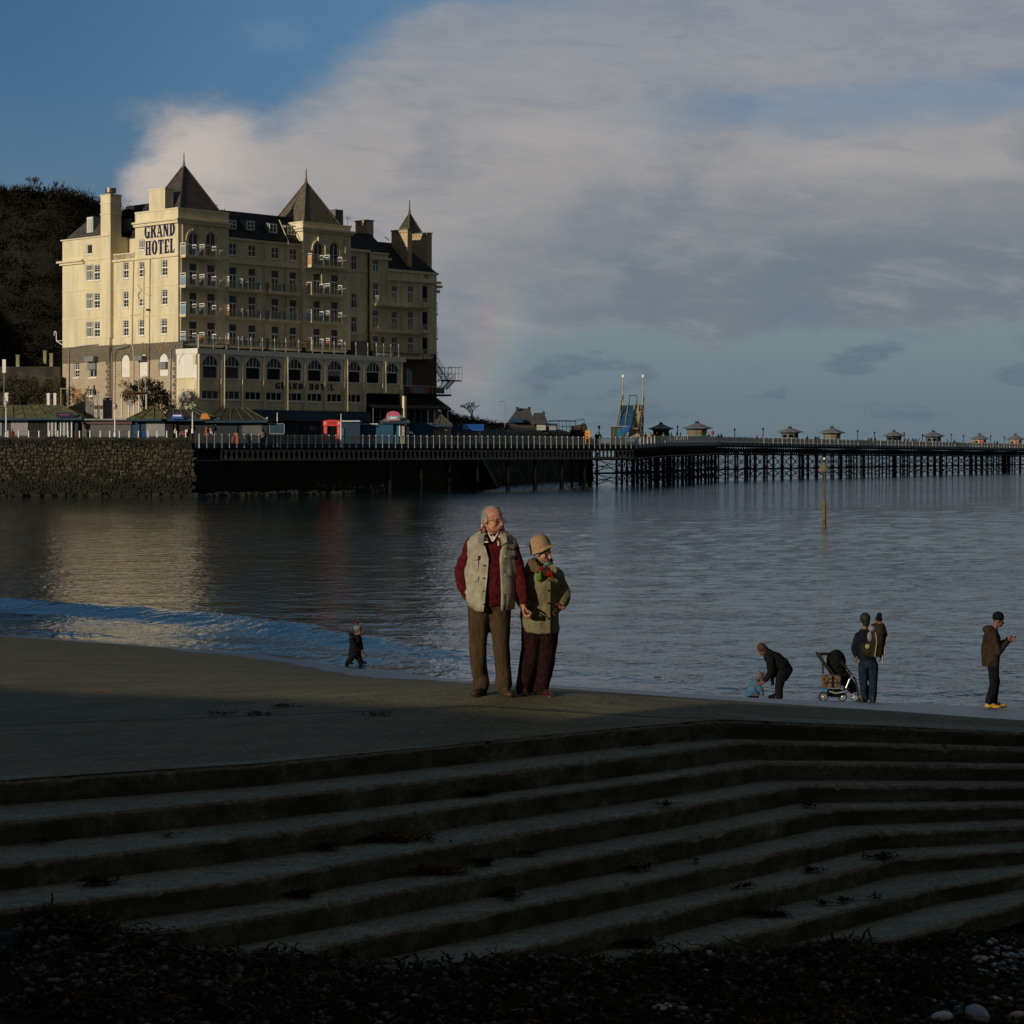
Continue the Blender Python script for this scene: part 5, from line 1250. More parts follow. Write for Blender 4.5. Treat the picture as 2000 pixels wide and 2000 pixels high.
for k in range(260):
    y = 344 + random.uniform(-3, 3); px = random.uniform(-40, 300); x = (px - 1000) * y / F; z = hill_h(x, y)
    leaf_clump(mb, Vector((x, y, z + random.uniform(0, 1.4))), random.uniform(.5, 1.3), 22, .13)
    for _ in range(3): mb.tube((x, y, z), (x + random.uniform(-1, 1), y, z + random.uniform(1, 2.8)), .03, .01, 3, cap=False)
tag(mb.build('ridge_bushes', SCRUB, kind='stuff'), 'ragged low bushes fringing the top of the hill', 'undergrowth')
# terraces, gate piers and hedge left of the hotel
DSTONE = mat('dark_garden_stone', (.05, .045, .035), .95, .4, .6, .5, 4)
def garden_wall(px0, px1, y0, y1, D, label, m=DSTONE, dz=1.0):
    a, b = W(px0, y1, D), W(px1, y0, D); z0 = HB - .3
    o_ = MB().box(0, b.x - a.x, 0, dz, 0, b.z - z0).build('garden_wall', m); o_.location = (a.x, D, z0)
    return tag(o_, label, 'wall')
garden_wall(-60, 118, 716, 790, 296, 'dark upper terrace wall on the slope left of the hotel')
garden_wall(54, 118, 735, 780, 290, 'mossy garden wall with a round shoulder left of the hotel')
garden_wall(-40, 122, 770, 800, 284, 'low dark wall right behind the leftmost kiosk roof')
mb = MB(); random.seed(9)
for k in range(90):
    px = random.uniform(-20, 122); p = W(px, random.uniform(740, 790), 283 + random.uniform(-2, 5)); leaf_clump(mb, p, random.uniform(.5, 1.0), 30, .12)
tag(mb.build('ivy', IVY, kind='stuff'), 'rough ivy and grass over the garden walls left of the hotel', 'undergrowth')
PIER_ST = mat('pale_gate_stone', (.30, .27, .15), .85, .2, 1)
for px, y0, y1, D, lab in ((35, 692, 713, 300, 'short stone post on the dark terrace, leftmost of four'), (88, 684, 702, 303, 'small stone post high on the dark terrace'), (100.5, 689, 712, 301, 'taller stone post beside the hotel wall'), (13, 766, 790, 282, 'white capped gate pier by the left lamp'), (94, 767, 790, 281, 'white capped gate pier left of the yellow pipe'), (107.5, 767, 790, 280, 'slim white gate pier nearest the hotel corner')):
    p = W(px, y1, D); h = (y1 - y0) * D / F; w = .16 if 'slim' in lab else .22
    o_ = MB().box(-w, w, -w, w, -.6, h * .85).box(-w - .07, w + .07, -w - .07, w + .07, h * .85, h * .93).pyr([(-w, -w, h * .93), (w, -w, h * .93), (w, w, h * .93), (-w, w, h * .93)], (0, 0, h)).build('gate_pier', PIER_ST if y0 < 750 else WHITE); o_.location = p; tag(o_, lab, 'gate pier')
# bus-stop style sign
p = W(8, 757, 276); st = thing('stop_sign', 'tall grey post with a narrow white sign at the far left', 'sign', (p.x, p.y, 6.2))
MB().tube((0, 0, 0), (0, 0, W(8, 728, 276).z - 6.2), .06, n=6).build('post', POLE, st); MB().box(-.22, .22, -.04, .04, W(8, 728, 276).z - 6.2, W(8, 702, 276).z - 6.2).build('sign_plate', WHITE, st)
# big bush against the hotel's stone base
def bush(px, py, D, rx, rz, n, label, m=IVY, seed=1, name='bush'):
    random.seed(seed); c = W(px, py, D); mb = MB()
    for k in range(n):
        t_ = random.uniform(0, 2 * math.pi); u = random.uniform(-.6, 1); q = Vector((math.cos(t_) * rx * random.uniform(.3, 1), math.sin(t_) * rx * .6 * random.random(), u * rz * (1 - .35 * abs(math.cos(t_)))))
        leaf_clump(mb, q, random.uniform(.35, .75), 40, .10)
    root = thing(name, label, 'bush', c); mb.build('foliage', m, root); b = MB()
    for k in range(8): b.tube((0, 0, -rz), (random.uniform(-rx, rx) * .7, random.uniform(-.4, .4), random.uniform(.2, 1) * rz), .07, .03, 4)
    b.build('stems', BARK, root); return root
bush(281, 772, 268, 2.9, 2.2, 80, 'large rounded ivy bush against the hotel\'s stone base', seed=4)
bush(312, 790, 267.5, 2.2, 1.6, 50, 'lower ivy bush trailing down beside the hotel corner', seed=5)
# ruined shelter frame with torn sheets and the tall poles in front of the stone base
rs = thing('ruined_shelter', 'derelict shelter frame with a rusty roof beside the ivy bush', 'shelter', W(262, 812, 265).xyz.to_tuple() if False else tuple(W(262, 812, 265)))
o = W(262, 812, 265)
RUST = mat('rusty_iron', (.12, .055, .025), .85, .4, 2); FR = MB()
for px, y0, y1 in ((238, 770, 815), (252, 785, 815), (262, 790, 815), (272, 772, 815), (286, 770, 815)): a = W(px, y0, 265) - o; b = W(px, y1, 265) - o; FR.tube(a, b, .09, n=4)
FR.build('frame', WHITE, rs)
a = W(238, 772, 265) - o; b = W(287, 768, 265) - o; MB().tube(a, b, .16, n=5).box(a.x, b.x, -.6, .9, b.z + .05, b.z + .15).build('rusty_roof', RUST, rs)
MB().prism([(W(250, 0, 265).x - o.x, W(0, 783, 265).z - o.z), (W(258, 0, 265).x - o.x, W(0, 781, 265).z - o.z), (W(255, 0, 265).x - o.x, W(0, 797, 265).z - o.z), (W(251, 0, 265).x - o.x, W(0, 792, 265).z - o.z)], 'y', -.1, -.05).build('torn_sheet', GREYB, rs)
for px, y0, y1 in ((271.5, 740, 772), (284.5, 735, 770)): a = W(px, y0, 265) - o; b = W(px, y1, 265) - o; MB().tube(a, b, .09, n=5).build('tall_pole', POLE, rs)
for px, lab in ((187.5, 'left of two rust-stained white gate posts below the stone base'), (198.5, 'right of two rust-stained white gate posts below the stone base')):
    p = W(px, 818, 266); o_ = thing('gate_post', lab, 'post', p); h = 45 * 266 / F
    MB().box(-.18, .18, -.18, .18, 0, h * .85).box(-.3, .3, -.3, .3, h * .85, h * .9).box(-.3, -.22, -.1, .1, h * .9, h * 1.05).box(.22, .3, -.1, .1, h * .9, h * 1.05).build('shaft', mat('stained_white', (.5, .47, .42), .8, .3, 2), o_); MB().ell((0, 0, h * .5), (.3, .25, .5), 8, 5).build('rust_patch', RUST, o_)
p = W(182, 797, 267); ds = thing('yard_wall', 'low slate-hung yard wall with iron rail below the stone base', 'wall', (W(165, 0, 267).x, 267, 6.2)); w = (218 - 165) * 267 / F
zb1, zt1 = W(0, 800, 267).z - 6.2, W(0, 776, 267).z - 6.2
MB().prism([(0, 0), (w, 0), (w, zt1 - .1), (w * .65, zt1 - .1), (w * .62, zt1 - .8), (w * .4, zt1 - 1.1), (.3, zt1 - .2), (0, zt1 - .2)], 'y', 0, .3).build('wall', mat('slate_hanging', (.17, .17, .17), .8, .4, 2), ds)
MB().path([(0, -.1, 0), (0, -.1, zt1 + .3), (.5, -.1, zt1 + .9), (1.2, -.1, zt1 + 1.0)], .05, 4).path([(0, -.1, zt1 - .1), (w, -.1, zt1 - .1)], .04, 4).build('iron_rail', IRON, ds)
p = W(119, 0, 268); o_ = MB().path([(0, 0, 0), (0, 0, 2.4)], .09, 5).build('yellow_pipe', YEL); o_.location = (p.x, 268, W(0, 795, 268).z); tag(o_, 'upright yellow pipe at the corner of the stone base', 'pipe')
o_ = MB().path([(0, 0, 0), (0, 0, 2.6), (-.25, 0, 2.9), (-.9, 0, 2.95)], .07, 5).build('bent_pipe', POLE); o_.location = (W(133, 0, 268).x, 268, W(0, 805, 268).z); tag(o_, 'bent grey pipe rising beside the yellow pipe', 'pipe')

# ================================================================== kiosks and stalls on the promenade
def fitframe(px, D): return W(px, HOR, D).x
def kiosk_box(root, o, px0, px1, py0, py1, m, name, y0=0.0, y1=.15, D=None):
    a = W(px0, py1, o.y); b = W(px1, py0, o.y); return MB().box(a.x - o.x, b.x - o.x, y0, y1, a.z - o.z, b.z - o.z).build(name, m, root)
def hip_roof(root, o, pxl, pxr, pyl, pxa, pxb, pya, depth, m, name='roof', over=.0):
    l, r = W(pxl, pyl, o.y).x - o.x, W(pxr, pyl, o.y).x - o.x; ze = W(0, pyl, o.y).z - o.z; a, b = W(pxa, pya, o.y + depth / 2).x - o.x, W(pxb, pya, o.y + depth / 2).x - o.x; za = W(0, pya, o.y + depth / 2).z - o.z
    mb = MB(); y0, y1 = -1.0, depth; c = depth / 2
    mb.q((l, y0, ze), (r, y0, ze), (b, c, za), (a, c, za)).q((r, y0, ze), (r, y1, ze), (b, c, za)).q((r, y1, ze), (l, y1, ze), (a, c, za), (b, c, za)).q((l, y1, ze), (l, y0, ze), (a, c, za)).q((l, y0, ze), (l, y1, ze), (r, y1, ze), (r, y0, ze))
    ro = mb.build(name, m, root)
    rb = MB(); n = max(3, int((r - l) / 1.3))
    for k in range(n + 1):
        f = k / n; p = Vector((l + (r - l) * f, y0 - .02, ze + .03)); q = Vector((a + (b - a) * f, c, za + .06)); rb.tube(p, q, .045, n=4)
    rb.build('roof_rib', mat('roof_rib_grey', (.13, .14, .10), .6), ro, kind='stuff')
    MB().box(l, r, y0 - .08, y0 - .003, ze - .22, ze + .03).build('eaves_board', TEAL, root)
    return ro
KD = 262
def kiosk(label, px_c): o = W(px_c, HOR, KD); o.z = 6.2; return thing('kiosk', label, 'kiosk', o), o
k1, o = kiosk('long kiosk with a mossy hipped roof and grey shutters at the far left', 60)
hip_roof(k1, o, -60, 163, 817, -40, 120, 791, 7, MOSS)
kiosk_box(k1, o, -50, 152, 817, 868, mat('dark_teal_board', (.01, .035, .05), .6), 'wall', .2, 5)
for a, b, y0 in ((-10, 3, 823), (21, 54, 820)): kiosk_box(k1, o, a, b, y0, 851, GREYB, 'shutter', .1, .18)
for a, b in ((94, 109), (118, 132)):
    w_ = kiosk_box(k1, o, a, b, 824, 850, GLASSB, 'window', .08, .16)
    for x in (a, (a + b) / 2, b): kiosk_box(w_, o, x - .9, x + .9, 822, 852, WHITE, 'window_frame', .02, .078)
kiosk_box(k1, o, 139, 141, 822, 856, WHITE, 'post', -.1, .05); kiosk_box(k1, o, 54, 92, 821, 852, DARK, 'doorway', .15, .19)
s_ = kiosk_box(k1, o, 114, 147, 806, 815, NAVY, 'sign_board', -1.3, -1.1); kiosk_box(s_, o, 120, 140, 809.5, 811.5, mat('sign_red', (.25, .05, .05), .6), 'sign_strip', -1.33, -1.303)
k2, o = kiosk('flat roofed kiosk with closed grey shutters between two hipped roofs', 215)
kiosk_box(k2, o, 158, 275, 818, 821, mat('pale_flat_roof', (.25, .28, .28), .6), 'roof', -.8, 5); kiosk_box(k2, o, 160, 272, 821, 868, TEAL, 'wall', .2, 5)
kiosk_box(k2, o, 160, 256, 829, 853, mat('dark_shutter', (.10, .10, .11), .6), 'shutter', .08, .17); s_ = kiosk_box(k2, o, 160, 258, 822, 828, mat('faded_red_fascia', (.12, .06, .07), .6), 'sign_board', -.2, .1)
k3, o = kiosk('kiosk with a mossy pyramid roof and a blue sign beside the ivy bush', 315)
hip_roof(k3, o, 250, 329, 819, 292, 305, 797, 6, MOSS); hip_roof(k3, o, 318, 432, 819, 330, 380, 799, 7, mat('dark_roof', (.03, .028, .022), .8, .3, 1.5))
kiosk_box(k3, o, 275, 326, 819, 868, TEAL, 'wall', .2, 4); kiosk_box(k3, o, 285, 322, 824, 852, GREYB, 'shutter', .1, .17); kiosk_box(k3, o, 335, 420, 819, 868, mat('dark_stall_back', (.015, .014, .016), .7), 'stall_back', .6, 4)
kiosk_box(k3, o, 324, 337, 821, 868, DARK, 'doorway', .1, .3)
def awning_sign(root, o, a, b, y0, y1, m, txt=True):
    s_ = MB(); A = W(a, y1, o.y) - o; B_ = W(b, y0, o.y) - o; s_.prism([(A.x, A.z), (B_.x, A.z), (B_.x - .35, B_.z), (A.x + .25, B_.z)], 'y', -1.5, -1.1); so = s_.build('sign_board', m, root)
    if txt: kiosk_box(so, o, a + 5, b - 5, y0 + 3, y0 + 5.5, WHITE, 'sign_strip', -1.53, -1.503)
    return so
awning_sign(k3, o, 337, 363, 808, 819, BLUEV); awning_sign(k3, o, 394, 414, 808, 819, ORANGE, False)
random.seed(12)
for k in range(26):      # racks of goods hung in the open stall
    px = random.choice((341, 350, 358, 364, 402, 410, 416, 421)) + random.uniform(-3, 3); y = random.uniform(828, 848); m = random.choice((WHITEB, WHITEB, MIXC, REDP, GREYB, BLUEL, ORANGE)); kiosk_box(k3, o, px - 1.2, px + 1.4, y - 2.5, y + 2.5, m, 'hanging_goods', .2, .45)
k4, o = kiosk('kiosk with a dark ribbed hipped roof left of the blue shop front', 455)
o_r = hip_roof(k4, o, 404, 525, 822, 433, 480, 797, 7, mat('dark_roof2', (.035, .03, .022), .8, .4, 1.2))
kiosk_box(k4, o, 414, 522, 822, 870, mat('dark_navy_board', (.008, .02, .035), .6), 'wall', .2, 5)
kiosk_box(k4, o, 473, 512, 828, 851, mat('dark_shutter', (.10, .10, .11), .6), 'shutter', .1, .18)
fr_ = kiosk_box(k4, o, 527, 555, 828, 847, mat('navy_panel', (.01, .05, .08), .5), 'notice_panel', .0, .1)
for a, b, c, d_ in ((526, 527.4, 827, 848), (554.5, 556, 827, 848), (526, 556, 827, 828.3), (526, 556, 846.5, 848)): kiosk_box(fr_, o, a, b, c, d_, POLE, 'panel_frame', -.04, -.002)
# things further along stand on the pier deck side; D grows
def deckD(px): k = (px - 1000) / F; den = (A1.x - A0.x) - k * (A1.y - A0.y); u = (k * A0.y - A0.x) / den; return A0.y + (A1.y - A0.y) * u
D_ = deckD(649) + 1.5; o = W(649, HOR, D_); o.z = 6.1
ra = thing('red_arch', 'bright red gateway arch with two patterned legs beside the railing', 'arch', o)
for a, b in ((632, 639), (658, 665)):
    kiosk_box(ra, o, a, b, 832, 868, REDP, 'arch_leg', 0, .5)
    for k in range(8): y = 834.5 + 3.6 * k; kiosk_box(ra, o, a + 1.2, b - 1.2, y, y + 1.3, mat('pale_pink', (.75, .35, .33), .6), 'leg_motif', -.03, -.003)
hd = kiosk_box(ra, o, 630.5, 666.5, 822, 832, REDP, 'arch_head', -.05, .55); MB().prism([(W(631, 0, D_).x - o.x, W(0, 822, D_).z - o.z), (W(666, 0, D_).x - o.x, W(0, 822, D_).z - o.z), (W(657, 0, D_).x - o.x, W(0, 820, D_).z - o.z), (W(640, 0, D_).x - o.x, W(0, 820, D_).z - o.z)], 'y', -.04, .5).build('arch_crest', REDP, ra)
for a in (633, 659.5): kiosk_box(hd, o, a, a + 4.5, 823.5, 829.5, mat('pale_pink', (.75, .35, .33), .6), 'roundel', -.08, -.053)
kiosk_box(hd, o, 642, 656, 824.5, 828, mat('deep_red', (.35, .03, .03), .6), 'name_strip', -.08, -.053)
D_ = deckD(690) + 8; o = W(690, HOR, D_); o.z = 6.2
bh = thing('hoarding', 'dark flat roofed stall with a light blue door right of the red arch', 'stall', o)
kiosk_box(bh, o, 667, 703, 823, 870, mat('dark_blue_board', (.006, .03, .07), .6), 'wall', 0, 3); kiosk_box(bh, o, 667, 703, 821.6, 823.2, WHITE, 'roof_edge', -.4, 3); kiosk_box(bh, o, 666, 672, 836, 868, BLUEL, 'door', -.15, -.01)
D_ = deckD(740) + 7; o = W(740, HOR, D_); o.z = 6.2
bh = thing('hoarding', 'blue board hoarding between the red arch and the small sign kiosk', 'hoarding', o)
for k, (a, b) in enumerate(((703, 716), (716.3, 729), (729.3, 742), (742.3, 752), (752.3, 768))): kiosk_box(bh, o, a, b, 829 + .3 * (k % 2), 872, BLUEP, 'board', 0, .2)
for a, b in ((705, 722), (723, 738)): kiosk_box(bh, o, a, b, 827.2, 828.6, WHITE, 'sheet', .2, 1.4)
for k, px in enumerate((748, 753, 758)): 
    q = W(px, 829, D_); g = thing('gull', ['small white gull, leftmost of three on the blue hoarding', 'small white gull, middle of three on the blue hoarding', 'small white gull, rightmost of three on the blue hoarding'][k], 'gull', (q.x, q.y, q.z + .0)); MB().ell((0, 0, .2), (.28, .14, .14), 8, 5).ell((.24, 0, .36), (.1, .09, .1), 6, 5).build('body', GULL, g, smooth=True); MB().ell((-.18, 0, .24), (.26, .15, .08), 6, 4).build('wings', GREYB, g, smooth=True); MB().tube((0, 0, 0), (0, 0, .1), .02, n=4).tube((.06, .03, 0), (.06, .03, .1), .02, n=4).build('legs', ORANGE, g)
D_ = deckD(772) + 5.5; o = W(772, HOR, D_); o.z = 6.2
kk = thing('kiosk', 'small kiosk with a pale pyramid roof and colourful round-topped sign', 'kiosk', o)
hip_roof(kk, o, 742, 801, 824, 768, 774, 807, 5, mat('pale_green_roof', (.20, .20, .16), .7, .2, 1)); kiosk_box(kk, o, 766, 790, 824, 872, mat('cream_board', (.35, .33, .26), .7), 'wall', .1, 2.5)
kiosk_box(kk, o, 769, 779, 826, 872, BLUEL, 'pillar', -.1, .08); kiosk_box(kk, o, 790, 799, 832, 868, DARK, 'doorway', .3, .5); kiosk_box(kk, o, 779.5, 781.5, 827, 852, GULL, 'spiral_post', -.12, -.02)
sg = MB(); N = 14; A = W(756, 822, D_) - o; B_ = W(782, 810, D_) - o; cx_ = (A.x + B_.x) / 2; rx_ = (B_.x - A.x) / 2
sg.prism([(A.x, A.z), (B_.x, A.z)] + [(cx_ + rx_ * math.cos(math.pi * k / N), B_.z - .1 + .55 * math.sin(math.pi * k / N)) for k in range(N + 1)], 'y', -1.5, -1.4); so = sg.build('sign_board', mat('sign_pink', (.55, .10, .20), .6), kk)
kiosk_box(so, o, 759, 780, 813, 820, mat('sign_sky', (.18, .45, .50), .6), 'sign_panel', -1.53, -1.503); kiosk_box(so, o, 764, 775, 815, 818, WHITE, 'sign_strip', -1.56, -1.533)
D_ = deckD(822) + 7.5; o = W(822, HOR, D_); o.z = 6.2
bh = thing('hoarding', 'blue board hoarding right of the small sign kiosk', 'hoarding', o)
for a, b in ((798, 812), (812.3, 828), (828.3, 845)): kiosk_box(bh, o, a, b, 826, 872, BLUEP, 'board', 0, .2)
D_ = deckD(862) + 6; o = W(862, HOR, D_); o.z = 6.2
kk = thing('kiosk', 'small white hut with a dark pyramid roof under the hotel veranda', 'kiosk', o)
hip_roof(kk, o, 843, 884, 831, 858, 864, 812, 5, mat('brown_slate', (.09, .075, .06), .8, .3, 1)); kiosk_box(kk, o, 847, 880, 831, 875, mat('dull_white_board', (.36, .36, .35), .7), 'wall', .1, 2.8)
kiosk_box(kk, o, 867, 877, 856, 862, GREYB, 'notice', -.1, .08)
D_ = deckD(915) + 6; o = W(915, HOR, D_); o.z = 6.2
kk = thing('kiosk', 'blue booth with a bright blue awning right of the white hut', 'kiosk', o)
kiosk_box(kk, o, 882, 905, 832, 875, BLUEP, 'wall', .3, 2.6); kiosk_box(kk, o, 905, 938, 839, 875, mat('pale_panel', (.25, .27, .29), .6), 'counter_front', .2, 2.6)
kiosk_box(kk, o, 891, 903, 843, 858, GREYB, 'panel', .2, .28)
A = W(904, 841, D_) - o; B_ = W(945, 828, D_) - o; a_ = MB(); a_.prism([(-1.0, A.z), (-1.0, A.z + .2), (1.2, B_.z), (1.2, B_.z - .2)], 'x', A.x, B_.x); a_.build('awning', BLUEV, kk)
for px in (905, 937): kiosk_box(kk, o, px - .6, px + .6, 838, 873, BLUEP, 'post', -.8, -.7)
# lamp posts
def lamp(px, ytop, ybase, D, label, globe=True, pt=.09):
    o = W(px, ybase, D); h = (ybase - ytop) * D / F; L = thing('lamp_post' if globe else 'flag_pole', label, 'lamp post' if globe else 'pole', o)
    MB().tube((0, 0, 0), (0, 0, h * .85), pt, pt * .7, 8).tube((0, 0, 0), (0, 0, .5), pt * 1.7, pt * 1.5, 8).build('post', WHITE, L)
    if globe: MB().tube((0, 0, h * .85), (0, 0, h * .9), .12, .3, 8).build('collar', RAILP, L); MB().ell((0, 0, h * .96), (.30, .30, .28), 10, 6).build('lamp_shade', mat('frosted_globe', (.45, .43, .36), .4), L, smooth=True); MB().tube((0, 0, h * 1.02), (0, 0, h * 1.06), .12, .02, 6).build('finial', IRON, L)
    else: MB().tube((0, 0, h * .85), (0, 0, h), pt * .7, pt * .5, 6).build('mast', WHITE, L)
lamp(12, 786, 853, 253.5, 'white globe lamp post on the sea wall in front of the leftmost kiosk'); lamp(224.5, 790, 853, 254, 'white globe lamp post on the sea wall in front of the flat kiosk')
lamp(376, 804, 846, 257, 'thin white pole near the inner end of the pier railing', False); lamp(541.5, 806, 873, deckD(541) - .35, 'thin white pole fixed to the pier edge in front of the blue shop', False, .075); lamp(666, 808, 873, deckD(666) - .35, 'thin white pole fixed to the pier edge at the red arch', False, .075)
# ================================================================== headland beyond the pier
mb = MB(); sky_ = [(862, 795), (872, 802), (885, 813), (935, 822), (965, 829), (1000, 833), (1060, 838), (1100, 842), (1120, 845), (1150, 853), (1170, 862)]
rows = []
for px, py in sky_:
    D0, D1 = interp([(862, 312), (1000, 345), (1170, 425)], px), interp([(862, 345), (1000, 380), (1170, 432)], px)
    rows.append([Vector(((px - 1000) * D0 / F, D0, 6.0)), (W(px, py, D1) + Vector(((px - 1000) * D0 / F, D0, 6.0))) / 2 + Vector((0, 0, .6)), W(px, py + .6, D1), W(px, py, D1 + 14) - Vector((0, 0, 1.2))])
for r_ in rows: mb.v += [tuple(p) for p in r_]
for k in range(len(rows) - 1):
    for j in range(3): i = k * 4 + j; mb.f.append((i, i + 4, i + 5, i + 1))
mb.build('headland_slope', GRASS, kind='structure')
random.seed(31); mb = MB()
for k in range(420):
    px = random.uniform(864, 1000) if k % 3 else random.uniform(864, 940); py = interp(sky_, px); D = interp([(862, 345), (1000, 380), (1170, 432)], px) - random.uniform(0, 18); p = W(px, py, D); p.z -= random.uniform(-.35, 3.5) * (1 if px < 950 else .6); leaf_clump(mb, p, random.uniform(.3, .9), 18, .13)
tag(mb.build('slope_scrub', SCRUB, kind='stuff'), 'brown scrub on the slope right of the hotel veranda', 'undergrowth')
y = 352; bare_tree(tuple(W(921, 829, y)), 6.4, 77, label='wide bare tree on the slope right of the hotel', spread=.85, lean=.05, twig=.03)
# street lamp
o = W(986, 832, 372); sl_ = thing('street_lamp', 'single tall grey street lamp with a curved arm near the stone house', 'street lamp', o); h = (832 - 784) * 372 / F
MB().path([(0, 0, -.5), (0, 0, h - .3), (-.12, 0, h - .08), (-.35, 0, h), (-.75, 0, h)], .085, 6).build('post', POLE, sl_); MB().box(-1.05, -.6, -.12, .12, h - .06, h + .08).build('lamp_head', POLE, sl_)
# stone house with two gables
SH = mat('house_stone', (.045, .035, .028), .9, .3, 1, .4, 5); SHR = mat('house_roof', (.06, .06, .07), .7, .3, 1)
o = W(1030, 832, 392); hs_ = thing('stone_house', 'dark stone house with stepped slate roofs on the headland', 'house', o)
def hp(px, py, dy=0): q = W(px, py, 392) - o; return (q.x, dy, q.z)
MB().prism([(hp(992, 0)[0], -1.5), (hp(1044, 0)[0], -1.5), (hp(1044, 0)[0], hp(0, 822)[2]), (hp(992, 0)[0], hp(0, 822)[2])], 'y', 0, 6).build('wall', SH, hs_)
mb = MB(); L0, L1, L2, L3 = hp(990, 826), hp(1010.5, 797), hp(1034, 797), hp(1046, 826)
mb.q((L0[0], -.4, L0[2]), (L3[0], -.4, L3[2]), (L2[0], 2.5, L2[2]), (L1[0], 2.5, L1[2])).q((L1[0], 2.5, L1[2]), (L2[0], 2.5, L2[2]), (L3[0], 6.2, L3[2]), (L0[0], 6.2, L0[2])).q((L0[0], -.4, L0[2]), (L1[0], 2.5, L1[2]), (L0[0], 6.2, L0[2])).q((L3[0], -.4, L3[2]), (L2[0], 2.5, L2[2]), (L3[0], 6.2, L3[2])); mb.build('roof', SHR, hs_)
mb = MB(); L0, L1, L2, L3 = hp(1036, 828), hp(1043, 806), hp(1063, 806), hp(1071, 828)
mb.q((L0[0], -.9, L0[2]), (L3[0], -.9, L3[2]), (L2[0], 1.5, L2[2]), (L1[0], 1.5, L1[2])).q((L1[0], 1.5, L1[2]), (L2[0], 1.5, L2[2]), (L3[0], 5, L3[2]), (L0[0], 5, L0[2])).q((L3[0], -.9, L3[2]), (L2[0], 1.5, L2[2]), (L3[0], 5, L3[2])); mb.build('roof', SHR, hs_)
for px in (1010.5, 1034, 1062): q = hp(px, 797 if px < 1050 else 806, 2); MB().box(q[0] - .25, q[0] + .25, 1.4, 3, q[2] - .3, q[2] + .25).build('ridge_stone', SH, hs_)
q0, q1 = hp(996, 825), hp(1022, 818); MB().box(q0[0], q1[0], -1.6, -.5, q0[2], q1[2]).build('porch_roof', TEAL, hs_)
q0, q1 = hp(1048, 836), hp(1066, 830); MB().box(q0[0], q1[0], -1.2, -1.0, q0[2] - .4, q1[2]).build('white_panel', mat('dull_white_board', (.3, .3, .3), .7), hs_)
q0, q1 = hp(1071, 840), hp(1089, 827); MB().box(q0[0], q1[0], -.5, 2.5, q0[2], q1[2]).build('side_shed', TEAL, hs_); q0, q1 = hp(1072, 840), hp(1086, 832); MB().box(q0[0], q1[0], -.56, -.503, q0[2], q1[2]).build('white_panel', GREYB, hs_)
MB().box(hp(1044, 0)[0] + .003, hp(1070, 0)[0], .1, 5, -1.5, hp(0, 826)[2]).build('wall', SH, hs_)
# little ride frame with bunting, rock stub
o = W(1115, 840, 400); rf_ = thing('ride_frame', 'thin blue iron gate frame with bunting beside the stone house', 'frame', o); q = lambda px, py: tuple(W(px, py, 400) - o)
m_ = MB()
for px in (1092, 1099, 1106, 1113, 1124, 1141): m_.tube(q(px, 842), q(px, 822 if px < 1120 else 818), .05, n=4)
m_.path([q(1071, 824), q(1085, 822), q(1105, 821), q(1125, 824), q(1141, 819)], .05, 4).path([q(1124, 819), q(1141, 819)], .05, 4).path([q(1092, 833), q(1124, 833)], .05, 4); m_.build('frame', mat('dull_blue_iron', (.04, .12, .2), .6), rf_)
random.seed(3); b_ = MB()
for k in range(20): px = 1073 + k * 2.6; v = q(px, 823.5); b_.box(v[0] - .08, v[0] + .08, -.05, .0, v[2], v[2] + .25)
b_.build('bunting', IRON, rf_, kind='stuff')
mb = MB(); random.seed(2)
for k in range(26): p = Vector((random.uniform(-1.2, 1.2), random.uniform(-1, 1), random.uniform(-1, 1.0))); mb.ell(p, (random.uniform(.3, .7),) * 3, 6, 4)
o_ = mb.build('rock_mound', SH); o_.location = W(1129, 842, 398); tag(o_, 'dark lumpy rock mound left of the orange board', 'rock')
# orange board
D_ = deckD(1147) + .8; o = W(1148, 853, D_); o.z = 6.15; ob = thing('orange_board', 'bright orange board standing by the pier railing', 'board', o); w = .38
OR_ = mat('bright_orange', (.85, .32, .01), .5, .1)
MB().box(-w, w * .8, 0, .12, .9, (884 - 841) * D_ / F + EYE - 6.15).box(-w, -w + .12, 0, .12, 0, .9).box(w * .8 - .12, w * .8, 0, .12, 0, .9).build('panel', OR_, ob)
for k in range(2): MB().box(-.2, .0, -.03, -.003, 1.2 + .35 * k, 1.35 + .35 * k).build('hole', DARK, ob)
# ================================================================== the tall slide on the pier
DS = 322.0; o = W(1235, 853, DS); o.z = 6.4; sl2 = thing('slide_tower', 'tall yellow and blue fairground slide standing on the pier bend', 'slide', o)
def sp_(px, py, dy=0.0): v = W(px, py, DS) - o; return Vector((v.x, dy, v.z))
SB_ = mat('slide_blue', (.02, .085, .22), .4, .1)
# lanes rise away from the viewer
def lane(x0b, x1b, x0t, x1t, n=6):
    for k in range(n):
        f0, f1 = k / n, (k + .97) / n; z = lambda f: sp_(0, 832 + (790 - 832) * f).z; xl = lambda f: (sp_(x0b, 0).x * (1 - f) + sp_(x0t, 0).x * f); xr = lambda f: (sp_(x1b, 0).x * (1 - f) + sp_(x1t, 0).x * f); yy = lambda f: -1.5 + 5.5 * f
        b0_ = .0 if k % 2 else .12
        MB().q((xl(f0), yy(f0), z(f0) + b0_), (xr(f0), yy(f0), z(f0) + b0_), (xr(f1), yy(f1), z(f1) + b0_), (xl(f1), yy(f1), z(f1) + b0_)).q((xl(f0), yy(f0), z(f0)), (xr(f0), yy(f0), z(f0)), (xr(f0), yy(f0), z(f0) + b0_), (xl(f0), yy(f0), z(f0) + b0_)).build('slide_lane', SB_, sl2)
lane(1207, 1219, 1219, 1228, 4); lane(1221, 1232, 1231, 1241, 4)
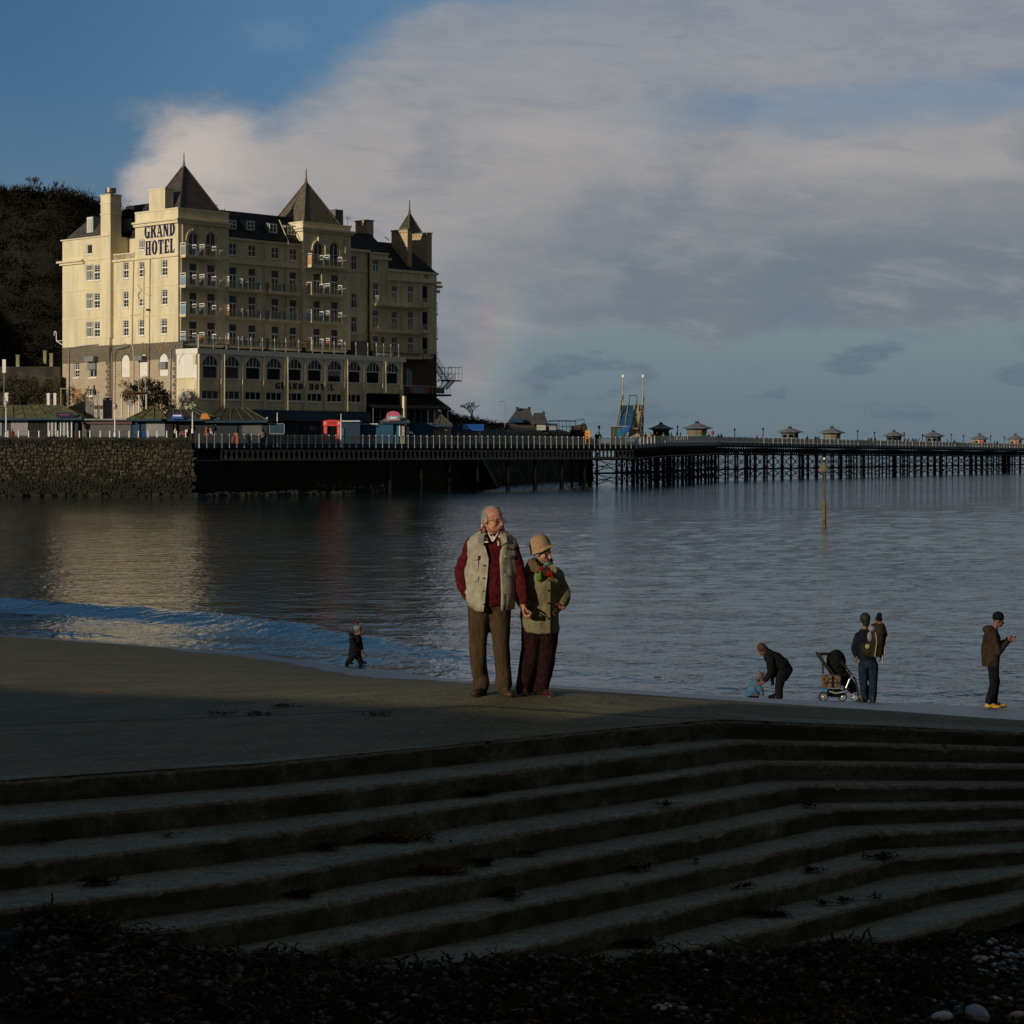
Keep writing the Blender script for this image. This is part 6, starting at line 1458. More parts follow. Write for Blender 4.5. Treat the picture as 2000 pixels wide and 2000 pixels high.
for a, b, r_ in (((1203, 833, -1.5), (1219, 771, 4), .13), ((1219.5, 832, -1.5), (1230, 788, 4), .11), ((1227, 853, -1.9), (1244, 788, 4), .13)):
    MB().tube(sp_(a[0], a[1], a[2]), sp_(b[0], b[1], b[2]), r_, n=5).build('slide_rail', YEL, sl2)
for px, x2 in ((1219, 1220), (1258.5, 1260)):
    MB().tube(sp_(px, 790, 4), sp_(px + 1, 728, 4), .12, .07, 6).build('mast', YELD if False else mat('cream_yellow', (.40, .34, .17), .6), sl2); MB().ell(sp_(px + 1, 733, 4), (.22, .22, .3), 8, 5).build('mast_lamp', WHITE, sl2)
MB().path([sp_(1232, 788, 4), sp_(1232, 771, 4), sp_(1247, 771, 4), sp_(1247, 790, 4)], .07, 5).build('top_frame', YELD, sl2)
mb = MB(); mb.q(sp_(1227, 853, -1.8), sp_(1248, 853, -1.8), sp_(1258, 790, 4.1), sp_(1245, 790, 4.1)); mb.build('stair_ramp', mat('stair_board', (.30, .27, .2), .8), sl2)
for k in range(11):       # stairs beside the lanes
    f = k / 11; py = 846 - 56 * f; px = 1235 + 18 * f; a = sp_(px, py, -1.5 + 5.5 * f); MB().box(a.x, a.x + .85, a.y, a.y + .55, a.z - .35, a.z).build('stair_tread', mat('stair_grey', (.26, .24, .2), .8), sl2)
MB().tube(sp_(1244, 846, -1.6), sp_(1258, 792, 3.9), .09, n=5).tube(sp_(1250, 848, -1.2), sp_(1261, 775, 4), .09, n=5).build('stair_rail', YELD, sl2)
lg = MB()
for px, dy in ((1250, 3), (1255, 4), (1259, 5), (1215, 4)): lg.tube(sp_(px, 855, dy), sp_(px + 2, 790, dy), .11, n=5)
lg.tube(sp_(1250, 845, 3), sp_(1261, 800, 5), .07, n=4).tube(sp_(1259, 845, 3), sp_(1250, 805, 5), .07, n=4); lg.build('tower_leg', IRON, sl2)
kb = MB().box(sp_(1192, 0).x, sp_(1222, 0).x, -2.6, -1.6, 0, sp_(0, 834).z).build('ticket_booth', mat('booth_green', (.05, .06, .05), .6), sl2); MB().box(sp_(1191, 0).x, sp_(1224, 0).x, -2.8, -1.6, sp_(0, 834).z, sp_(0, 832.5).z).build('booth_roof', POLE, sl2)
for a, b in ((1196, 1199), (1204, 1212), (1213, 1216)): MB().box(sp_(a, 0).x, sp_(b, 0).x, -2.65, -2.603, .9, sp_(0, 837).z).build('booth_panel', BLUEL if a > 1200 else YELD, sl2)
MB().ell(sp_(1222, 838, -2.7), (.5, .06, .6), 10, 6).build('emblem', BLUEV, sl2)
# ================================================================== kiosks on the pier
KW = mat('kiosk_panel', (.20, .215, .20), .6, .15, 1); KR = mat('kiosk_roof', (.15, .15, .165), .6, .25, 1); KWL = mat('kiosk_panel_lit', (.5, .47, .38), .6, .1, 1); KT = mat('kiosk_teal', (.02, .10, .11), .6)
def oct_kiosk(px, ypeak, yeave, ybase, hw, D, label, wall=KW, warm=False, red=False, openw=False):
    """octagonal kiosk with a flared eave; hw = half width of the roof in photo px"""
    o = W(px, ybase, D); s = D / F; k_ = thing('pier_kiosk', label, 'kiosk', o, 0, 'octagonal kiosks along the pier')
    R_ = hw * s; zr = (ybase - yeave) * s; zp = (ybase - ypeak) * s; N = 8; wr = R_ * .60
    P = lambda r, a, z: (r * math.cos(a), r * math.sin(a) * .9, z)
    ang = [2 * math.pi * (k + .5) / N for k in range(N)]
    for k in range(N):
        a0, a1 = ang[k], ang[(k + 1) % N]
        MB().q(P(wr * .92, a0, -.6), P(wr * .92, a1, -.6), P(wr, a1, zr * .72), P(wr, a0, zr * .72)).build('wall_panel', wall, k_)
        am = (a0 + (a1 if a1 > a0 else a1 + 2 * math.pi)) / 2
        if math.sin(am) < .5:
            c = Vector(P(wr * .955, am, zr * .45)); t_ = Vector((-math.sin(am), math.cos(am), 0)); n_ = Vector((math.cos(am), math.sin(am), 0)) * .03; w2 = wr * .27; h2 = zr * .2
            MB().q(c - t_ * w2 - Vector((0, 0, h2)) + n_, c + t_ * w2 - Vector((0, 0, h2)) + n_, c + t_ * w2 + Vector((0, 0, h2)) + n_, c - t_ * w2 + Vector((0, 0, h2)) + n_).build('window', (REDP if red and k % 2 else (GLASSD if not warm else mat('amber_window', (.22, .13, .06), .4))), k_)
    m_ = MB(); 
    for k in range(N):        # flared coving
        a0, a1 = ang[k], ang[(k + 1) % N]
        for (r0, z0), (r1, z1) in (((wr, zr * .70), (wr * 1.12, zr * .84)), ((wr * 1.12, zr * .84), (R_ * .93, zr * .985))): m_.q(P(r0, a0, z0), P(r0, a1, z0), P(r1, a1, z1), P(r1, a0, z1))
    m_.build('coving', KT if wall is KW else wall, k_)
    for k in range(N):
        a0, a1 = ang[k], ang[(k + 1) % N]; rm, zm = R_ * .55, zr + (zp - zr) * .42
        MB().q(P(R_, a0, zr), P(R_, a1, zr), P(rm, a1, zm), P(rm, a0, zm)).q(P(rm, a0, zm), P(rm, a1, zm), P(R_ * .04, a1, zp), P(R_ * .04, a0, zp)).q(P(R_, a0, zr), P(R_, a1, zr), P(R_, a1, zr - .1), P(R_, a0, zr - .1)).build('roof_panel', KR, k_)
    MB().tube((-.22, 0, zp - .05), (-.22, 0, zp + 5.5 * s), .05, .02, 5).tube((.22, 0, zp - .05), (.22, 0, zp + 5.5 * s), .05, .02, 5).ell((0, 0, zp), (R_ * .14, R_ * .14, .18), 8, 5).build('finial', IRON, k_)
    return k_
def pdist(px, off):      # point on section B at a photo column
    a, b = P3_, P4_
    if px < 1404: a, b = P2_, P3_
    if px < 1300: a, b = A1, P2_
    k = (px - 1000) / F; nn = Vector((b - a).normalized()); nn = Vector((nn.y, -nn.x)); a = a + nn * off; b = b + nn * off; den = (b.x - a.x) - k * (b.y - a.y); u = (k * a.y - a.x) / den; return a.y + (b.y - a.y) * u
for px, yp, ye, yb, hw, off, lab, kw in (
 (1291, 827, 837, 856, 27, -7, 'dark roofed kiosk on the pier just right of the slide', dict(wall=mat('dark_kiosk_panel', (.05, .06, .055), .7))),
 (1361.5, 825, 836, 852, 32.5, -6, 'largest pier kiosk, left of the red life-ring housing', dict(warm=True)),
 (1543, 835, 843.5, 858, 27.5, -5, 'left of the two middle pier kiosks, beyond the first lamp posts', dict()),
 (1625, 834.5, 845, 859, 27.5, -3, 'right of the two middle pier kiosks, above the yellow sea marker', dict(warm=True)),
 (1746, 842, 850.5, 862, 24, -6, 'pier kiosk with a dark blue roof third from the right end', dict(wall=mat('dark_kiosk_panel', (.05, .06, .055), .7))),
 (1823, 842.5, 851.5, 865, 24, -3, 'pale walled pier kiosk with a brown roof above a gap in the railing', dict()),
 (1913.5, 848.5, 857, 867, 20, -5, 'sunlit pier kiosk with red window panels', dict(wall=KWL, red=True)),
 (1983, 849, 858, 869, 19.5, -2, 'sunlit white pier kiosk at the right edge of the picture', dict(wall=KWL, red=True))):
    oct_kiosk(px, yp, ye, yb, hw, pdist(px, off), lab, **kw)
# red life-ring housing
o = W(1392, 853, pdist(1392, -2)); o_ = thing('lifebuoy_board', 'red oval life-ring housing on a post on the pier', 'life-ring housing', o); s = o.y / F
MB().ell((0, 0, 7.5 * s), (2.8 * s, .2, 4.3 * s), 12, 8).build('housing', mat('deep_red_paint', (.40, .01, .015), .5), o_); MB().tube((0, .1, 0), (0, .1, 6 * s), .05, n=5).build('post', IRON, o_)
# pier lamps
for k, (px, yt, yb) in enumerate(((1323.5, 832, 852), (1435, 838, 853), (1490.5, 837, 854), (1675, 841, 859), (1708, 844, 860), (1766, 845, 861), (1802, 849, 862), (1858, 848, 864), (1882, 850, 865), (1935, 851, 866), (1961.5, 853, 867), (1170, 833, 853))):
    D = pdist(px, -2); o = W(px, yb, D); s = D / F; h = (yb - yt) * s
    L = thing('pier_lamp', ('iron lamp post on the pier, ' + ['white topped, between the first two kiosks', 'first right of the red life-ring housing', 'second right of the red life-ring housing', 'just right of the middle kiosks', 'between the middle kiosks and the blue roofed kiosk', 'at the right edge of the blue roofed kiosk', 'at the left edge of the brown roofed kiosk', 'just right of the brown roofed kiosk', 'left of the kiosk with red panels', 'just right of the kiosk with red panels', 'left of the last kiosk at the picture edge', 'alone left of the slide'][k]), 'lamp post', o, 0, 'lamp posts along the pier')
    MB().tube((0, 0, -.5), (0, 0, h * .86), .10, .07, 6).build('post', IRON, L); MB().ell((0, 0, h * .93), (.20, .20, .26), 6, 5).tube((0, 0, h * .98), (0, 0, h * 1.03), .1, .02, 5).build('lantern', IRON if k else WHITE, L)
# ================================================================== sea marker
DM = 147.0; o = Vector(((1610 - 1000) * DM / F, DM, 0)); mk = thing('sea_marker', 'yellow beacon post with a basket top-mark standing in the sea', 'beacon', o)
s = DM / F; zz = lambda py: EYE + (HOR - py) * s
MB().tube((0, 0, -1), (0, 0, zz(982)), .145, .13, 12).build('pile', YELD, mk, smooth=False); MB().tube((0, 0, zz(982)), (0, 0, zz(976)), .13, .06, 10).tube((0, 0, zz(976)), (0, 0, zz(905)), .055, .04, 8).build('mast', YELD, mk)
MB().box(-.26, .26, -.1, .1, zz(986), zz(984)).box(-.24, .24, -.08, .08, zz(1010.5), zz(1009)).build('step_plate', YELD, mk)
m_ = MB(); N = 8
for k in range(N):
    a = 2 * math.pi * k / N; b = 2 * math.pi * (k + 1) / N; r0, r1 = .40, .07
    for j in range(4): f0, f1 = j / 4, (j + 1) / 4; ra_, rb_ = r0 + (r1 - r0) * f0, r0 + (r1 - r0) * f1; z0, z1 = zz(920) + (zz(903) - zz(920)) * f0, zz(920) + (zz(903) - zz(920)) * f1; m_.tube((ra_ * math.cos(a), ra_ * math.sin(a), z0), (rb_ * math.cos(b), rb_ * math.sin(b), z1), .022, n=4).tube((ra_ * math.cos(b), ra_ * math.sin(b), z0), (rb_ * math.cos(a), rb_ * math.sin(a), z1), .022, n=4).tube((ra_ * math.cos(a), ra_ * math.sin(a), z0), (ra_ * math.cos(b), ra_ * math.sin(b), z0), .022, n=4)
m_.build('basket', mat('pale_yellow', (.20, .19, .11), .6), mk); MB().cbox((-.28, -.1, zz(918)), (.2, .05, .12)).build('tag', REDP, mk)
MB().ell((0, 0, zz(896)), (.085, .085, .10), 8, 6).build('lantern', WHITE, mk); MB().tube((0, 0, zz(905)), (0, 0, zz(898)), .05, n=6).build('lantern_base', IRON, mk)
# ================================================================== unseen seafront block and wall, placed and shaped to cast the foreground shade
dS = Vector((.673, .739, 0)); dQ = Vector((.739, -.673, 0))
def SQ(s_, q_, z): return dS * s_ + dQ * q_ + Vector((0, 0, z))
WALLM = mat('seafront_render', (.35, .33, .29), .85, .15, .6)
pb = thing('shade_building', 'unseen seafront block added behind the viewpoint to shade the foreground', 'building', SQ(-6, -6, 3.4))
o = SQ(-6, -6, 3.4)
mb = MB(); q4 = [SQ(-6, -12.3, 0), SQ(-6, 11, 0), SQ(-16, 11, 0), SQ(-16, -12.3, 0)]
mb.prism([(p.x - o.x, p.y - o.y) for p in q4], 'z', -2.4, 8.0); mb.build('wall', WALLM, pb)
mb = MB(); mb.prism([((p.x - o.x) * 1.02, (p.y - o.y) * 1.02) for p in q4], 'z', 8.0, 8.3); mb.build('roof', SLATE, pb)
for k in range(5):
    p = SQ(-5.95, -9 + 4.2 * k, 3.4) - o; m_ = MB(); u = dQ * .6; n_ = dS * .04
    m_.q(p - u + Vector((0, 0, 1)) + n_, p + u + Vector((0, 0, 1)) + n_, p + u + Vector((0, 0, 2.6)) + n_, p - u + Vector((0, 0, 2.6)) + n_); m_.build('window', GLASS, pb)
# unseen wall running left, its top shaped so the shadow ends on the slipway
w0 = Vector((-.2, 19.5, 0)) - dS * 20; wd_ = Vector((.8, -.6, 0)); H_ = 6.98
pw = thing('shade_wall', 'unseen wall added behind and left of the viewpoint to shade the foreground', 'wall', (w0.x, w0.y, 2)); nv = Vector((-.6, -.8, 0))
mb = MB(); cp = MB()
for t0, t1_, z0, z1 in ((3, 0, H_ + .0, H_), (0, -7, H_, 6.86), (-7, -60, 6.86, 6.8)):
    a, b = wd_ * t0, wd_ * t1_; n1_, n2_ = a + nv, b + nv
    for m_, za, zb, zl in ((mb, z0 - .1, z1 - .1, -.5), (cp, z0, z1, None)):
        bot = [(a.x, a.y, (zl if zl is not None else z0 - .097) - 2 * (zl is None)), (b.x, b.y, (zl if zl is not None else z1 - .097) - 2 * (zl is None)), (n2_.x, n2_.y, (zl if zl is not None else z1 - .097) - 2 * (zl is None)), (n1_.x, n1_.y, (zl if zl is not None else z0 - .097) - 2 * (zl is None))]
        top = [(a.x, a.y, za - 2), (b.x, b.y, zb - 2), (n2_.x, n2_.y, zb - 2), (n1_.x, n1_.y, za - 2)]
        i = len(m_.v); m_.v += bot + top
        for f in ((0, 3, 2, 1), (4, 5, 6, 7), (0, 1, 5, 4), (1, 2, 6, 5), (2, 3, 7, 6), (3, 0, 4, 7)): m_.f.append(tuple(i + k for k in f))
mb.build('wall', WALLM, pw); cp.build('coping', CREAMT, pw)
# ================================================================== beach of shingle and seaweed
def beach_z(x, y):
    e = 4.366 + .153 * x - .074 * y
    yb = interp([(-6, 11.5), (-3.3, 12.9), (-2.62, 13.44), (-1.91, 13.4), (-.82, 13.7), (.61, 14.3), (2.06, 15.46), (3.95, 16.6), (6, 17.5)], x)
    e += max(0, y - yb + .05) * 1.25 - 1.1 * max(0, y - yb - 2.2)
    e -= .04 * nrm_noise(x, y, .9) + .03 * nrm_noise(x, y, 2.7, 3)
    e -= .09 * math.exp(-((x + 2.85) / .35) ** 2 - ((y - 13.2) / .4) ** 2)           # heap of weed on the lower left step
    e -= .05 * math.exp(-((x - 2.3) / .8) ** 2 - ((y - 15.2) / .5) ** 2)
    return EYE - e
SHING = mat('dark_shingle', (.009, .007, .004), .9, .6, 9, .9, 30, col2=(.028, .022, .014), dist=.03)
mb = MB(); xs_ = [-9 + .16 * i for i in range(120)]; ys_ = [4 + .16 * j for j in range(90)]
for y in ys_:
    for x in xs_: mb.v.append((x, y, beach_z(x, y) + .015 * nrm_noise(x, y, 7)))
nx = len(xs_)
for j in range(len(ys_) - 1):
    for i in range(nx - 1): mb.f.append((j * nx + i, j * nx + i + 1, (j + 1) * nx + i + 1, (j + 1) * nx + i))
mb.build('shingle_beach', SHING, kind='structure', smooth=True)
# strip of ground behind the viewpoint
MB().box(-80, 80, -60, 2, -3, 3.4).build('promenade', mat('promenade_asphalt', (.08, .08, .08), .9), kind='structure')
WEED = mat('wet_seaweed', (.009, .006, .003), .95, .6, 6, 0, col2=(.034, .022, .008), spec=.04)
WEED2 = mat('brown_seaweed', (.016, .010, .004), .95, .6, 8, 0, col2=(.13, .08, .026), spec=.04)
def ribbon(mb, p, L, w, rnd, n=4, lift=.05):
    a = rnd.uniform(0, 6.28); d = Vector((math.cos(a), math.sin(a), 0)); pts = []; q = Vector(p)
    for k in range(n + 1):
        pts.append((q.copy(), w * (1 - .6 * k / n))); a += rnd.uniform(-.9, .9); d = Vector((math.cos(a), math.sin(a), rnd.uniform(-.5, .55))); q = q + d * (L / n); q.z = max(q.z, p[2] - .01) if k % 2 else q.z * .5 + (p[2] + rnd.uniform(0, lift)) * .5
    i = len(mb.v)
    for k, (q, w_) in enumerate(pts):
        t_ = (pts[min(k + 1, n)][0] - pts[max(k - 1, 0)][0]); s_ = Vector((-t_.y, t_.x, rnd.uniform(-.4, .4) * t_.length)).normalized() * w_ if t_.length > 0 else Vector((w_, 0, 0)); mb.v.append(tuple(q - s_)); mb.v.append(tuple(q + s_))
    for k in range(n): mb.f.append((i + 2 * k, i + 2 * k + 1, i + 2 * k + 3, i + 2 * k + 2))
def in_beach(x, y):
    px = 1000 + F * x / y; py = HOR + F * (EYE - beach_z(x, y)) / y
    lim = interp([(-100, 1868), (20, 1862), (40, 1790), (60, 1776), (110, 1778), (190, 1808), (300, 1842), (400, 1858), (560, 1872), (740, 1885), (1000, 1882), (1180, 1880), (1400, 1872), (1560, 1862), (1640, 1845), (1800, 1850), (1870, 1836), (1960, 1815), (2100, 1800)], px)
    return -80 < px < 2080 and lim < py < 2050
rnd = random.Random(5)
for name, m, cnt in (('seaweed_bed', WEED, 15000), ('seaweed_bed', WEED2, 4200)):
    mb = MB(); k = 0
    while k < cnt:
        x = rnd.uniform(-4.2, 4.6); y = rnd.uniform(11.8, 17.2)
        if not in_beach(x, y): continue
        if noise.noise(Vector((x * 1.6, y * 1.6, 3))) < -.25 and rnd.random() < .7: k += .5; continue
        px_ = 1000 + F * x / y; py_ = HOR + F * (EYE - beach_z(x, y)) / y
        if any(zx < px_ < zx + zw and zy < py_ < zy + zh for zx, zy, zw, zh in ((560, 1885, 380, 62), (0, 1890, 240, 60), (120, 1850, 380, 90), (1880, 1840, 140, 160), (1800, 1950, 90, 60))) and rnd.random() < .62: k += .3; continue
        if name and m is WEED2 and noise.noise(Vector((x * .8, y * .8, 9))) < -.05 : k += .3; continue
        ribbon(mb, (x, y, beach_z(x, y) + rnd.uniform(0, .05)), rnd.uniform(.06, .26), rnd.uniform(.004, .016), rnd); k += 1
    tag(mb.build(name, m, kind='stuff'), 'dark wet seaweed heaped along the foot of the steps' if m is WEED else 'browner strands of seaweed lying over the shingle', 'seaweed')
# pebbles
def rock_mesh(seed, flat=.6):
    rn = random.Random(seed); mb = MB().ell((0, 0, 0), (1, .8, flat), 14, 9)
    mb.v = [tuple(Vector(v) * (1 + .16 * noise.noise(Vector(v) * 1.1 + Vector((seed * 3.1, 0, 0))) + .05 * noise.noise(Vector(v) * 3 + Vector((0, seed, 0))))) for v in mb.v]
    return mb
PM = [mat('pebble_pale', (.42, .42, .40), .6, .2, 3, .2, 20, dist=.004), mat('pebble_grey', (.22, .235, .25), .6, .2, 4, .2, 20, dist=.004), mat('pebble_blue', (.20, .29, .34), .55, .2, 4, .2, 20, dist=.004), mat('pebble_tan', (.42, .32, .20), .65, .25, 4, .2, 20, dist=.004), mat('pebble_pink', (.26, .16, .14), .65, .2, 4, .2, 20, dist=.004)]
pm_ = []
for k in range(10):
    me = rock_mesh(k, .45 + .05 * (k % 4)).mesh('pebble'); me.materials.append(PM[(0, 1, 2, 0, 3, 1, 0, 2, 4, 3)[k]]); me.polygons.foreach_set('use_smooth', [True] * len(me.polygons)); pm_.append(me)
def ground_at(px, py):       # photo point -> spot on the beach
    y = 14.0
    for _ in range(30): x = (px - 1000) * y / F; y = .5 * y + .5 * F * (EYE - beach_z(x, y)) / (py - HOR)
    return (px - 1000) * y / F, y
big = [(1840, 2000, 24, 0, 'big pale rounded boulder cut by the bottom edge, left of the largest'), (1908, 1998, 33, 1, 'largest smooth grey boulder at the bottom right edge'), (1873, 1983, 14, 2, 'bluish stone wedged behind the two biggest boulders'), (1945, 1966, 17, 3, 'tan lumpy stone above the largest boulder'), (1968, 1962, 14, 0, 'pale grey stone right of the tan lumpy one'), (1985, 1996, 18, 9, 'tan stone in the bottom right corner'), (1848, 1951, 9, 0, 'small white stone alone above the big boulders'), (1903, 1962, 7, 3, 'small tan stone behind the big boulders'), (197, 1881, 19, 0, 'long pale stone on the weed, lower left') , (397, 1880, 20, 0, 'pale oval pebble among stones left of centre'), (452, 1868, 18, 3, 'orange tan pebble resting at the foot of the steps'), (305, 1911, 19, 2, 'long bluish pebble on the dark weed at left'), (233, 1911, 11, 0, 'small flat pale pebble left of the long bluish one'), (104, 1921, 9, 2, 'round blue-green pebble at the far lower left'), (412, 1905, 15, 1, 'grey pebble tucked beside a dark blue one'), (443, 1908, 15, 2, 'dark blue pebble right of a grey one'), (468, 1906, 9, 0, 'small white pebble right of the dark blue one'), (299, 1849, 13, 0, 'flat white pebble at the lowest step on the left'), (800, 1915, 17, 0, 'pale angular stone in the weed at centre'), (22, 1909, 10, 1, 'flat grey pebble near the left edge'), (197, 1890, 9, 4, 'pinkish pebble on the weed at left'), (1388, 1873, 12, 2, 'bluish pebble where weed meets the steps, right of centre'), (1410, 1877, 9, 1, 'grey pebble touching the bluish one right of centre'), (1290, 1984, 18, 3, 'brownish stone half buried at the bottom edge'), (1335, 1984, 16, 4, 'reddish stone half buried at the bottom edge'), (1152, 1940, 12, 3, 'tan patch of stone in the centre weed')]
rnd = random.Random(9)
for px, py, r, mi, lab in big:
    x, y = ground_at(px, py); s = r * y / F; o_ = link('pebble', pm_[{0: 0, 1: 1, 2: 2, 3: 4, 4: 8, 9: 9}[mi]]); o_.location = (x, y, beach_z(x, y) + s * .35 + .02); o_.scale = (s, s * .9, s * .95); o_.rotation_euler = (rnd.uniform(-.3, .3), rnd.uniform(-.2, .2), rnd.uniform(0, 3)); tag(o_, lab, 'stone')
zones = [(0, 1890, 240, 60, 40), (120, 1850, 380, 90, 90), (560, 1890, 380, 30, 60), (1900, 1850, 120, 60, 70), (1300, 1900, 600, 100, 50), (200, 1930, 700, 60, 70), (1880, 1960, 110, 30, 30)]
cnt = 0
for zx, zy, zw, zh, n in zones:
    for _ in range(n):
        px = zx + rnd.uniform(0, 1) * zw; py = zy + rnd.uniform(0, 1) * zh; x, y = ground_at(px, py)
        if not in_beach(x, y): continue
        cnt += 1
        if cnt > 270: break
        s = rnd.choice((3, 4, 4, 5, 6, 8, 10)) * y / F; o_ = link('pebble', rnd.choice(pm_)); o_.location = (x, y, beach_z(x, y) + s * .5 + .035); o_.scale = (s, s, s); o_.rotation_euler = (rnd.uniform(-.4, .4), rnd.uniform(-.4, .4), rnd.uniform(0, 6)); tag(o_, 'small ' + {'pebble_pale': 'pale', 'pebble_grey': 'grey', 'pebble_blue': 'bluish', 'pebble_tan': 'tan', 'pebble_pink': 'pinkish'}[o_.data.materials[0].name] + ' pebble in the weed, ' + ('far left' if px < 200 else 'left' if px < 420 else 'left of centre' if px < 760 else 'centre' if px < 1250 else 'right of centre' if px < 1650 else 'far right') + (', against the steps' if py < 1885 else ', near the bottom edge' if py > 1950 else ', in the middle of the weed'), 'stone', 'small pebbles in the weed')
sm = MB(); k = 0
while k < 5600:
    x = rnd.uniform(-4.2, 4.6); y = rnd.uniform(11.8, 17.2)
    if not in_beach(x, y): continue
    s = rnd.uniform(.008, .034); a = rnd.uniform(0, 3); c = (x, y, beach_z(x, y) + s * .4 + rnd.uniform(0, .04)); sm.ell(c, (s, s * .75, s * .6), 6, 4, Matrix.Rotation(a, 3, 'Z')); k += 1
tag(sm.build('fine_shingle', mat('fine_pebbles', (.02, .018, .014), .8, .8, 14, 0, col2=(.14, .13, .11)), kind='stuff'), 'fine dark shingle between the weed and stones', 'shingle')
# weed stranded on the steps
def step_spot(px, py):
    """world point on a tread seen at a photo point"""
    for i in range(8, 0, -1):
        yb = HOR + F * (EYE - edges[i][min(len(SPX) - 1, max(0, int((px + 400) / 7)))].z) / edges[i][min(len(SPX) - 1, max(0, int((px + 400) / 7)))].y
        p = edges[i][min(len(SPX) - 1, max(0, int((px + 400) / 7)))]; b = edges[i - 1][min(len(SPX) - 1, max(0, int((px + 400) / 7)))]
        yt = HOR + F * (EYE - p.z) / b.y
        if yt - 4 <= py <= yb + 5: y = F * (EYE - p.z) / (py - HOR); y = max(p.y + .02, min(b.y - .02, y)); return Vector(((px - 1000) * y / F, y, p.z)), i
    return None, None
wd_sp = [(640, 1650, 20, 60, 'sparse'), (760, 1640, 85, 420, 'long'), (925, 1552, 32, 60, ''), (860, 1706, 60, 180, ''), (940, 1690, 25, 60, ''), (585, 1742, 22, 70, ''), (190, 1729, 30, 70, ''), (983, 1748, 28, 70, ''), (1245, 1701, 22, 40, ''), (1030, 1672, 22, 30, ''), (1300, 1576, 12, 26, ''), (1262, 1461, 9, 14, ''), (1720, 1678, 38, 50, ''), (1583, 1704, 20, 36, ''), (1500, 1790, 42, 110, ''), (1645, 1763, 16, 22, ''), (1605, 1768, 12, 18, ''), (1455, 1736, 12, 14, ''), (1580, 1577, 16, 18, ''), (78, 1649, 9, 12, ''), (1250, 1848, 60, 110, ''), (330, 1635, 12, 10, ''), (1360, 1686, 12, 12, ''), (1000, 1758, 14, 20, ''), (1710, 1757, 10, 10, '')]
desc = ['on the left of the long clump', 'long clump across the middle steps', 'below the standing couple', 'second largest, two steps under the long clump', 'right end of the middle clumps', 'small dark heap left of centre', 'thin heap on the left steps', 'compact heap under the couple on a lower step', 'flat clump right of centre', 'small strip just left of the vertical joint', 'single curled strand on an upper step', 'tiny strand on the first step', 'long thin strand on the right steps', 'curled heap near the bend', 'wide heap low on the right steps', 'short strand above the wet steps', 'short strand left of another above the wet steps', 'dot of weed mid right', 'dark strand where the steps bend', 'tiny strand at far left', 'wide spread above the shingle', 'tiny strand upper left', 'thin strand mid right', 'small heap beside the compact heap', 'tiny strand lower right']
for j, (px, py, w, n, _) in enumerate(wd_sp):
    sp0, i0 = step_spot(px, py)
    if sp0 is None: sp0, i0 = step_spot(px, py + 10)
    if sp0 is None: continue
    mb = MB(); rn = random.Random(j)
    for k in range(n):
        q, ii = step_spot(px + rn.gauss(0, .45) * w, py - rn.uniform(-.06, .06) * w)
        if q is None or ii != i0: q = sp0 + Vector((rn.gauss(0, .45) * w * sp0.y / F, 0, 0)); 
        q = Vector((q.x, min(q.y, sp0.y + .15), sp0.z)); ribbon(mb, q - sp0 + Vector((0, 0, .01 + rn.uniform(0, .02))), rn.uniform(.04, .16), rn.uniform(.004, .012), rn, lift=.03)
    o_ = mb.build('seaweed_clump', WEED2 if j in (1, 3) else WEED); o_.location = sp0; tag(o_, 'stranded seaweed on the steps, ' + desc[j], 'seaweed', 'seaweed clumps stranded on the steps')
for px, py in ((388, 1354), (552, 1382), (502, 1396), (435, 1396), (730, 1397)):
    pass
# orange scrap and dark scraps on the slipway
def slip_pt(px, py):
    c_D, c_e = crest(px); e0 = edge_pt(0, px); w_D = shore_D(px)
    best = None
    for k in range(400):
        f = k / 399; D = e0.y + (w_D - e0.y) * f
        e = (EYE - e0.z) + (c_e - (EYE - e0.z)) * (D - e0.y) / (c_D - e0.y) if D < c_D else c_e + (EYE - c_e) * (D - c_D) / (w_D - c_D)
        y = HOR + F * e / D
        if best is None or abs(y - py) < best[0]: best = (abs(y - py), D, e)
    return Vector(((px - 1000) * best[1] / F, best[1], EYE - best[2] + .004))
for j, (px, py, m, lab) in enumerate(((196, 1354, mat('orange_weed', (.30, .15, .03), .7), 'small orange weed scrap on the sunlit slipway'), (552, 1382, WEED, 'dark weed scrap on the shaded slipway edge, nearest the couple'), (502, 1396, WEED, 'thin dark weed scrap left of the others on the slipway'), (433, 1396, WEED, 'faint weed strand at the shade edge of the slipway'), (732, 1397, WEED, 'small dark weed scrap on the slipway left of the couple'))):
    p = slip_pt(px, py); mb = MB(); rn = random.Random(j + 50)
    for k in range(26): ribbon(mb, (rn.gauss(0, .06), rn.gauss(0, .05), .01), rn.uniform(.04, .13), rn.uniform(.004, .01), rn, lift=.02)
    o_ = mb.build('seaweed_scrap', m); o_.location = p; tag(o_, lab, 'seaweed')
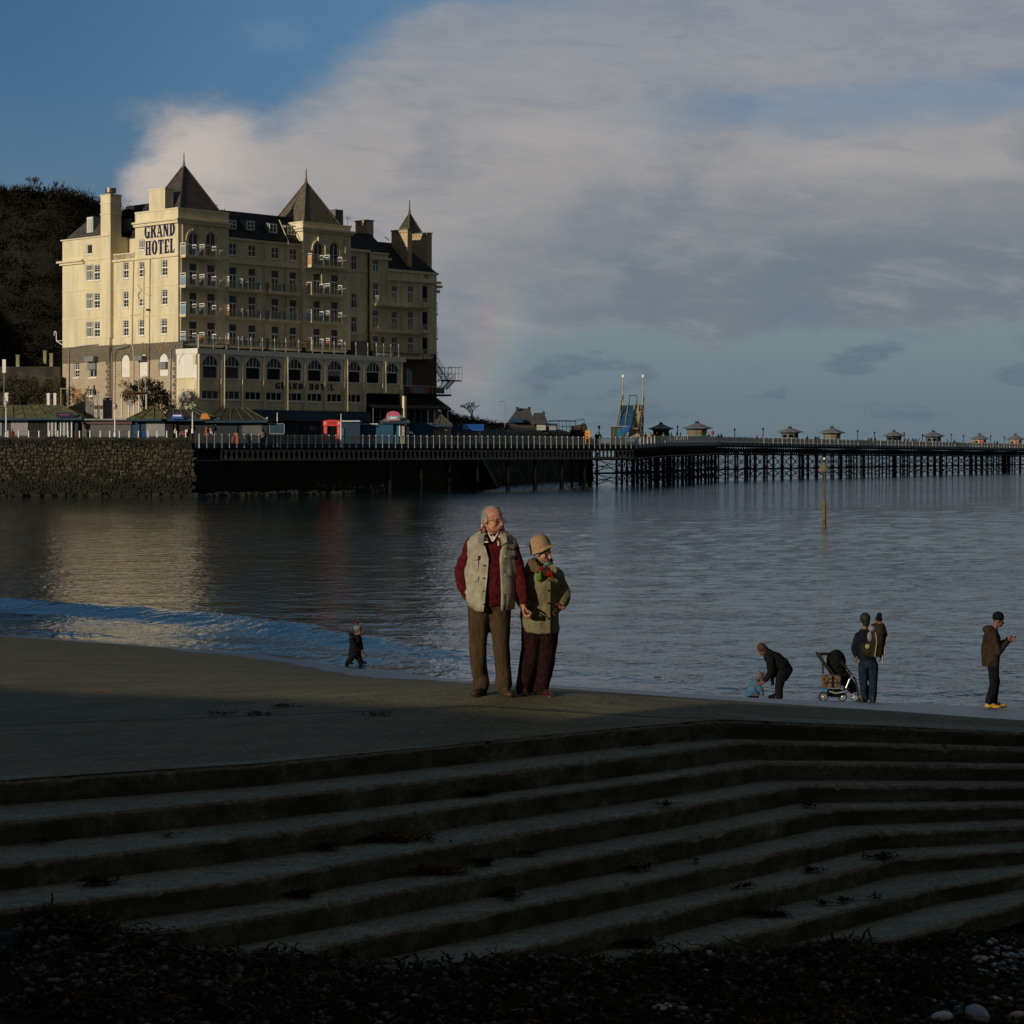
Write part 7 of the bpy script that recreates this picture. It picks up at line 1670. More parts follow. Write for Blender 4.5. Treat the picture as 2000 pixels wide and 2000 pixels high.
# ================================================================== people
TMP = bpy.data.scenes.new('workshop')
def remesh(mb, voxel, smooth=2, wr=0.0, wsc=6.0, wst=(1, 1, 1), seed=0):
    """one continuous skin over all the overlapping forms"""
    me = mb.mesh('tmp'); o = bpy.data.objects.new('tmp', me); TMP.collection.objects.link(o)
    m = o.modifiers.new('r', 'REMESH'); m.mode = 'VOXEL'; m.voxel_size = voxel; m.use_smooth_shade = True
    s = o.modifiers.new('s', 'SMOOTH'); s.factor = .5; s.iterations = smooth
    vl = TMP.view_layers[0]; vl.update(); dg = vl.depsgraph; ev = o.evaluated_get(dg); out = bpy.data.meshes.new_from_object(ev); bpy.data.objects.remove(o); bpy.data.meshes.remove(me)
    if wr:
        n_ = len(out.vertices); cc = [0.0] * (3 * n_); nn_ = [0.0] * (3 * n_); out.vertices.foreach_get('co', cc); out.vertex_normals.foreach_get('vector', nn_)
        a_, b_, c_ = wsc * wst[0], wsc * wst[1], wsc * wst[2]
        for k in range(0, 3 * n_, 3):
            x, y, z = cc[k], cc[k + 1], cc[k + 2]
            d = wr * (noise.noise((x * a_, y * b_, z * c_ + seed)) + .5 * noise.noise((x * a_ * 2.3, y * b_ * 2.3, z * c_ * 2.3 + seed + 9)))
            cc[k] += nn_[k] * d; cc[k + 1] += nn_[k + 1] * d; cc[k + 2] += nn_[k + 2] * d
        out.vertices.foreach_set('co', cc)
    out.polygons.foreach_set('use_smooth', [True] * len(out.polygons)); return out
def limb(mb, pts, n=12):
    """chain of (point, radius): cones with round joints"""
    for (p, r), (q, s_) in zip(pts, pts[1:]): mb.tube(p, q, r, s_, n)
    for p, r in pts: mb.ell(p, (r, r, r), n, 8)
    return mb
def loft(mb, rings, n=20):
    """rings: (z, cx, cy, rx, ry)"""
    i = len(mb.v)
    for z, cx, cy, rx, ry in rings:
        for k in range(n): a = 2 * math.pi * k / n; mb.v.append((cx + rx * math.cos(a), cy + ry * math.sin(a), z))
    m_ = len(rings)
    for j in range(m_ - 1):
        for k in range(n): mb.f.append((i + j * n + k, i + j * n + (k + 1) % n, i + (j + 1) * n + (k + 1) % n, i + (j + 1) * n + k))
    mb.f.append(tuple(i + k for k in range(n))[::-1]); mb.f.append(tuple(i + (m_ - 1) * n + k for k in range(n))); return mb
def place(mb, mbp, M4):
    i = len(mb.v); mb.v += [tuple(M4 @ Vector(v)) for v in mbp.v]; mb.f += [tuple(i + k for k in f) for f in mbp.f]
def hand(mb, wrist, aim, side, curl=.5, size=1.0, thumb=1):
    """palm, four unequal bent fingers and a thumb. aim: wrist->knuckles; side: direction of the thumb"""
    aim = Vector(aim).normalized(); side = Vector(side); side = (side - aim * side.dot(aim)).normalized(); nrm = aim.cross(side).normalized() * thumb; w = Vector(wrist); S_ = size
    def P(a, s, n_): return w + aim * (a * S_) + side * (s * S_) + nrm * (n_ * S_)
    rot = Matrix((aim, side, nrm)).transposed()
    mb.ell(P(.045, 0, 0), (.052 * S_, .042 * S_, .018 * S_), 10, 8, rot); mb.ell(P(.005, 0, 0), (.032 * S_, .028 * S_, .022 * S_), 8, 6, rot)
    for k, (s, L) in enumerate(((.030, .070), (.010, .078), (-.011, .072), (-.030, .056))):
        p = P(.082, s, 0); a = curl * .5; r = .0120 * S_
        for j, f in enumerate((.45, .32, .23)):
            a += curl * (.35 + .45 * j); q = p + (aim * math.cos(a) + nrm * math.sin(a) + side * (s * 1.2)) .normalized() * (L * f * S_ * 1.15); mb.tube(p, q, r, r * .9, 7); mb.ell(q, (r, r, r), 7, 5); p = q; r *= .9
    p = P(.02, .034, .005); r = .011 * S_
    for j, (L, da) in enumerate(((.036, .0), (.030, .4), (.022, .7))):
        d = (side * math.cos(.75 + da * .5) + aim * math.sin(.75 + da * .5) + nrm * (.25 + curl * .5)).normalized(); q = p + d * (L * S_); mb.tube(p, q, r, r * .9, 7); mb.ell(q, (r * .95,) * 3, 7, 5); p = q; r *= .9
def head_forms(c, yaw=0, pitch=0, s=1.0):
    """skull, jaw, brow, nose, lips, ears; looks along local -y before rotation"""
    mb = MB(); mb.ell((0, .018, .030), (.076, .094, .098), 16, 12).ell((0, -.022, -.045), (.058, .066, .062), 14, 10).ell((0, -.058, -.086), (.027, .024, .022), 10, 8)
    mb.ell((0, -.070, .022), (.052, .020, .014), 10, 6).ell((-.034, -.060, -.028), (.024, .022, .024), 8, 6).ell((.034, -.060, -.028), (.024, .022, .024), 8, 6)
    mb.tube((0, -.082, .014), (0, -.112, -.028), .009, .014, 8).ell((0, -.110, -.031), (.017, .015, .012), 8, 6)
    mb.ell((0, -.086, -.058), (.026, .012, .007), 8, 5).ell((0, -.084, -.067), (.022, .012, .008), 8, 5)
    for sx in (-1, 1): mb.ell((sx * .078, .012, -.008), (.010, .020, .033), 8, 6)
    M4 = Matrix.Translation(Vector(c)) @ Euler((pitch, 0, yaw)).to_matrix().to_4x4() @ Matrix.Scale(s, 4); return mb, M4
SKIN = mat('skin', (.34, .16, .10), .55, .15, 18, .1, 60, dist=.002); SKINR = mat('ruddy_skin', (.42, .17, .10), .5, .2, 14, .15, 60, col2=(.50, .24, .15), dist=.002)
EYE_ = mat('eye_dark', (.02, .015, .01), .3); LIP = mat('lips', (.42, .13, .10), .5)
def face_bits(root, M4, glasses=False, par=None):
    e = MB()
    for sx in (-1, 1): e.ell(M4 @ Vector((sx * .030, -.074, -.002)), (.011, .008, .006), 8, 6)
    e.build('eyes', EYE_, par or root, smooth=True)
    l = MB(); l.ell(M4 @ Vector((0, -.0945, -.0625)), (.020, .006, .0035), 8, 5, M4.to_3x3().normalized() if False else None); l.build('mouth', LIP, par or root, smooth=True)
    b = MB()
    for sx in (-1, 1): b.tube(M4 @ Vector((sx * .014, -.088, .018)), M4 @ Vector((sx * .048, -.074, .020)), .0045, .003, 5)
    b.build('eyebrows', mat('grey_hair', (.20, .19, .175), .8, .2, 10), par or root)
    if glasses:
        g = MB(); N = 14
        for sx in (-1, 1):
            pts = [M4 @ Vector((sx * .034 + .024 * math.cos(2 * math.pi * k / N), -.097 + abs(math.cos(2 * math.pi * k / N)) * .004, -.006 + .019 * math.sin(2 * math.pi * k / N))) for k in range(N + 1)]; g.path(pts, .0022, 5)
            g.tube(M4 @ Vector((sx * .058, -.096, 0)), M4 @ Vector((sx * .082, .01, .002)), .002, n=5)
        g.tube(M4 @ Vector((-.010, -.099, -.001)), M4 @ Vector((.010, -.099, -.001)), .002, n=5)
        go = g.build('glasses', mat('glasses_frame', (.04, .035, .03), .3), root)
        lens = None
        for sx in (-1, 1):
          lens = MB(); lens.q(*[M4 @ Vector((sx * .034 + .022 * math.cos(2 * math.pi * k / N), -.0955, -.006 + .017 * math.sin(2 * math.pi * k / N))) for k in range(N)])
          lm = bpy.data.materials.get('lens') or bpy.data.materials.new('lens'); lm.use_nodes = True; pb_ = lm.node_tree.nodes['Principled BSDF']; pb_.inputs['Alpha'].default_value = .22; pb_.inputs['Roughness'].default_value = .05; pb_.inputs['Base Color'].default_value = (.05, .05, .05, 1)
          lens.build('lens', lm, go)
def shoe(root, heel, d, L=.27, m=None, w=.048, sole=True, h=.085):
    d = Vector(d).normalized(); s_ = Vector((-d.y, d.x, 0)); h0 = Vector(heel); mb = MB(); rot = Matrix((d, s_, Vector((0, 0, 1)))).transposed()
    mb.ell(h0 + d * L * .22 + Vector((0, 0, .045)), (L * .24, w * .85, .045), 12, 8, rot).ell(h0 + d * L * .68 + Vector((0, 0, .032)), (L * .32, w, .034), 12, 8, rot).ell(h0 + d * L * .40 + Vector((0, 0, h * .75)), (L * .24, w * .8, .038), 12, 8, rot).tube(h0 + d * L * .2 + Vector((0, 0, .05)), h0 + d * L * .24 + Vector((0, 0, h + .03)), w * .85, w * .8, 10)
    so = link('shoe', remesh(mb, .009, 3), root); so.data.materials.clear(); so.data.materials.append(m)
    if sole: MB().ell(h0 + d * L * .25 + Vector((0, 0, .008)), (L * .27, w * .95, .012), 14, 5, rot).ell(h0 + d * L * .68 + Vector((0, 0, .008)), (L * .34, w * 1.08, .012), 14, 5, rot).build('sole', mat('shoe_sole', (.02, .018, .015), .8), so)
    return so
def cloth(root, name, mb, voxel, m, wr=.006, wsc=7, wst=(1, 1, .5), smooth=3, seed=0, par=None, label=None):
    me = remesh(mb, voxel, smooth, wr, wsc, wst, seed); me.materials.clear(); me.materials.append(m); return link(name, me, par or root, label=label)
def fabric(name, col, col2=None, sc=40, rough=.9, bump=.35, bsc=160, stretch=(1, 1, 1), var=.18): return mat(name, col, rough, var, sc, bump, bsc, col2=col2, stretch=stretch, dist=.003, spec=.06)
MAROON = fabric('maroon_knit', (.060, .007, .008), (.095, .012, .013), 25); BEIGEV = fabric('stone_canvas', (.29, .265, .20), (.37, .34, .26), 14); CORD = fabric('brown_corduroy', (.045, .030, .015), (.075, .050, .026), 60, stretch=(1, 1, .1)); 
# ---------------------------------------------------------------- the man
def V3(px, py, y=0.0, X0=950, Y0=1357, k=209.0): return Vector(((px - X0) / k, y, (Y0 - py) / k))
DM_ = 20.1; gman = W(950, 1357, DM_); 
man = thing('person', 'elderly man in glasses, pale open body warmer over a maroon jumper, holding hands', 'person', gman, 0)
hm, M4m = head_forms((.068, -.015, 1.636), yaw=R(46), pitch=R(6), s=1.04); M4m = M4m @ Matrix.Diagonal((1.12, 1.0, 1.0, 1)); hm.ell((0, -.020, -.060), (.066, .070, .055), 14, 10).ell((-.040, -.050, -.045), (.028, .028, .034), 8, 6).ell((.040, -.050, -.045), (.028, .028, .034), 8, 6).ell((0, .03, -.09), (.06, .06, .05), 10, 8)
b = MB(); place(b, hm, M4m)
limb(b, [((.045, .03, 1.42), .085), ((.055, .02, 1.50), .068), ((.065, .02, 1.57), .066)])
loft(b, [(.86, .03, 0, .15, .10), (1.0, .03, -.01, .155, .115), (1.18, .04, -.01, .165, .12), (1.37, .05, 0, .180, .11), (1.45, .05, .01, .14, .08), (1.49, .05, .02, .08, .06)])
limb(b, [((-.12, .01, 1.405), .060), ((-.235, .02, 1.17), .046), ((-.145, -.04, .93), .035)]); limb(b, [((.22, .0, 1.405), .060), ((.310, -.03, 1.13), .046), ((.352, -.10, .87), .032)])
limb(b, [((-.05, 0, .86), .09), ((-.075, -.01, .47), .06), ((-.045, .035, .10), .032)]); limb(b, [((.115, 0, .86), .09), ((.145, -.01, .47), .06), ((.16, .035, .10), .032)])
for x, f in ((-.045, -.1), (.16, .06)): b.ell((x, .0, .03), (.024, .05, .016), 10, 6)
hand(b, (.352, -.105, .86), (.04, -.12, -1), (-.35, -1, 0), .95, 1.12, thumb=-1); hand(b, (-.13, -.045, .93), (.35, .05, -1), (.4, -1, 0), .3, 1.0)
me = remesh(b, .0068, 3); me.materials.clear(); me.materials.append(SKINR); body = link('body', me, man)
face_bits(man, M4m, True)
hb = MB(); t_ = MB(); t_.ell((0, .048, .032), (.080, .074, .088), 16, 12).ell((0, .075, -.015), (.066, .050, .072), 12, 8).ell((-.072, .030, .018), (.013, .042, .040), 10, 8).ell((.072, .030, .018), (.013, .042, .040), 10, 8).ell((0, .020, .108), (.056, .066, .020), 12, 8)
place(hb, t_, M4m); me = remesh(hb, .006, 2, .003, 30, (1, 1, .4)); me.materials.clear(); me.materials.append(mat('grey_hair', (.20, .19, .175), .8, .2, 10)); link('hair', me, man)
# trousers with turned-up cuffs
tr = MB(); limb(tr, [((-.055, .0, .86), .118), ((-.07, -.005, .68), .100), ((-.082, -.02, .46), .084), ((-.068, .0, .26), .078), ((-.052, .015, .15), .078)]); limb(tr, [((.115, .0, .86), .118), ((.125, .0, .68), .100), ((.145, -.02, .46), .082), ((.152, .0, .26), .076), ((.160, .015, .14), .078)])
loft(tr, [(.80, .03, 0, .18, .115), (.90, .03, 0, .185, .125), (1.0, .035, 0, .175, .13)])
cloth(man, 'trousers', tr, .012, CORD, .011, 9, (1, 1, .35), 2)
cf = MB()
for x in (-.050, .162): limb(cf, [((x, .0, .105), .084), ((x, .005, .135), .080)])
cloth(man, 'trouser_cuffs', cf, .011, CORD, .008, 16, seed=3)
shoe(man, (-.01, .08, 0), (-.42, -1, 0), .29, mat('brown_leather', (.05, .026, .014), .5, .2, 8), w=.052); shoe(man, (.13, .07, -.01), (.42, -1, 0), .29, mat('brown_leather', (.05, .026, .014), .5), w=.052)
# jumper
sw = MB(); loft(sw, [(.835, .045, -.01, .150, .135), (.95, .04, -.015, .165, .14), (1.12, .045, -.02, .172, .142), (1.30, .05, -.01, .182, .13), (1.41, .05, .0, .183, .11), (1.47, .05, .015, .13, .085), (1.505, .05, .02, .09, .07)])
limb(sw, [((-.125, .01, 1.405), .076), ((-.175, .02, 1.30), .072), ((-.236, .02, 1.155), .064), ((-.222, -.02, 1.03), .056), ((-.170, -.045, .925), .048)]); limb(sw, [((.222, .0, 1.405), .076), ((.275, -.01, 1.26), .068), ((.318, -.04, 1.10), .062), ((.345, -.08, .96), .054), ((.353, -.10, .885), .048)])
cloth(man, 'jumper', sw, .011, MAROON, .015, 9, (1, 1, 1.3), 2)
# open body warmer: two front panels and a back, built as a thick shell
def shell(name, rings, gap, m, root, thick=.016, N=44, fold=.010, seed=0, hem=None, label=None):
    """rings (z, cx, cy, rx, ry, half_gap_left_deg, half_gap_right_deg); opening faces -y"""
    mb = MB(); rows = []
    for j, (z, cx, cy, rx, ry, gl, gr) in enumerate(rings):
        row = []
        for k in range(N + 1):
            a = R(-90 + gr) + (R(360 - gl - gr)) * k / N; f = fold * (noise.noise(Vector((a * 2.2, z * 3.0, seed))) + .6 * noise.noise(Vector((a * 5, z * 4.5, seed + 5)))); zz_ = z + (hem(a, z) if hem else 0)
            for t_ in (0, thick): row.append((cx + (rx + t_ + f) * math.cos(a), cy + (ry + t_ + f) * math.sin(a), zz_))
        rows.append(row)
    for r_ in rows: mb.v += r_
    L_ = 2 * (N + 1)
    for j in range(len(rows) - 1):
        for k in range(N):
            i = j * L_ + 2 * k; mb.f.append((i + 1, i + 3, i + L_ + 3, i + L_ + 1)); mb.f.append((i, i + L_, i + L_ + 2, i + 2))
        for k in (0, N): i = j * L_ + 2 * k; mb.f.append((i, i + 1, i + L_ + 1, i + L_))
    for j in (0, len(rows) - 1):
        for k in range(N): i = j * L_ + 2 * k; mb.f.append((i, i + 2, i + 3, i + 1))
    return mb.build(name, m, root, smooth=True, label=label)
def hem_m(a, z):
    if z > 1.0: return 0
    front = max(0, -math.sin(a)); left = max(0, -math.cos(a)); k = (1.0 - z) / .18
    return k * (-.035 * front * left + .10 * left * (1 - front))
vest_r = []
for z, cx, rx, ry, gl, gr in ((.80, .035, .212, .160, 15, 27), (.87, .035, .222, .170, 12, 26), (.95, .035, .228, .172, 10, 26), (1.05, .040, .224, .172, 9, 24), (1.17, .046, .218, .170, 8, 22), (1.28, .050, .218, .160, 7, 19), (1.36, .050, .222, .148, 12, 22), (1.43, .050, .222, .132, 18, 30), (1.475, .050, .195, .115, 26, 38), (1.505, .052, .150, .10, 38, 46), (1.53, .055, .110, .09, 48, 52)):
    vest_r.append((z, cx, -.005, rx, ry, gl, gr))
vest = shell('body_warmer', vest_r, None, BEIGEV, man, .016, 60, .024, 2, hem_m)
def patch(root, name, cx, z0, z1, a0, a1, rx, ry, m, cy=-.005, d=.03, round_=.3, X=.04):
    """panel wrapped on the front of a garment"""
    mb = MB(); N = 6; i = len(mb.v)
    for k in range(N + 1):
        a = R(a0 + (a1 - a0) * k / N); e = round_ * (abs(2 * k / N - 1) ** 3) * (z1 - z0)
        for z, t_ in ((z0 + e, d), (z1, d), (z1, d - .02), (z0 + e, d - .02)): mb.v.append((X + (rx + t_) * math.cos(a), cy + (ry + t_) * math.sin(a), z))
    for k in range(N):
        for j in range(4): mb.f.append((i + 4 * k + j, i + 4 * k + (j + 1) % 4, i + 4 * k + 4 + (j + 1) % 4, i + 4 * k + 4 + j))
    mb.f.append((i, i + 1, i + 2, i + 3)); mb.f.append(tuple(i + 4 * N + q for q in (3, 2, 1, 0))); return mb.build(name, m, root, smooth=False)
for z0, z1, a0, a1 in ((1.065, 1.12, -146, -116), (1.265, 1.31, -140, -117), (1.115, 1.14, -58, -36), (1.285, 1.315, -58, -38)): patch(vest, 'pocket_flap', 0, z0, z1, a0, a1, .226, .172, BEIGEV)
for z0, z1, a0, a1 in ((.93, 1.07, -147, -116), (.95, 1.115, -60, -38), (1.165, 1.265, -139, -118)): patch(vest, 'patch_pocket', 0, z0, z1, a0, a1, .223, .169, BEIGEV, d=.022, round_=.1)
st = MB()
for z in (.86, .98, 1.10, 1.22): a = R(-105); st.ell((.040 + .245 * math.cos(a), -.005 + .192 * math.sin(a), z), (.008, .006, .008), 8, 5)
st.build('press_studs', mat('dark_stud', (.06, .05, .04), .4), vest, smooth=True)
for a_, sgn in ((-118, -1), (-58, 1)):
    c = MB(); a = R(a_); p = Vector((.052 + .145 * math.cos(a), -.005 + .135 * math.sin(a), 1.455)); c.v += [tuple(p + Vector((sgn * .0, -.02, .06))), tuple(p + Vector((sgn * .055, -.005, .05))), tuple(p + Vector((sgn * .065, -.03, -.02))), tuple(p + Vector((sgn * .01, -.04, -.055)))]; c.f.append((0, 1, 2, 3)); c.v += [tuple(Vector(v) + Vector((0, .012, 0))) for v in c.v[:4]]; c.f += [(4, 7, 6, 5), (0, 3, 7, 4), (1, 5, 6, 2), (2, 6, 7, 3), (0, 4, 5, 1)]; c.build('collar_flap', fabric('vest_collar', (.20, .19, .16)) if sgn < 0 else BEIGEV, vest)
MB().cbox((.195, -.135, 1.375), (.045, .006, .018)).build('badge', MAROON, vest)
# patterned collar and open shirt
PAT = mat('paisley_cloth', (.10, .012, .014), .8, .1, 38, .2, 100, col2=(.62, .45, .35), dist=.003)
nt = PAT.node_tree; 
for n_ in nt.nodes:
    if n_.type == 'MAP_RANGE': n_.inputs['From Min'].default_value = .55; n_.inputs['From Max'].default_value = .6
cb_ = MB()
for k in range(9): a = R(-40 + 260 * k / 8); cb_.ell((.055 + .098 * math.cos(a), .01 + .078 * math.sin(a), 1.535 + .030 * math.sin(a) - .018 * math.cos(a)), (.028, .024, .058), 8, 6)
cb_.tube((-.030, -.05, 1.535), (.015, -.135, 1.435), .026, .018, 8).tube((.145, -.05, 1.52), (.110, -.135, 1.43), .026, .018, 8)
cloth(man, 'patterned_collar', cb_, .010, PAT, .006, 14)
sc_ = MB(); sc_.ell((.062, -.100, 1.465), (.014, .014, .035), 8, 6); limb(sc_, [((.018, -.095, 1.52), .009), ((.058, -.130, 1.440), .008)]); limb(sc_, [((.108, -.095, 1.515), .009), ((.066, -.130, 1.440), .008)]); cloth(man, 'shirt_collar', sc_, .008, fabric('white_shirt', (.6, .58, .52)), .0)
tg = MB(); tg.cbox((.0, -.150, 1.435), (.035, .01, .014)).cbox((.112, -.155, 1.42), (.014, .01, .04)); tg.build('toggles', fabric('cream_cord', (.6, .52, .36)), vest)
# ---------------------------------------------------------------- the woman
gw = W(1050, 1362, DM_ + .16) * 1.0; woman = thing('person', 'elderly woman in a tan bucket hat, green-khaki coat and red and green scarf', 'person', gw, 0)
hm, M4w = head_forms((.042, -.02, 1.375), yaw=R(58), pitch=R(20), s=.95)
b = MB(); place(b, hm, M4w); limb(b, [((.035, .03, 1.14), .07), ((.042, .02, 1.26), .052), ((.045, .0, 1.33), .052)])
loft(b, [(.62, .03, 0, .15, .11), (.85, .03, 0, .15, .12), (1.0, .03, 0, .15, .12), (1.13, .03, .01, .16, .10), (1.20, .035, .01, .08, .06)])
limb(b, [((-.11, .02, 1.12), .055), ((-.17, .0, .98), .045), ((-.128, -.19, .88), .03)]); limb(b, [((.17, .02, 1.12), .055), ((.27, .05, .97), .045), ((.235, -.05, .86), .033)])
limb(b, [((-.035, 0, .62), .085), ((-.075, 0, .35), .058), ((-.11, .03, .08), .03)]); limb(b, [((.085, 0, .62), .085), ((.075, 0, .35), .058), ((.03, .03, .08), .03)])
for x in (-.11, .04): b.ell((x, .0, .028), (.022, .05, .016), 10, 6)
hand(b, (-.128, -.215, .865), (.10, -.12, -1), (.2, -1, .0), .9, .98, thumb=-1); hand(b, (.235, -.055, .87), (-.8, -.4, -.55), (0, -.3, 1), .35, .92, thumb=-1)
me = remesh(b, .0068, 3); me.materials.clear(); me.materials.append(SKIN); link('body', me, woman); face_bits(woman, M4w)
KH = fabric('khaki_waxed_cotton', (.15, .132, .074), (.205, .178, .102), 9); KHC = fabric('brown_corduroy_collar', (.13, .09, .05))
tr = MB(); limb(tr, [((-.035, 0, .66), .115), ((-.05, 0, .50), .105), ((-.085, -.01, .32), .092), ((-.11, 0, .16), .082), ((-.125, .01, .07), .078)]); limb(tr, [((.085, 0, .66), .115), ((.09, 0, .50), .10), ((.08, -.01, .32), .086), ((.055, 0, .17), .078), ((.035, .01, .07), .075)])
cloth(woman, 'trousers', tr, .012, fabric('dark_maroon_twill', (.012, .005, .005), (.024, .010, .009), 20), .014, 9, (1, 1, .4), 2)
SHW = mat('burgundy_leather', (.045, .010, .010), .35, .2, 8); shoe(woman, (-.13, .06, 0), (.10, -1, 0), .25, SHW, w=.046); shoe(woman, (.035, .06, -.01), (.45, -1, 0), .25, SHW, w=.046)
ct = MB(); loft(ct, [(.615, .025, 0, .175, .145), (.72, .025, 0, .185, .155), (.84, .022, -.005, .185, .16), (.96, .02, -.01, .188, .165), (1.08, .025, -.01, .192, .155), (1.17, .03, 0, .186, .13), (1.235, .035, .01, .135, .095), (1.285, .04, .01, .090, .080)])
limb(ct, [((-.12, .02, 1.145), .082), ((-.165, .03, 1.0), .075), ((-.160, -.07, .94), .058), ((-.135, -.16, .895), .044)]); limb(ct, [((.160, .02, 1.145), .082), ((.205, .04, 1.08), .074), ((.245, .05, 1.01), .066), ((.248, .01, .93), .060), ((.232, -.045, .885), .052)])
coat = cloth(woman, 'coat', ct, .011, KH, .016, 9, (1, 1, .8), 2, seed=7)
MB().prism([(.072, .62), (.115, .62), (.118, 1.10), (.085, 1.12)], 'y', -.180, -.150).build('coat_placket', fabric('khaki_shadow', (.15, .13, .075)), coat)
for a0, a1, z0, z1 in ((-128, -98, .795, .845), (-48, -22, .80, .85)): patch(coat, 'pocket_flap', 0, z0, z1, a0, a1, .190, .165, KH, cy=-.005, X=.022, d=.012)
st = MB()
for z in (.90, 1.02, .76): st.ell((.095, -.192, z), (.011, .006, .011), 8, 5)
st.build('buttons', mat('horn_button', (.05, .03, .02), .4), coat, smooth=True)
for sx, pts in ((-1, [(-.085, 1.315), (-.015, 1.285), (.02, 1.20), (-.03, 1.185), (-.125, 1.225)]), (1, [(.150, 1.265), (.11, 1.25), (.12, 1.17), (.15, 1.15), (.182, 1.21)])): MB().prism(pts, 'y', -.150 if sx < 0 else -.155, -.120).build('coat_collar', KHC if sx < 0 else KH, coat)
# scarf of several colours
for nm, m_, E in (('scarf', fabric('red_scarf', (.33, .022, .008), (.10, .008, .012), 45), [((.040, -.165, 1.215), .030), ((.112, -.170, 1.175), .036), ((.135, -.165, 1.150), .026), ((.090, -.160, 1.195), .022), ((.075, -.145, 1.23), .026)]),):
    s_ = MB(); 
    for c, r in E: s_.ell(c, (r, r * .6, r), 10, 7)
    scf = cloth(woman, nm, s_, .008, m_, .010, 25)
s_ = MB(); limb(s_, [((-.045, -.07, 1.305), .014), ((-.015, -.115, 1.27), .016), ((.01, -.145, 1.235), .014)]); limb(s_, [((.025, -.170, 1.19), .014), ((.022, -.175, 1.155), .022), ((.016, -.175, 1.125), .026)]); cloth(woman, 'scarf_green', s_, .008, fabric('green_scarf', (.12, .24, .015), (.03, .09, .012), 40), .006, 25, par=scf)
s_ = MB(); limb(s_, [((.078, -.135, 1.262), .013), ((.104, -.125, 1.268), .012)]); s_.ell((.060, -.165, 1.240), (.014, .012, .010), 8, 6); cloth(woman, 'scarf_teal', s_, .008, fabric('teal_scarf', (.06, .30, .32)), .004, 25, par=scf)
s_ = MB()
for k in range(8): a = R(20 + 200 * k / 7); s_.ell((.042 + .082 * math.cos(a), .0 + .075 * math.sin(a), 1.285), (.028, .026, .034), 8, 6)
s_.ell((.075, -.150, 1.19), (.045, .025, .045), 10, 8)
cloth(woman, 'scarf_dark', s_, .010, fabric('dark_scarf', (.03, .03, .02)), .006, 15, par=scf)
hb = MB(); t_ = MB(); t_.ell((0, .045, .02), (.082, .080, .090), 14, 10).ell((-.068, .012, -.01), (.018, .040, .050), 10, 8).ell((.068, .012, -.01), (.018, .040, .050), 10, 8).ell((0, .08, -.03), (.055, .035, .045), 10, 8); place(hb, t_, M4w)
me = remesh(hb, .007, 1, .006, 35); me.materials.clear(); me.materials.append(mat('silver_hair', (.20, .19, .18), .7, .25, 20)); link('hair', me, woman)
# hat with a turned-down brim, tilted
TAN = fabric('tan_tweed', (.30, .19, .11), (.40, .26, .15), 70, bump=.8, bsc=200); Mh = Matrix.Translation(Vector((.022, -.01, 1.437))) @ Euler((R(0), R(-18), R(0))).to_matrix().to_4x4()
ht = MB(); hr = [(-.062, .118, .122), (-.048, .108, .115), (-.030, .103, .110), (.000, .103, .109), (.035, .097, .102), (.065, .082, .087), (.088, .058, .062), (.099, .026, .028)]; i = 0
for z, rx, ry in hr:
    for k in range(24): a = 2 * math.pi * k / 24; ht.v.append(tuple(Mh @ Vector((rx * math.cos(a) * (1 + (.28 * max(0, math.cos(a)) ** 2 if z < -.055 else 0)), ry * math.sin(a), z + (.022 * max(0, math.cos(a)) if z < -.04 else 0)))))
for j in range(len(hr) - 1):
    for k in range(24): ht.f.append((j * 24 + k, j * 24 + (k + 1) % 24, (j + 1) * 24 + (k + 1) % 24, (j + 1) * 24 + k))
ht.f.append(tuple((len(hr) - 1) * 24 + k for k in range(24))); ht.build('hat', TAN, woman, smooth=True)
# ================================================================== people by the water
BLK = fabric('black_cloth', (.006, .007, .009), (.010, .011, .014), 12); NAVYC = fabric('navy_cloth', (.006, .008, .014), (.010, .013, .021), 12); JEAN = fabric('dark_denim', (.010, .016, .026), (.016, .025, .040), 20); DBR = fabric('dark_brown_coat', (.026, .018, .012), (.042, .029, .020), 12); SKIND = mat('skin_shaded', (.15, .065, .04), .6, .2, 14, .1, 60, dist=.002);  # skin of shore and distant figures has shade put into its colour
def base(px, D):
    c_D, c_e = crest(px); w_D = shore_D(px); e = c_e + (EYE - c_e) * (D - c_D) / (w_D - c_D); return Vector(((px - 1000) * D / F, D, EYE - e))
def scaled(px0, py0, D):
    """maker of local points from photo points for a figure standing at (px0, py0)"""
    k = D / F; return lambda px, py, y=0.0: Vector(((px - px0) * k, y, (py0 - py) * k))
# man in yellow shoes looking at a phone (side view, facing right)
g = base(1938, 39.3); Q = scaled(1938, 1389, g.y); s = g.y / F * 107 / 1.0
pm = thing('person', 'man in a black beanie, brown hooded jacket and yellow shoes looking at a phone', 'person', g, 0)
hm, M4 = head_forms(Q(1950, 1219), yaw=R(88), pitch=R(14), s=1.0)
b = MB(); place(b, hm, M4); limb(b, [(Q(1940, 1240), .06), (Q(1945, 1228), .055), (Q(1948, 1222), .055)])
loft(b, [(.86, 0, 0, .10, .14), (1.1, .0, 0, .11, .15), (1.3, .0, 0, .11, .17), (1.42, .01, 0, .07, .08)])
for sy in (-1, 1): limb(b, [((-.01, sy * .17, 1.36), .05), (Q(1942, 1277) + Vector((0, sy * .2, 0)), .042), (Q(1966, 1260) + Vector((0, sy * .08, 0)), .03)])
limb(b, [((0, -.09, .88), .08), (Q(1940, 1342, -.09), .05), (Q(1932, 1380, -.09), .04)]); limb(b, [((0, .09, .88), .08), (Q(1944, 1340, .09), .05), (Q(1943, 1382, .09), .04)])
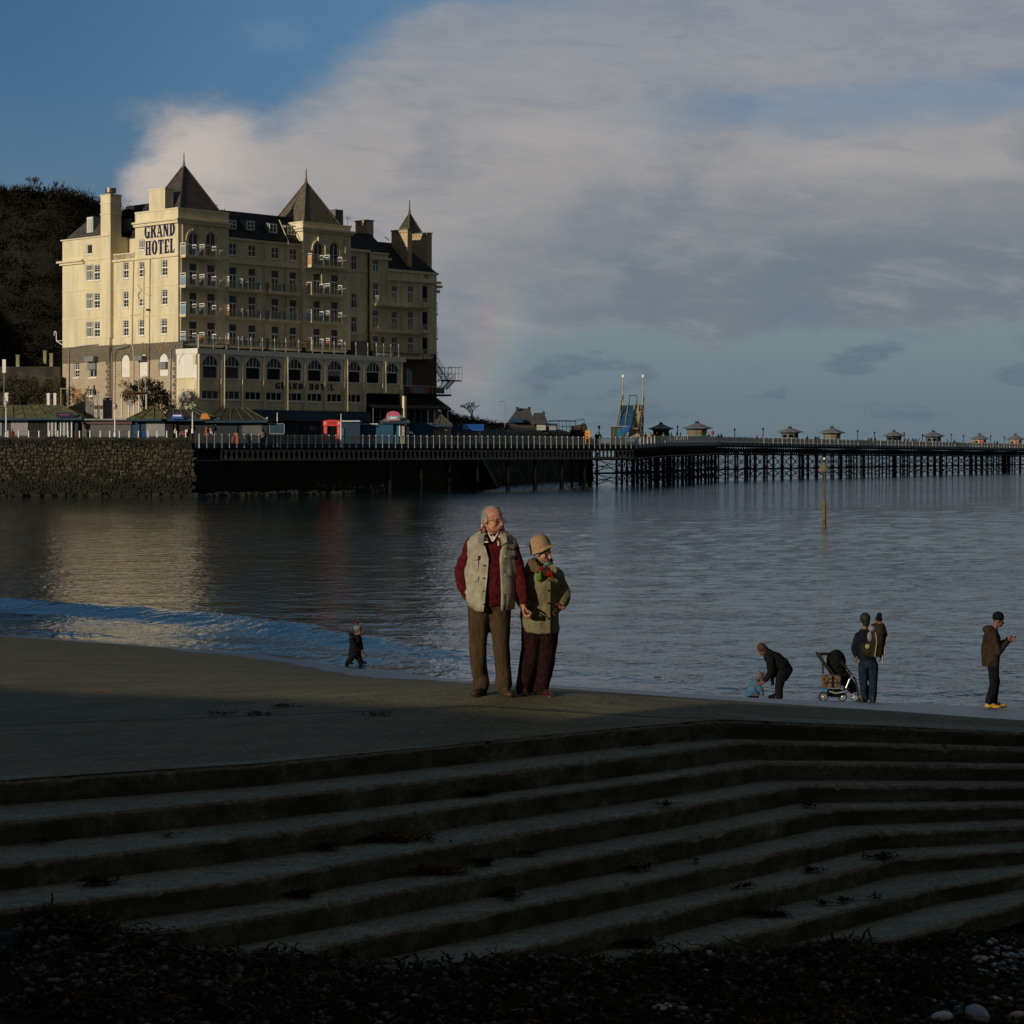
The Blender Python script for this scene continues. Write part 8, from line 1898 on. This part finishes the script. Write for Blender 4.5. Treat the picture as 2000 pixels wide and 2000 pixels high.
hand(b, Q(1968, 1260, -.07), (.8, .25, .35), (0, .2, 1), .7, 1.0, thumb=1); hand(b, Q(1966, 1258, .07), (.8, -.3, .45), (0, 0, 1), .6, 1.0, thumb=-1)
me = remesh(b, .012, 2); me.materials.clear(); me.materials.append(SKIND); link('body', me, pm); face_bits(pm, M4)
tr = MB(); limb(tr, [((0, -.08, .88), .11), (Q(1940, 1340, -.09), .085), (Q(1931, 1376, -.09), .075)]); limb(tr, [((0, .08, .88), .11), (Q(1946, 1338, .09), .085), (Q(1943, 1377, .09), .075)]); cloth(pm, 'trousers', tr, .016, BLK, .012, 8)
ct = MB(); loft(ct, [(Q(0, 1308).z, -.03, 0, .155, .20), (.95, -.03, 0, .17, .22), (1.15, -.02, 0, .17, .225), (1.32, -.01, 0, .15, .21), (1.40, .0, 0, .10, .13), (1.44, .01, 0, .08, .09)])
for sy in (-1, 1): limb(ct, [((-.02, sy * .18, 1.34), .08), (Q(1944, 1278) + Vector((0, sy * .22, 0)), .072), (Q(1964, 1261) + Vector((0, sy * .10, 0)), .052)])
ct.ell(Q(1931, 1236), (.11, .12, .08), 10, 8); ct.ell(Q(1938, 1240), (.10, .12, .08), 10, 8); cloth(pm, 'jacket', ct, .014, DBR, .012, 8)
hb = MB(); hb.ell(Q(1949.5, 1210, 0), (.105, .10, .09), 14, 10); hb.ell(Q(1949.5, 1214, 0), (.108, .102, .06), 14, 8); cloth(pm, 'beanie', hb, .010, BLK, .004, 20)
YS = mat('mustard_suede', (.40, .23, .035), .7, .15, 6); shoe(pm, (Q(1921, 1389).x + 0, -.09, 0), (1, -.1, 0), .31, YS, w=.055); shoe(pm, (Q(1935, 1389).x, .08, -.005), (1, .1, 0), .33, YS, w=.055)
ph = MB(); ph.cbox((0, 0, 0), (.012, .08, .15)); po = ph.build('phone', BLK); po.parent = None; po.location = g + Q(1978, 1255); po.rotation_euler = (0, R(48), 0); tag(po, 'dark phone in the hands of the man in yellow shoes', 'phone')
# man with a child carrier on his back (seen from behind)
g = base(1694, 42.8); Q = scaled(1694, 1367, g.y)
bm = thing('person', 'man seen from behind in dark jacket and jeans wearing a child carrier', 'person', g, 0)
hm, M4 = head_forms(Q(1690, 1206), yaw=R(155), pitch=R(-4)); b = MB(); place(b, hm, M4); limb(b, [(Q(1690, 1228), .06), (Q(1690, 1214), .055)])
loft(b, [(.86, 0, 0, .15, .10), (1.1, -.02, 0, .16, .11), (1.32, -.03, 0, .18, .11), (1.42, -.04, 0, .08, .07)])
limb(b, [(Q(1676, 1236), .055), (Q(1670, 1260), .045), (Q(1672, 1276, -.05), .032)]); limb(b, [(Q(1706, 1236), .055), (Q(1716, 1258, -.1), .045), (Q(1718, 1274, -.1), .032)])
limb(b, [(Q(1686, 1290), .08), (Q(1686, 1330), .055), (Q(1688, 1362), .04)]); limb(b, [(Q(1704, 1290), .08), (Q(1706, 1330), .055), (Q(1705, 1363), .04)])
hand(b, Q(1672, 1276, -.06), (.1, -.1, -1), (.3, -1, 0), .5, 1.0); hand(b, Q(1718, 1274, -.1), (0, -.2, -1), (-.3, -1, 0), .5, 1.0)
me = remesh(b, .012, 2); me.materials.clear(); me.materials.append(SKIND); link('body', me, bm)
hb = MB(); hb.ell(Q(1689.5, 1203, -.02), (.108, .118, .115), 12, 10).ell(Q(1691, 1211, -.035), (.08, .08, .09), 10, 8); cloth(bm, 'hair', hb, .012, mat('dark_brown_hair', (.015, .010, .007), .7), .004, 25)
tr = MB(); loft(tr, [(Q(0, 1300).z, .02, 0, .17, .12), (Q(0, 1284).z, .02, 0, .17, .12)]); limb(tr, [(Q(1686, 1294), .105), (Q(1686, 1330), .085), (Q(1689, 1361), .075)]); limb(tr, [(Q(1705, 1294), .105), (Q(1706, 1330), .085), (Q(1705, 1362), .075)]); cloth(bm, 'jeans', tr, .015, JEAN, .012, 8)
ct = MB(); loft(ct, [(Q(0, 1284).z, 0, 0, .18, .14), (1.05, -.02, 0, .19, .15), (1.25, -.03, 0, .20, .14), (1.36, -.04, 0, .16, .11), (1.45, -.04, 0, .09, .08)]); limb(ct, [(Q(1677, 1238), .085), (Q(1669, 1262), .070), (Q(1671, 1275, -.04), .055)]); limb(ct, [(Q(1708, 1238), .08), (Q(1717, 1260, -.08), .068), (Q(1718, 1273, -.1), .055)]); cloth(bm, 'jacket', ct, .014, NAVYC, .010, 8)
BS = mat('dark_boot', (.02, .016, .014), .6); shoe(bm, Q(1684, 1367, -.12) + Vector((0, 0, 0)), (-.3, 1, 0), .28, BS); shoe(bm, Q(1703, 1367, -.12), (.15, 1, 0), .28, BS)
cr = thing('child_carrier', 'tall olive-brown child carrier rucksack on the standing man\'s back', 'carrier', g + Q(1705, 1290, -.25)); OL = fabric('olive_nylon', (.018, .016, .010), (.032, .027, .016), 10); Z = lambda px, py, y=0: Q(px, py, y) - Q(1705, 1290, 0)
c_ = MB(); loft(c_, [(Z(0, 1276).z, .03, 0, .14, .12), (Z(0, 1250).z, .04, -.02, .16, .16), (Z(0, 1226).z, .06, -.02, .17, .16), (Z(0, 1212).z, .05, -.02, .13, .12)]); c_.ell(Z(1693, 1262, -.02), (.18, .10, .14), 10, 8); cs_ = cloth(cr, 'pack_body', c_, .014, OL, .014, 10)
MB().path([Z(1702, 1275, -.16), Z(1705, 1246, -.20), Z(1703, 1228, -.17)], .012, 5).path([Z(1718, 1272, -.1), Z(1719, 1290, -.08)], .012, 4).path([Z(1723, 1250, -.08), Z(1722, 1272, -.1)], .015, 5).build('strap', mat('grey_webbing', (.25, .24, .20), .7), cr)
MB().ell(Z(1688.5, 1255, -.13), (.05, .02, .05), 8, 6).build('buckle', mat('olive_clip', (.30, .27, .12), .4), cr); MB().ell(Z(1697, 1221, -.1), (.07, .05, .06), 8, 6).ell(Z(1693, 1236, -.1), (.05, .03, .10), 8, 6).build('side_panel', mat('pale_grey_nylon', (.18, .19, .22), .7), cr)
kid = thing('person', 'small child in a black bobble hat and red top riding in the carrier', 'person', g + Q(1713, 1222, -.24)); Z = lambda px, py, y=0: Q(px, py, y) - Q(1713, 1222, 0)
hm, M4 = head_forms(Z(1712, 1207), yaw=R(60), pitch=0, s=.75); b = MB(); place(b, hm, M4); loft(b, [(-.25, 0, 0, .08, .07), (0, 0, 0, .10, .08), (.06, 0, 0, .05, .05)]); 
for sx in (-1, 1): limb(b, [((sx * .09, 0, .0), .03), ((sx * .12, -.05, -.12), .025)]); hand(b, (sx * .12, -.05, -.13), (0, -.3, -1), (-sx, -1, 0), .5, .5)
limb(b, [((-.05, 0, -.25), .045), ((-.09, .05, -.45), .035)]); limb(b, [((.05, 0, -.25), .045), ((.09, .05, -.45), .035)])
me = remesh(b, .010, 2); me.materials.clear(); me.materials.append(SKIND); link('body', me, kid)
c_ = MB(); loft(c_, [(-.28, 0, 0, .10, .09), (-.02, 0, 0, .125, .10), (.05, 0, 0, .07, .07)]); 
for sx in (-1, 1): limb(c_, [((sx * .095, 0, -.01), .045), ((sx * .125, -.05, -.12), .038)])
cloth(kid, 'red_top', c_, .012, fabric('crimson_fleece', (.22, .015, .03)), .005, 12); hb = MB(); hb.ell(Z(1712.5, 1203), (.075, .078, .07), 12, 8).ell(Z(1713.5, 1195), (.055, .055, .05), 10, 8); cloth(kid, 'bobble_hat', hb, .010, BLK, .004, 20)
# bending woman (faces left) and toddler in blue
g = base(1520, 43.4); Q = scaled(1520, 1353, g.y)
bw = thing('person', 'woman in a black coat bending down towards the toddler in blue', 'person', g, 0)
hm, M4 = head_forms(Q(1489, 1257.5, -.02), yaw=R(-72), pitch=R(48)); b = MB(); place(b, hm, M4); limb(b, [(Q(1505, 1270), .06), (Q(1493, 1261), .055)])
limb(b, [(Q(1528, 1296), .10), (Q(1519, 1284), .10), (Q(1508, 1272), .10)]); limb(b, [(Q(1526, 1300, -.06), .07), (Q(1522, 1328, -.06), .06), (Q(1521, 1351, -.06), .045)]); limb(b, [(Q(1526, 1300, .06), .07), (Q(1523, 1328, .08), .06), (Q(1521, 1351, .08), .045)])
limb(b, [(Q(1503, 1277, -.14), .055), (Q(1502, 1303, -.14), .045), (Q(1490, 1320, -.10), .032)]); limb(b, [(Q(1507, 1280, .12), .055), (Q(1509, 1304, .1), .045), (Q(1509, 1315, .06), .032)])
hand(b, Q(1490, 1320, -.10), (-1, .1, -.45), (0, -.4, 1), .5, 1.0); hand(b, Q(1509, 1314, .06), (.1, 0, -1), (-1, 0, 0), .4, 1.0)
b.ell(Q(1516, 1353, -.06) + Vector((0, 0, .04)), (.11, .04, .04), 8, 6); b.ell(Q(1517, 1353, .08) + Vector((0, 0, .04)), (.11, .04, .04), 8, 6)
me = remesh(b, .012, 2); me.materials.clear(); me.materials.append(SKIND); link('body', me, bw)
ct = MB(); limb(ct, [(Q(1536, 1297), .13), (Q(1526, 1287), .17), (Q(1514, 1278), .17), (Q(1504, 1271), .14), (Q(1500, 1263), .09)]); limb(ct, [(Q(1544, 1297), .05), (Q(1530, 1306), .14), (Q(1518, 1300), .12)])
limb(ct, [(Q(1503, 1277, -.14), .09), (Q(1504, 1300, -.14), .075), (Q(1494, 1315, -.11), .055)]); limb(ct, [(Q(1507, 1280, .12), .09), (Q(1509, 1302, .1), .07), (Q(1509, 1311, .07), .055)]); cloth(bw, 'coat', ct, .014, BLK, .012, 8)
tr = MB(); limb(tr, [(Q(1526, 1304, -.07), .11), (Q(1521, 1330, -.06), .085), (Q(1521, 1349, -.06), .08)]); limb(tr, [(Q(1526, 1304, .07), .11), (Q(1523, 1330, .07), .085), (Q(1522, 1349, .07), .08)]); cloth(bw, 'trousers', tr, .015, BLK, .01, 8)
for y in (-.06, .08): shoe(bw, (Q(1524, 0).x, y, 0), (-1, 0, 0), .25, BLK)
hb = MB(); t_ = MB(); t_.ell((0, .025, .040), (.092, .100, .102), 12, 10).ell((0, .05, -.02), (.086, .070, .080), 10, 8); place(hb, t_, M4); cloth(bw, 'hair', hb, .012, mat('auburn_hair', (.055, .022, .010), .8, .3, 15), .006, 25)
g = base(1470, 44.2); Q = scaled(1470, 1349, g.y)
td = thing('person', 'toddler in a light blue padded jacket and grey bobble hat crouching at the edge', 'person', g, 0)
hm, M4 = head_forms(Q(1485, 1311), yaw=R(70), pitch=R(25), s=.8); b = MB(); place(b, hm, M4); loft(b, [(Q(0, 1346).z, 0, 0, .11, .09), (Q(0, 1330).z, .04, 0, .12, .10), (Q(0, 1318).z, .08, 0, .08, .07)])
for sy in (-1, 1): limb(b, [(Q(1478, 1320, sy * .1), .04), (Q(1484, 1332, sy * .1), .035), (Q(1489, 1342, sy * .08), .025)]); hand(b, Q(1489, 1342, sy * .08), (.6, 0, -.8), (0, -sy, .3), .4, .5); limb(b, [(Q(1468, 1342, sy * .06), .06), (Q(1478, 1343, sy * .07), .045), (Q(1476, 1347, sy * .06), .035)])
me = remesh(b, .010, 2); me.materials.clear(); me.materials.append(SKIND); link('body', me, td)
ct = MB(); loft(ct, [(Q(0, 1347).z, -.02, 0, .13, .12), (Q(0, 1338).z, -.01, 0, .155, .14), (Q(0, 1326).z, .03, 0, .145, .14), (Q(0, 1317).z, .07, 0, .10, .10), (Q(0, 1313).z, .10, 0, .06, .07)])
for sy in (-1, 1): limb(ct, [(Q(1478, 1320, sy * .11), .06), (Q(1484, 1332, sy * .11), .055), (Q(1488, 1341, sy * .09), .045)])
cloth(td, 'jacket', ct, .012, fabric('light_blue_nylon', (.045, .105, .19), (.065, .15, .25), 10), .010, 14); hb = MB(); hb.ell(Q(1483, 1305, 0), (.092, .085, .085), 12, 8).ell(Q(1491.5, 1300.5), (.035,) * 3, 8, 6); cloth(td, 'bobble_hat', hb, .010, fabric('grey_knit', (.12, .12, .12)), .004, 20)
tr = MB(); limb(tr, [(Q(1466, 1345, -.06), .075), (Q(1478, 1346, -.06), .05)]); limb(tr, [(Q(1466, 1345, .06), .075), (Q(1478, 1346, .06), .05)]); cloth(td, 'trousers', tr, .012, NAVYC, .004, 10)
# pushchair
g = base(1640, 43.0); Q = scaled(1640, 1362, g.y); pc = thing('pushchair', 'black three-wheeled pushchair with a round hood and patterned basket', 'pushchair', g, 0)
TY = mat('rubber_tyre', (.012, .012, .013), .8); SIL = mat('silver_tube', (.35, .36, .37), .35, metal=.3)
def wheel(c, r, ax=Vector((0, 1, 0))):
    w_ = bpy.data.objects.new('wheel', None); COL.objects.link(w_); w_.parent = pc; m = MB(); N = 20; i = 0; M_ = 6
    u = ax.orthogonal().normalized(); v = ax.cross(u).normalized(); tr_ = r * .17
    for k in range(N):
        a = 2 * math.pi * k / N; d = u * math.cos(a) + v * math.sin(a)
        for j in range(M_): b_ = 2 * math.pi * j / M_; m.v.append(tuple(Vector(c) + d * (r - tr_ + tr_ * math.cos(b_)) + ax * tr_ * math.sin(b_)))
    for k in range(N):
        for j in range(M_): m.f.append((k * M_ + j, k * M_ + (j + 1) % M_, ((k + 1) % N) * M_ + (j + 1) % M_, ((k + 1) % N) * M_ + j))
    m.build('tyre', TY, w_, smooth=True); m = MB()
    for k in range(5): a = 2 * math.pi * k / 5; m.tube(c, Vector(c) + (u * math.cos(a) + v * math.sin(a)) * r * .78, .010, n=5)
    m.ell(c, (.03, .03, .03), 8, 6)
    for k in range(N): a, b_ = 2 * math.pi * k / N, 2 * math.pi * (k + 1) / N; m.tube(Vector(c) + (u * math.cos(a) + v * math.sin(a)) * r * .76, Vector(c) + (u * math.cos(b_) + v * math.sin(b_)) * r * .76, .010, n=5)
    m.build('rim', SIL, w_)
rr_ = g.y / F * 9.6
wheel(Q(1604.5, 1351, -.25), rr_); wheel(Q(1644.5, 1353, -.05) + Vector((0, 0, -.0)), rr_ * .95, Vector((.35, 1, 0)).normalized()); wheel(Q(1667.5, 1353.5, -.1), rr_ * .85, Vector((.5, 1, 0)).normalized())
fr = MB(); fr.path([Q(1604.5, 1351, -.2), Q(1618, 1338, -.2), Q(1640, 1345, -.15), Q(1652, 1335, -.1)], .018, 6)
fr.path([Q(1599, 1276, -.25), Q(1598, 1268, -.25), Q(1606, 1268, -.2), Q(1620, 1269, -.1)], .028, 7).path([Q(1598, 1272, .2), Q(1612, 1292, .2), Q(1630, 1316, .2), Q(1666, 1348, .1)], .022, 6).path([Q(1598, 1272, -.25), Q(1612, 1292, -.25), Q(1634, 1318, -.25)], .022, 6).path([Q(1598, 1270, -.25), Q(1598, 1270, .2)], .026, 6).path([Q(1603, 1278, -.25), Q(1604, 1306, -.25)], .02, 6).path([Q(1640, 1282, -.2), Q(1668, 1318, -.15), Q(1676, 1350, -.1)], .022, 6)
fr.build('frame', TY, pc); f2 = MB(); f2.path([Q(1648, 1334, -.27), Q(1655, 1317, -.27), Q(1664, 1310, -.2)], .016, 6).path([Q(1616, 1340, -.27), Q(1628, 1344, -.27), Q(1646, 1341, -.27)], .016, 6).path([Q(1658, 1349, -.2), Q(1668, 1345, -.15)], .014, 5); f2.build('silver_tubes', SIL, pc)
hd = MB(); hd.ell(Q(1633, 1286, 0), (.20, .22, .25), 18, 12).ell(Q(1635, 1296, 0), (.18, .20, .22), 16, 10); cloth(pc, 'hood', hd, .014, BLK, .008, 9)
st_ = MB(); limb(st_, [(Q(1636, 1304), .15), (Q(1648, 1316), .13), (Q(1662, 1330), .09), (Q(1668, 1340), .07)]); limb(st_, [(Q(1622, 1346), .08), (Q(1640, 1347), .09)]); cloth(pc, 'seat', st_, .014, BLK, .008, 9)
PATB = mat('patterned_bag', (.17, .10, .055), .8, .1, 26, .2, 60, col2=(.015, .01, .012))
for n_ in PATB.node_tree.nodes:
    if n_.type == 'MAP_RANGE': n_.inputs['From Min'].default_value = .48; n_.inputs['From Max'].default_value = .56
bg_ = MB(); a_, c_ = Q(1601, 1333, 0), Q(1638, 1308, 0); bg_.cbox(((a_.x + c_.x) / 2, -.30, (a_.z + c_.z) / 2), (c_.x - a_.x, .16, c_.z - a_.z)); bo_ = cloth(pc, 'patterned_bag', bg_, .018, PATB, .012, 9, smooth=4)
MB().path([Q(1606, 1322, -.40), Q(1636, 1322, -.40)], .012, 5).path([Q(1619, 1309, -.41), Q(1619, 1332, -.41)], .012, 5).build('bag_strap', TY, bo_)
pt = MB().cbox(Q(1606, 1336, -.3), (.10, .05, .05)).build('blue_label', BLUEL, pc)
# child with a stick at the water's edge
g = Vector(((694 - 1000) * 51.8 / F, 51.8, .0)); Q = scaled(694, 1299, g.y)
ch = thing('person', 'child in a long black coat and red bobbled striped hat walking with a stick', 'person', g, 0)
hm, M4 = head_forms(Q(700, 1234), yaw=R(70), pitch=R(8), s=.92); b = MB(); place(b, hm, M4); limb(b, [(Q(697, 1246), .05), (Q(698, 1240), .045)]); loft(b, [(Q(0, 1284).z, 0, 0, .10, .09), (Q(0, 1260).z, .02, 0, .12, .10), (Q(0, 1248).z, .04, 0, .11, .08)])
limb(b, [(Q(688, 1250, -.1), .045), (Q(694, 1264, -.14), .035), (Q(705, 1270, -.12), .026)]); limb(b, [(Q(700, 1250, .12), .045), (Q(704, 1262, .14), .035), (Q(706, 1270, .12), .026)]); hand(b, Q(705, 1270, -.12), (.6, 0, -.7), (0, -.3, 1), .8, .75); hand(b, Q(706, 1270, .12), (.3, 0, -1), (0, .3, 1), .5, .75)
limb(b, [(Q(690, 1280, -.05), .06), (Q(684, 1290, -.05), .045), (Q(678, 1297, -.05), .035)]); limb(b, [(Q(697, 1280, .05), .06), (Q(702, 1290, .05), .045), (Q(704, 1297, .05), .035)]); me = remesh(b, .011, 2); me.materials.clear(); me.materials.append(SKIND); link('body', me, ch)
ct = MB(); loft(ct, [(Q(0, 1282).z, -.02, 0, .16, .15), (Q(0, 1268).z, 0, 0, .15, .15), (Q(0, 1254).z, .02, 0, .145, .14), (Q(0, 1246).z, .04, 0, .12, .10), (Q(0, 1241).z, .04, 0, .07, .07)]); limb(ct, [(Q(688, 1250, -.12), .07), (Q(694, 1262, -.15), .06), (Q(703, 1269, -.13), .045)]); limb(ct, [(Q(700, 1250, .13), .07), (Q(704, 1262, .14), .055), (Q(706, 1268, .12), .045)]); limb(ct, [(Q(684, 1240, .02), .05), (Q(690, 1244, .02), .05)]); cloth(ch, 'coat', ct, .013, BLK, .010, 9)
tr = MB(); limb(tr, [(Q(690, 1280, -.05), .09), (Q(684, 1290, -.05), .075), (Q(678, 1297, -.05), .06)]); limb(tr, [(Q(697, 1280, .05), .09), (Q(702, 1290, .05), .075), (Q(704, 1297, .05), .06)]); cloth(ch, 'trousers', tr, .013, BLK, .006, 9)
shoe(ch, (Q(675, 0).x, -.05, 0), (1, -.2, 0), .20, BLK, w=.04); shoe(ch, (Q(700, 0).x, .05, 0), (1, .1, 0), .20, BLK, w=.04)
hb = MB(); hb.ell(Q(699, 1228, 0), (.105, .10, .085), 14, 10); ho = cloth(ch, 'striped_hat', hb, .010, mat('striped_knit', (.02, .02, .03), .9, .1, 1, 0, col2=(.22, .22, .26)), .0)
hm_ = MATS['striped_knit']
for n_ in hm_.node_tree.nodes:
    if n_.type == 'MAPPING': n_.inputs['Scale'].default_value = (.01, .01, 60)
    if n_.type == 'MAP_RANGE': n_.inputs['From Min'].default_value = .47; n_.inputs['From Max'].default_value = .53
MB().ell(Q(697, 1218), (.045,) * 3, 10, 7).build('bobble', mat('dark_red_wool', (.12, .008, .01), .9), ho, smooth=True)
so = MB().path([Vector((0, 0, 0)), Q(718, 1282) - Q(707, 1269)], .012, 5).build('stick', mat('stick_wood', (.04, .015, .02), .7)); so.location = g + Q(707, 1269, -.14); tag(so, 'thin dark stick held by the child at the water', 'stick')
# distant figures on the promenade and pier, one shared small figure
def small_person(loc, label, coat, trou=NAVYC, rz=0, hat=None, s=1.0, group=None, hair=None):
    r = thing('person', label, 'person', loc, rz, group); r.scale = (s, s, s)
    for nm, me, m in SP:
        o_ = link(nm, me, r)
        if nm != 'body' and nm != 'hair': o_.material_slots[0].link = 'OBJECT'; o_.material_slots[0].material = coat if nm == 'coat' else trou
        if nm == 'hair' and hat: o_.material_slots[0].link = 'OBJECT'; o_.material_slots[0].material = hat
    return r
SP = []
b = MB(); hm, M4 = head_forms((0, 0, 1.62)); place(b, hm, M4); limb(b, [((0, 0, 1.4), .06), ((0, 0, 1.55), .055)]); loft(b, [(.85, 0, 0, .15, .1), (1.35, 0, 0, .18, .11), (1.42, 0, 0, .08, .07)])
for sx in (-1, 1): limb(b, [((sx * .18, 0, 1.36), .05), ((sx * .24, .02, 1.1), .04), ((sx * .22, -.08, .86), .03)]); limb(b, [((sx * .09, 0, .86), .08), ((sx * .10, 0, .45), .055), ((sx * .10, .02, .08), .045)]); b.ell((sx * .10, -.05, .04), (.045, .13, .04), 8, 6); b.ell((sx * .22, -.09, .80), (.025, .04, .06), 8, 6)
me = remesh(b, .03, 1); me.materials.clear(); me.materials.append(SKIND); SP.append(('body', me, SKIND))
b = MB(); loft(b, [(.72, 0, 0, .19, .14), (1.0, 0, 0, .18, .14), (1.35, 0, 0, .20, .13), (1.46, 0, 0, .09, .08)])
for sx in (-1, 1): limb(b, [((sx * .19, 0, 1.36), .075), ((sx * .25, .02, 1.1), .065), ((sx * .23, -.07, .90), .05)])
me = remesh(b, .03, 1); me.materials.clear(); me.materials.append(BLK); SP.append(('coat', me, BLK))
b = MB(); 
for sx in (-1, 1): limb(b, [((sx * .09, 0, .80), .11), ((sx * .10, 0, .45), .08), ((sx * .10, 0, .1), .07)])
me = remesh(b, .03, 1); me.materials.clear(); me.materials.append(BLK); SP.append(('trousers', me, BLK))
b = MB().ell((0, .03, 1.68), (.09, .10, .09), 10, 8); me = b.mesh('hair'); me.materials.append(mat('dark_brown_hair', (.015, .010, .007), .7)); SP.append(('hair', me, None))
MH = lambda n, c: fabric(n, c)
def onprom(px, D, z=6.2): return Vector(((px - 1000) * D / F, D, z))
small_person(onprom(24, 256), 'person in a dark red jacket leaning by the left globe lamp', MH('dull_red_jacket', (.16, .03, .025)), s=1.0, hat=MH('auburn_c', (.2, .05, .03)))
small_person(onprom(280, 257), 'person in a bright blue jacket in front of the mossy pyramid-roofed kiosk', MH('bright_blue_jacket', (.02, .12, .36)))
small_person(onprom(174, 258), 'dark figure in front of the flat roofed kiosk', BLK); small_person(onprom(150, 258), 'dim figure at the right end of the long left kiosk', MH('grey_green_coat', (.05, .055, .04)))
small_person(onprom(404, 259.5), 'person in a salmon top by the racks of the open stall', MH('salmon_top', (.20, .075, .05))); small_person(onprom(418, 259.5), 'person in a pale top near the open stall racks', MH('pale_top', (.18, .16, .13)))
p = small_person(onprom(461, deckD(461) + 1.2, 6.1), 'person in an orange and yellow top at the railing below the ribbed roof', MH('amber_top', (.30, .12, .02)))
small_person(onprom(498, 262.5), 'person in a brown jacket by the dark shutter', MH('rust_coat', (.16, .06, .03))); small_person(onprom(512, 262), 'person in a white and red top beside the dark shutter', MH('white_red', (.2, .14, .13)))
small_person(onprom(563, deckD(563) + 5), 'dark seated pair\'s left figure before the blue shop', MH('brown_c2', (.05, .03, .02)), s=.8); small_person(onprom(571.5, deckD(571) + 5), 'person with a red face before the blue shop front', MH('olive_c', (.08, .06, .03)), s=.88)
bd = thing('a_board', 'small orange and white board hung on the railing', 'board', onprom(460, deckD(461) - .3, 6.3)); MB().box(-.5, .35, -.05, 0, -.1, .75).build('panel', MH('salmon_board', (.35, .12, .09)), bd)
k_ = 0
for px, off, col_, lab in ((1165, -3, BLK, 'left of two dark figures between the orange board and the slide'), (1171, -3.5, NAVYC, 'right of two dark figures between the orange board and the slide'), (1243, -4, DBR, 'dark figure in the crowd under the slide, leftmost'), (1249, -4.5, BLK, 'dark figure in the crowd under the slide, second from left'), (1255, -3.6, MH('yellow_top', (.40, .22, .03)), 'person in a yellow top in the crowd right of the slide'), (1261, -4.2, BLK, 'dark figure right of the yellow tops near the slide'), (1270, -3.8, MH('yellow_top', (.40, .22, .03)), 'second person in a yellow top, left of the dark kiosk'), (1276, -4.4, DBR, 'brown coated person in front of the dark kiosk'), (1283, -3.5, BLK, 'dark figure at the front of the dark kiosk'), (1296, -3.5, MH('pale_c3', (.25, .24, .22)), 'pale coated person in front of the dark kiosk'), (1306, -3.2, BLK, 'dark figure right of the dark kiosk'), (1311, -3.8, NAVYC, 'second dark figure right of the dark kiosk'), (1322, -3, MH('blue_c3', (.03, .08, .18)), 'person in blue under the white lamp on the pier'), (1329, -3.3, MH('pink_c3', (.25, .08, .08)), 'person in dull pink right of the white lamp on the pier'), (1384, -3, BLK, 'dark figure right of the largest pier kiosk'), (1403, -3, BLK, 'dark figure just right of the red housing'), (1409, -3, NAVYC, 'second dark figure right of the red housing'), (1479, -2, MH('red_c4', (.15, .03, .03)), 'small figure with a reddish top between two pier lamps'), (1577, -3, BLK, 'small dark figure left of the kiosk above the sea marker'), (1593, -3, BLK, 'left of a dark pair near the kiosk above the sea marker'), (1598, -3, BLK, 'right of a dark pair near the kiosk above the sea marker'), (1697, -3, BLK, 'first of a loose row of dark figures on the pier'), (1702, -3, DBR, 'second of a loose row of dark figures on the pier'), (1710, -3, BLK, 'third of a loose row of dark figures on the pier'), (1768, -3, BLK, 'dark figure right of the blue roofed kiosk'), (1774, -3.5, NAVYC, 'second dark figure right of the blue roofed kiosk'), (1783, -3, BLK, 'dark figure midway between two kiosks'), (1789, -3, BLK, 'dark figure before the pale walled kiosk'), (1795, -3.3, BLK, 'last dark figure before the pale walled kiosk'), (1851, -3, BLK, 'dark figure right of the pale walled kiosk'), (1864, -3, BLK, 'lone dark figure between two pier lamps at right'), (1942, -3, BLK, 'left of two dark figures between the sunlit kiosks'), (1948, -3, BLK, 'right of two dark figures between the sunlit kiosks')):
    D = pdist(px, off); 
    rail_y = interp([(1100, 854), (1290, 851.5), (1404, 853), (1620, 857.5), (1800, 861.5), (2000, 867)], px); z = EYE + (HOR - rail_y) * D / F - 1.12
    small_person(Vector(((px - 1000) * D / F, D, z)), lab, col_, rz=random.uniform(0, 6), s=.97 + .06 * random.random(), group='people on the pier')
# the odd gull on the hotel roof and shop
for px, py, D, lab in ((251, 394.5, 300, 'white gull on the slate roof between the two cream stacks'), (436, 412, 290, 'white gull standing on the roof ridge right of the first spire'), (519, 822, 262, 'white gull on the edge of the dark ribbed kiosk roof')):
    q = W(px, py, D); g = thing('gull', lab, 'gull', q); MB().ell((0, 0, .2), (.26, .14, .14), 8, 5).ell((.2, 0, .38), (.09, .09, .1), 6, 5).build('body', GULL, g, smooth=True); MB().ell((-.16, 0, .22), (.22, .15, .07), 6, 4).build('wings', GREYB, g, smooth=True); MB().tube((0, .03, -.1), (0, .03, .12), .02, n=4).tube((0, -.03, -.1), (0, -.03, .12), .02, n=4).build('legs', ORANGE, g)

bpy.data.scenes.remove(TMP)
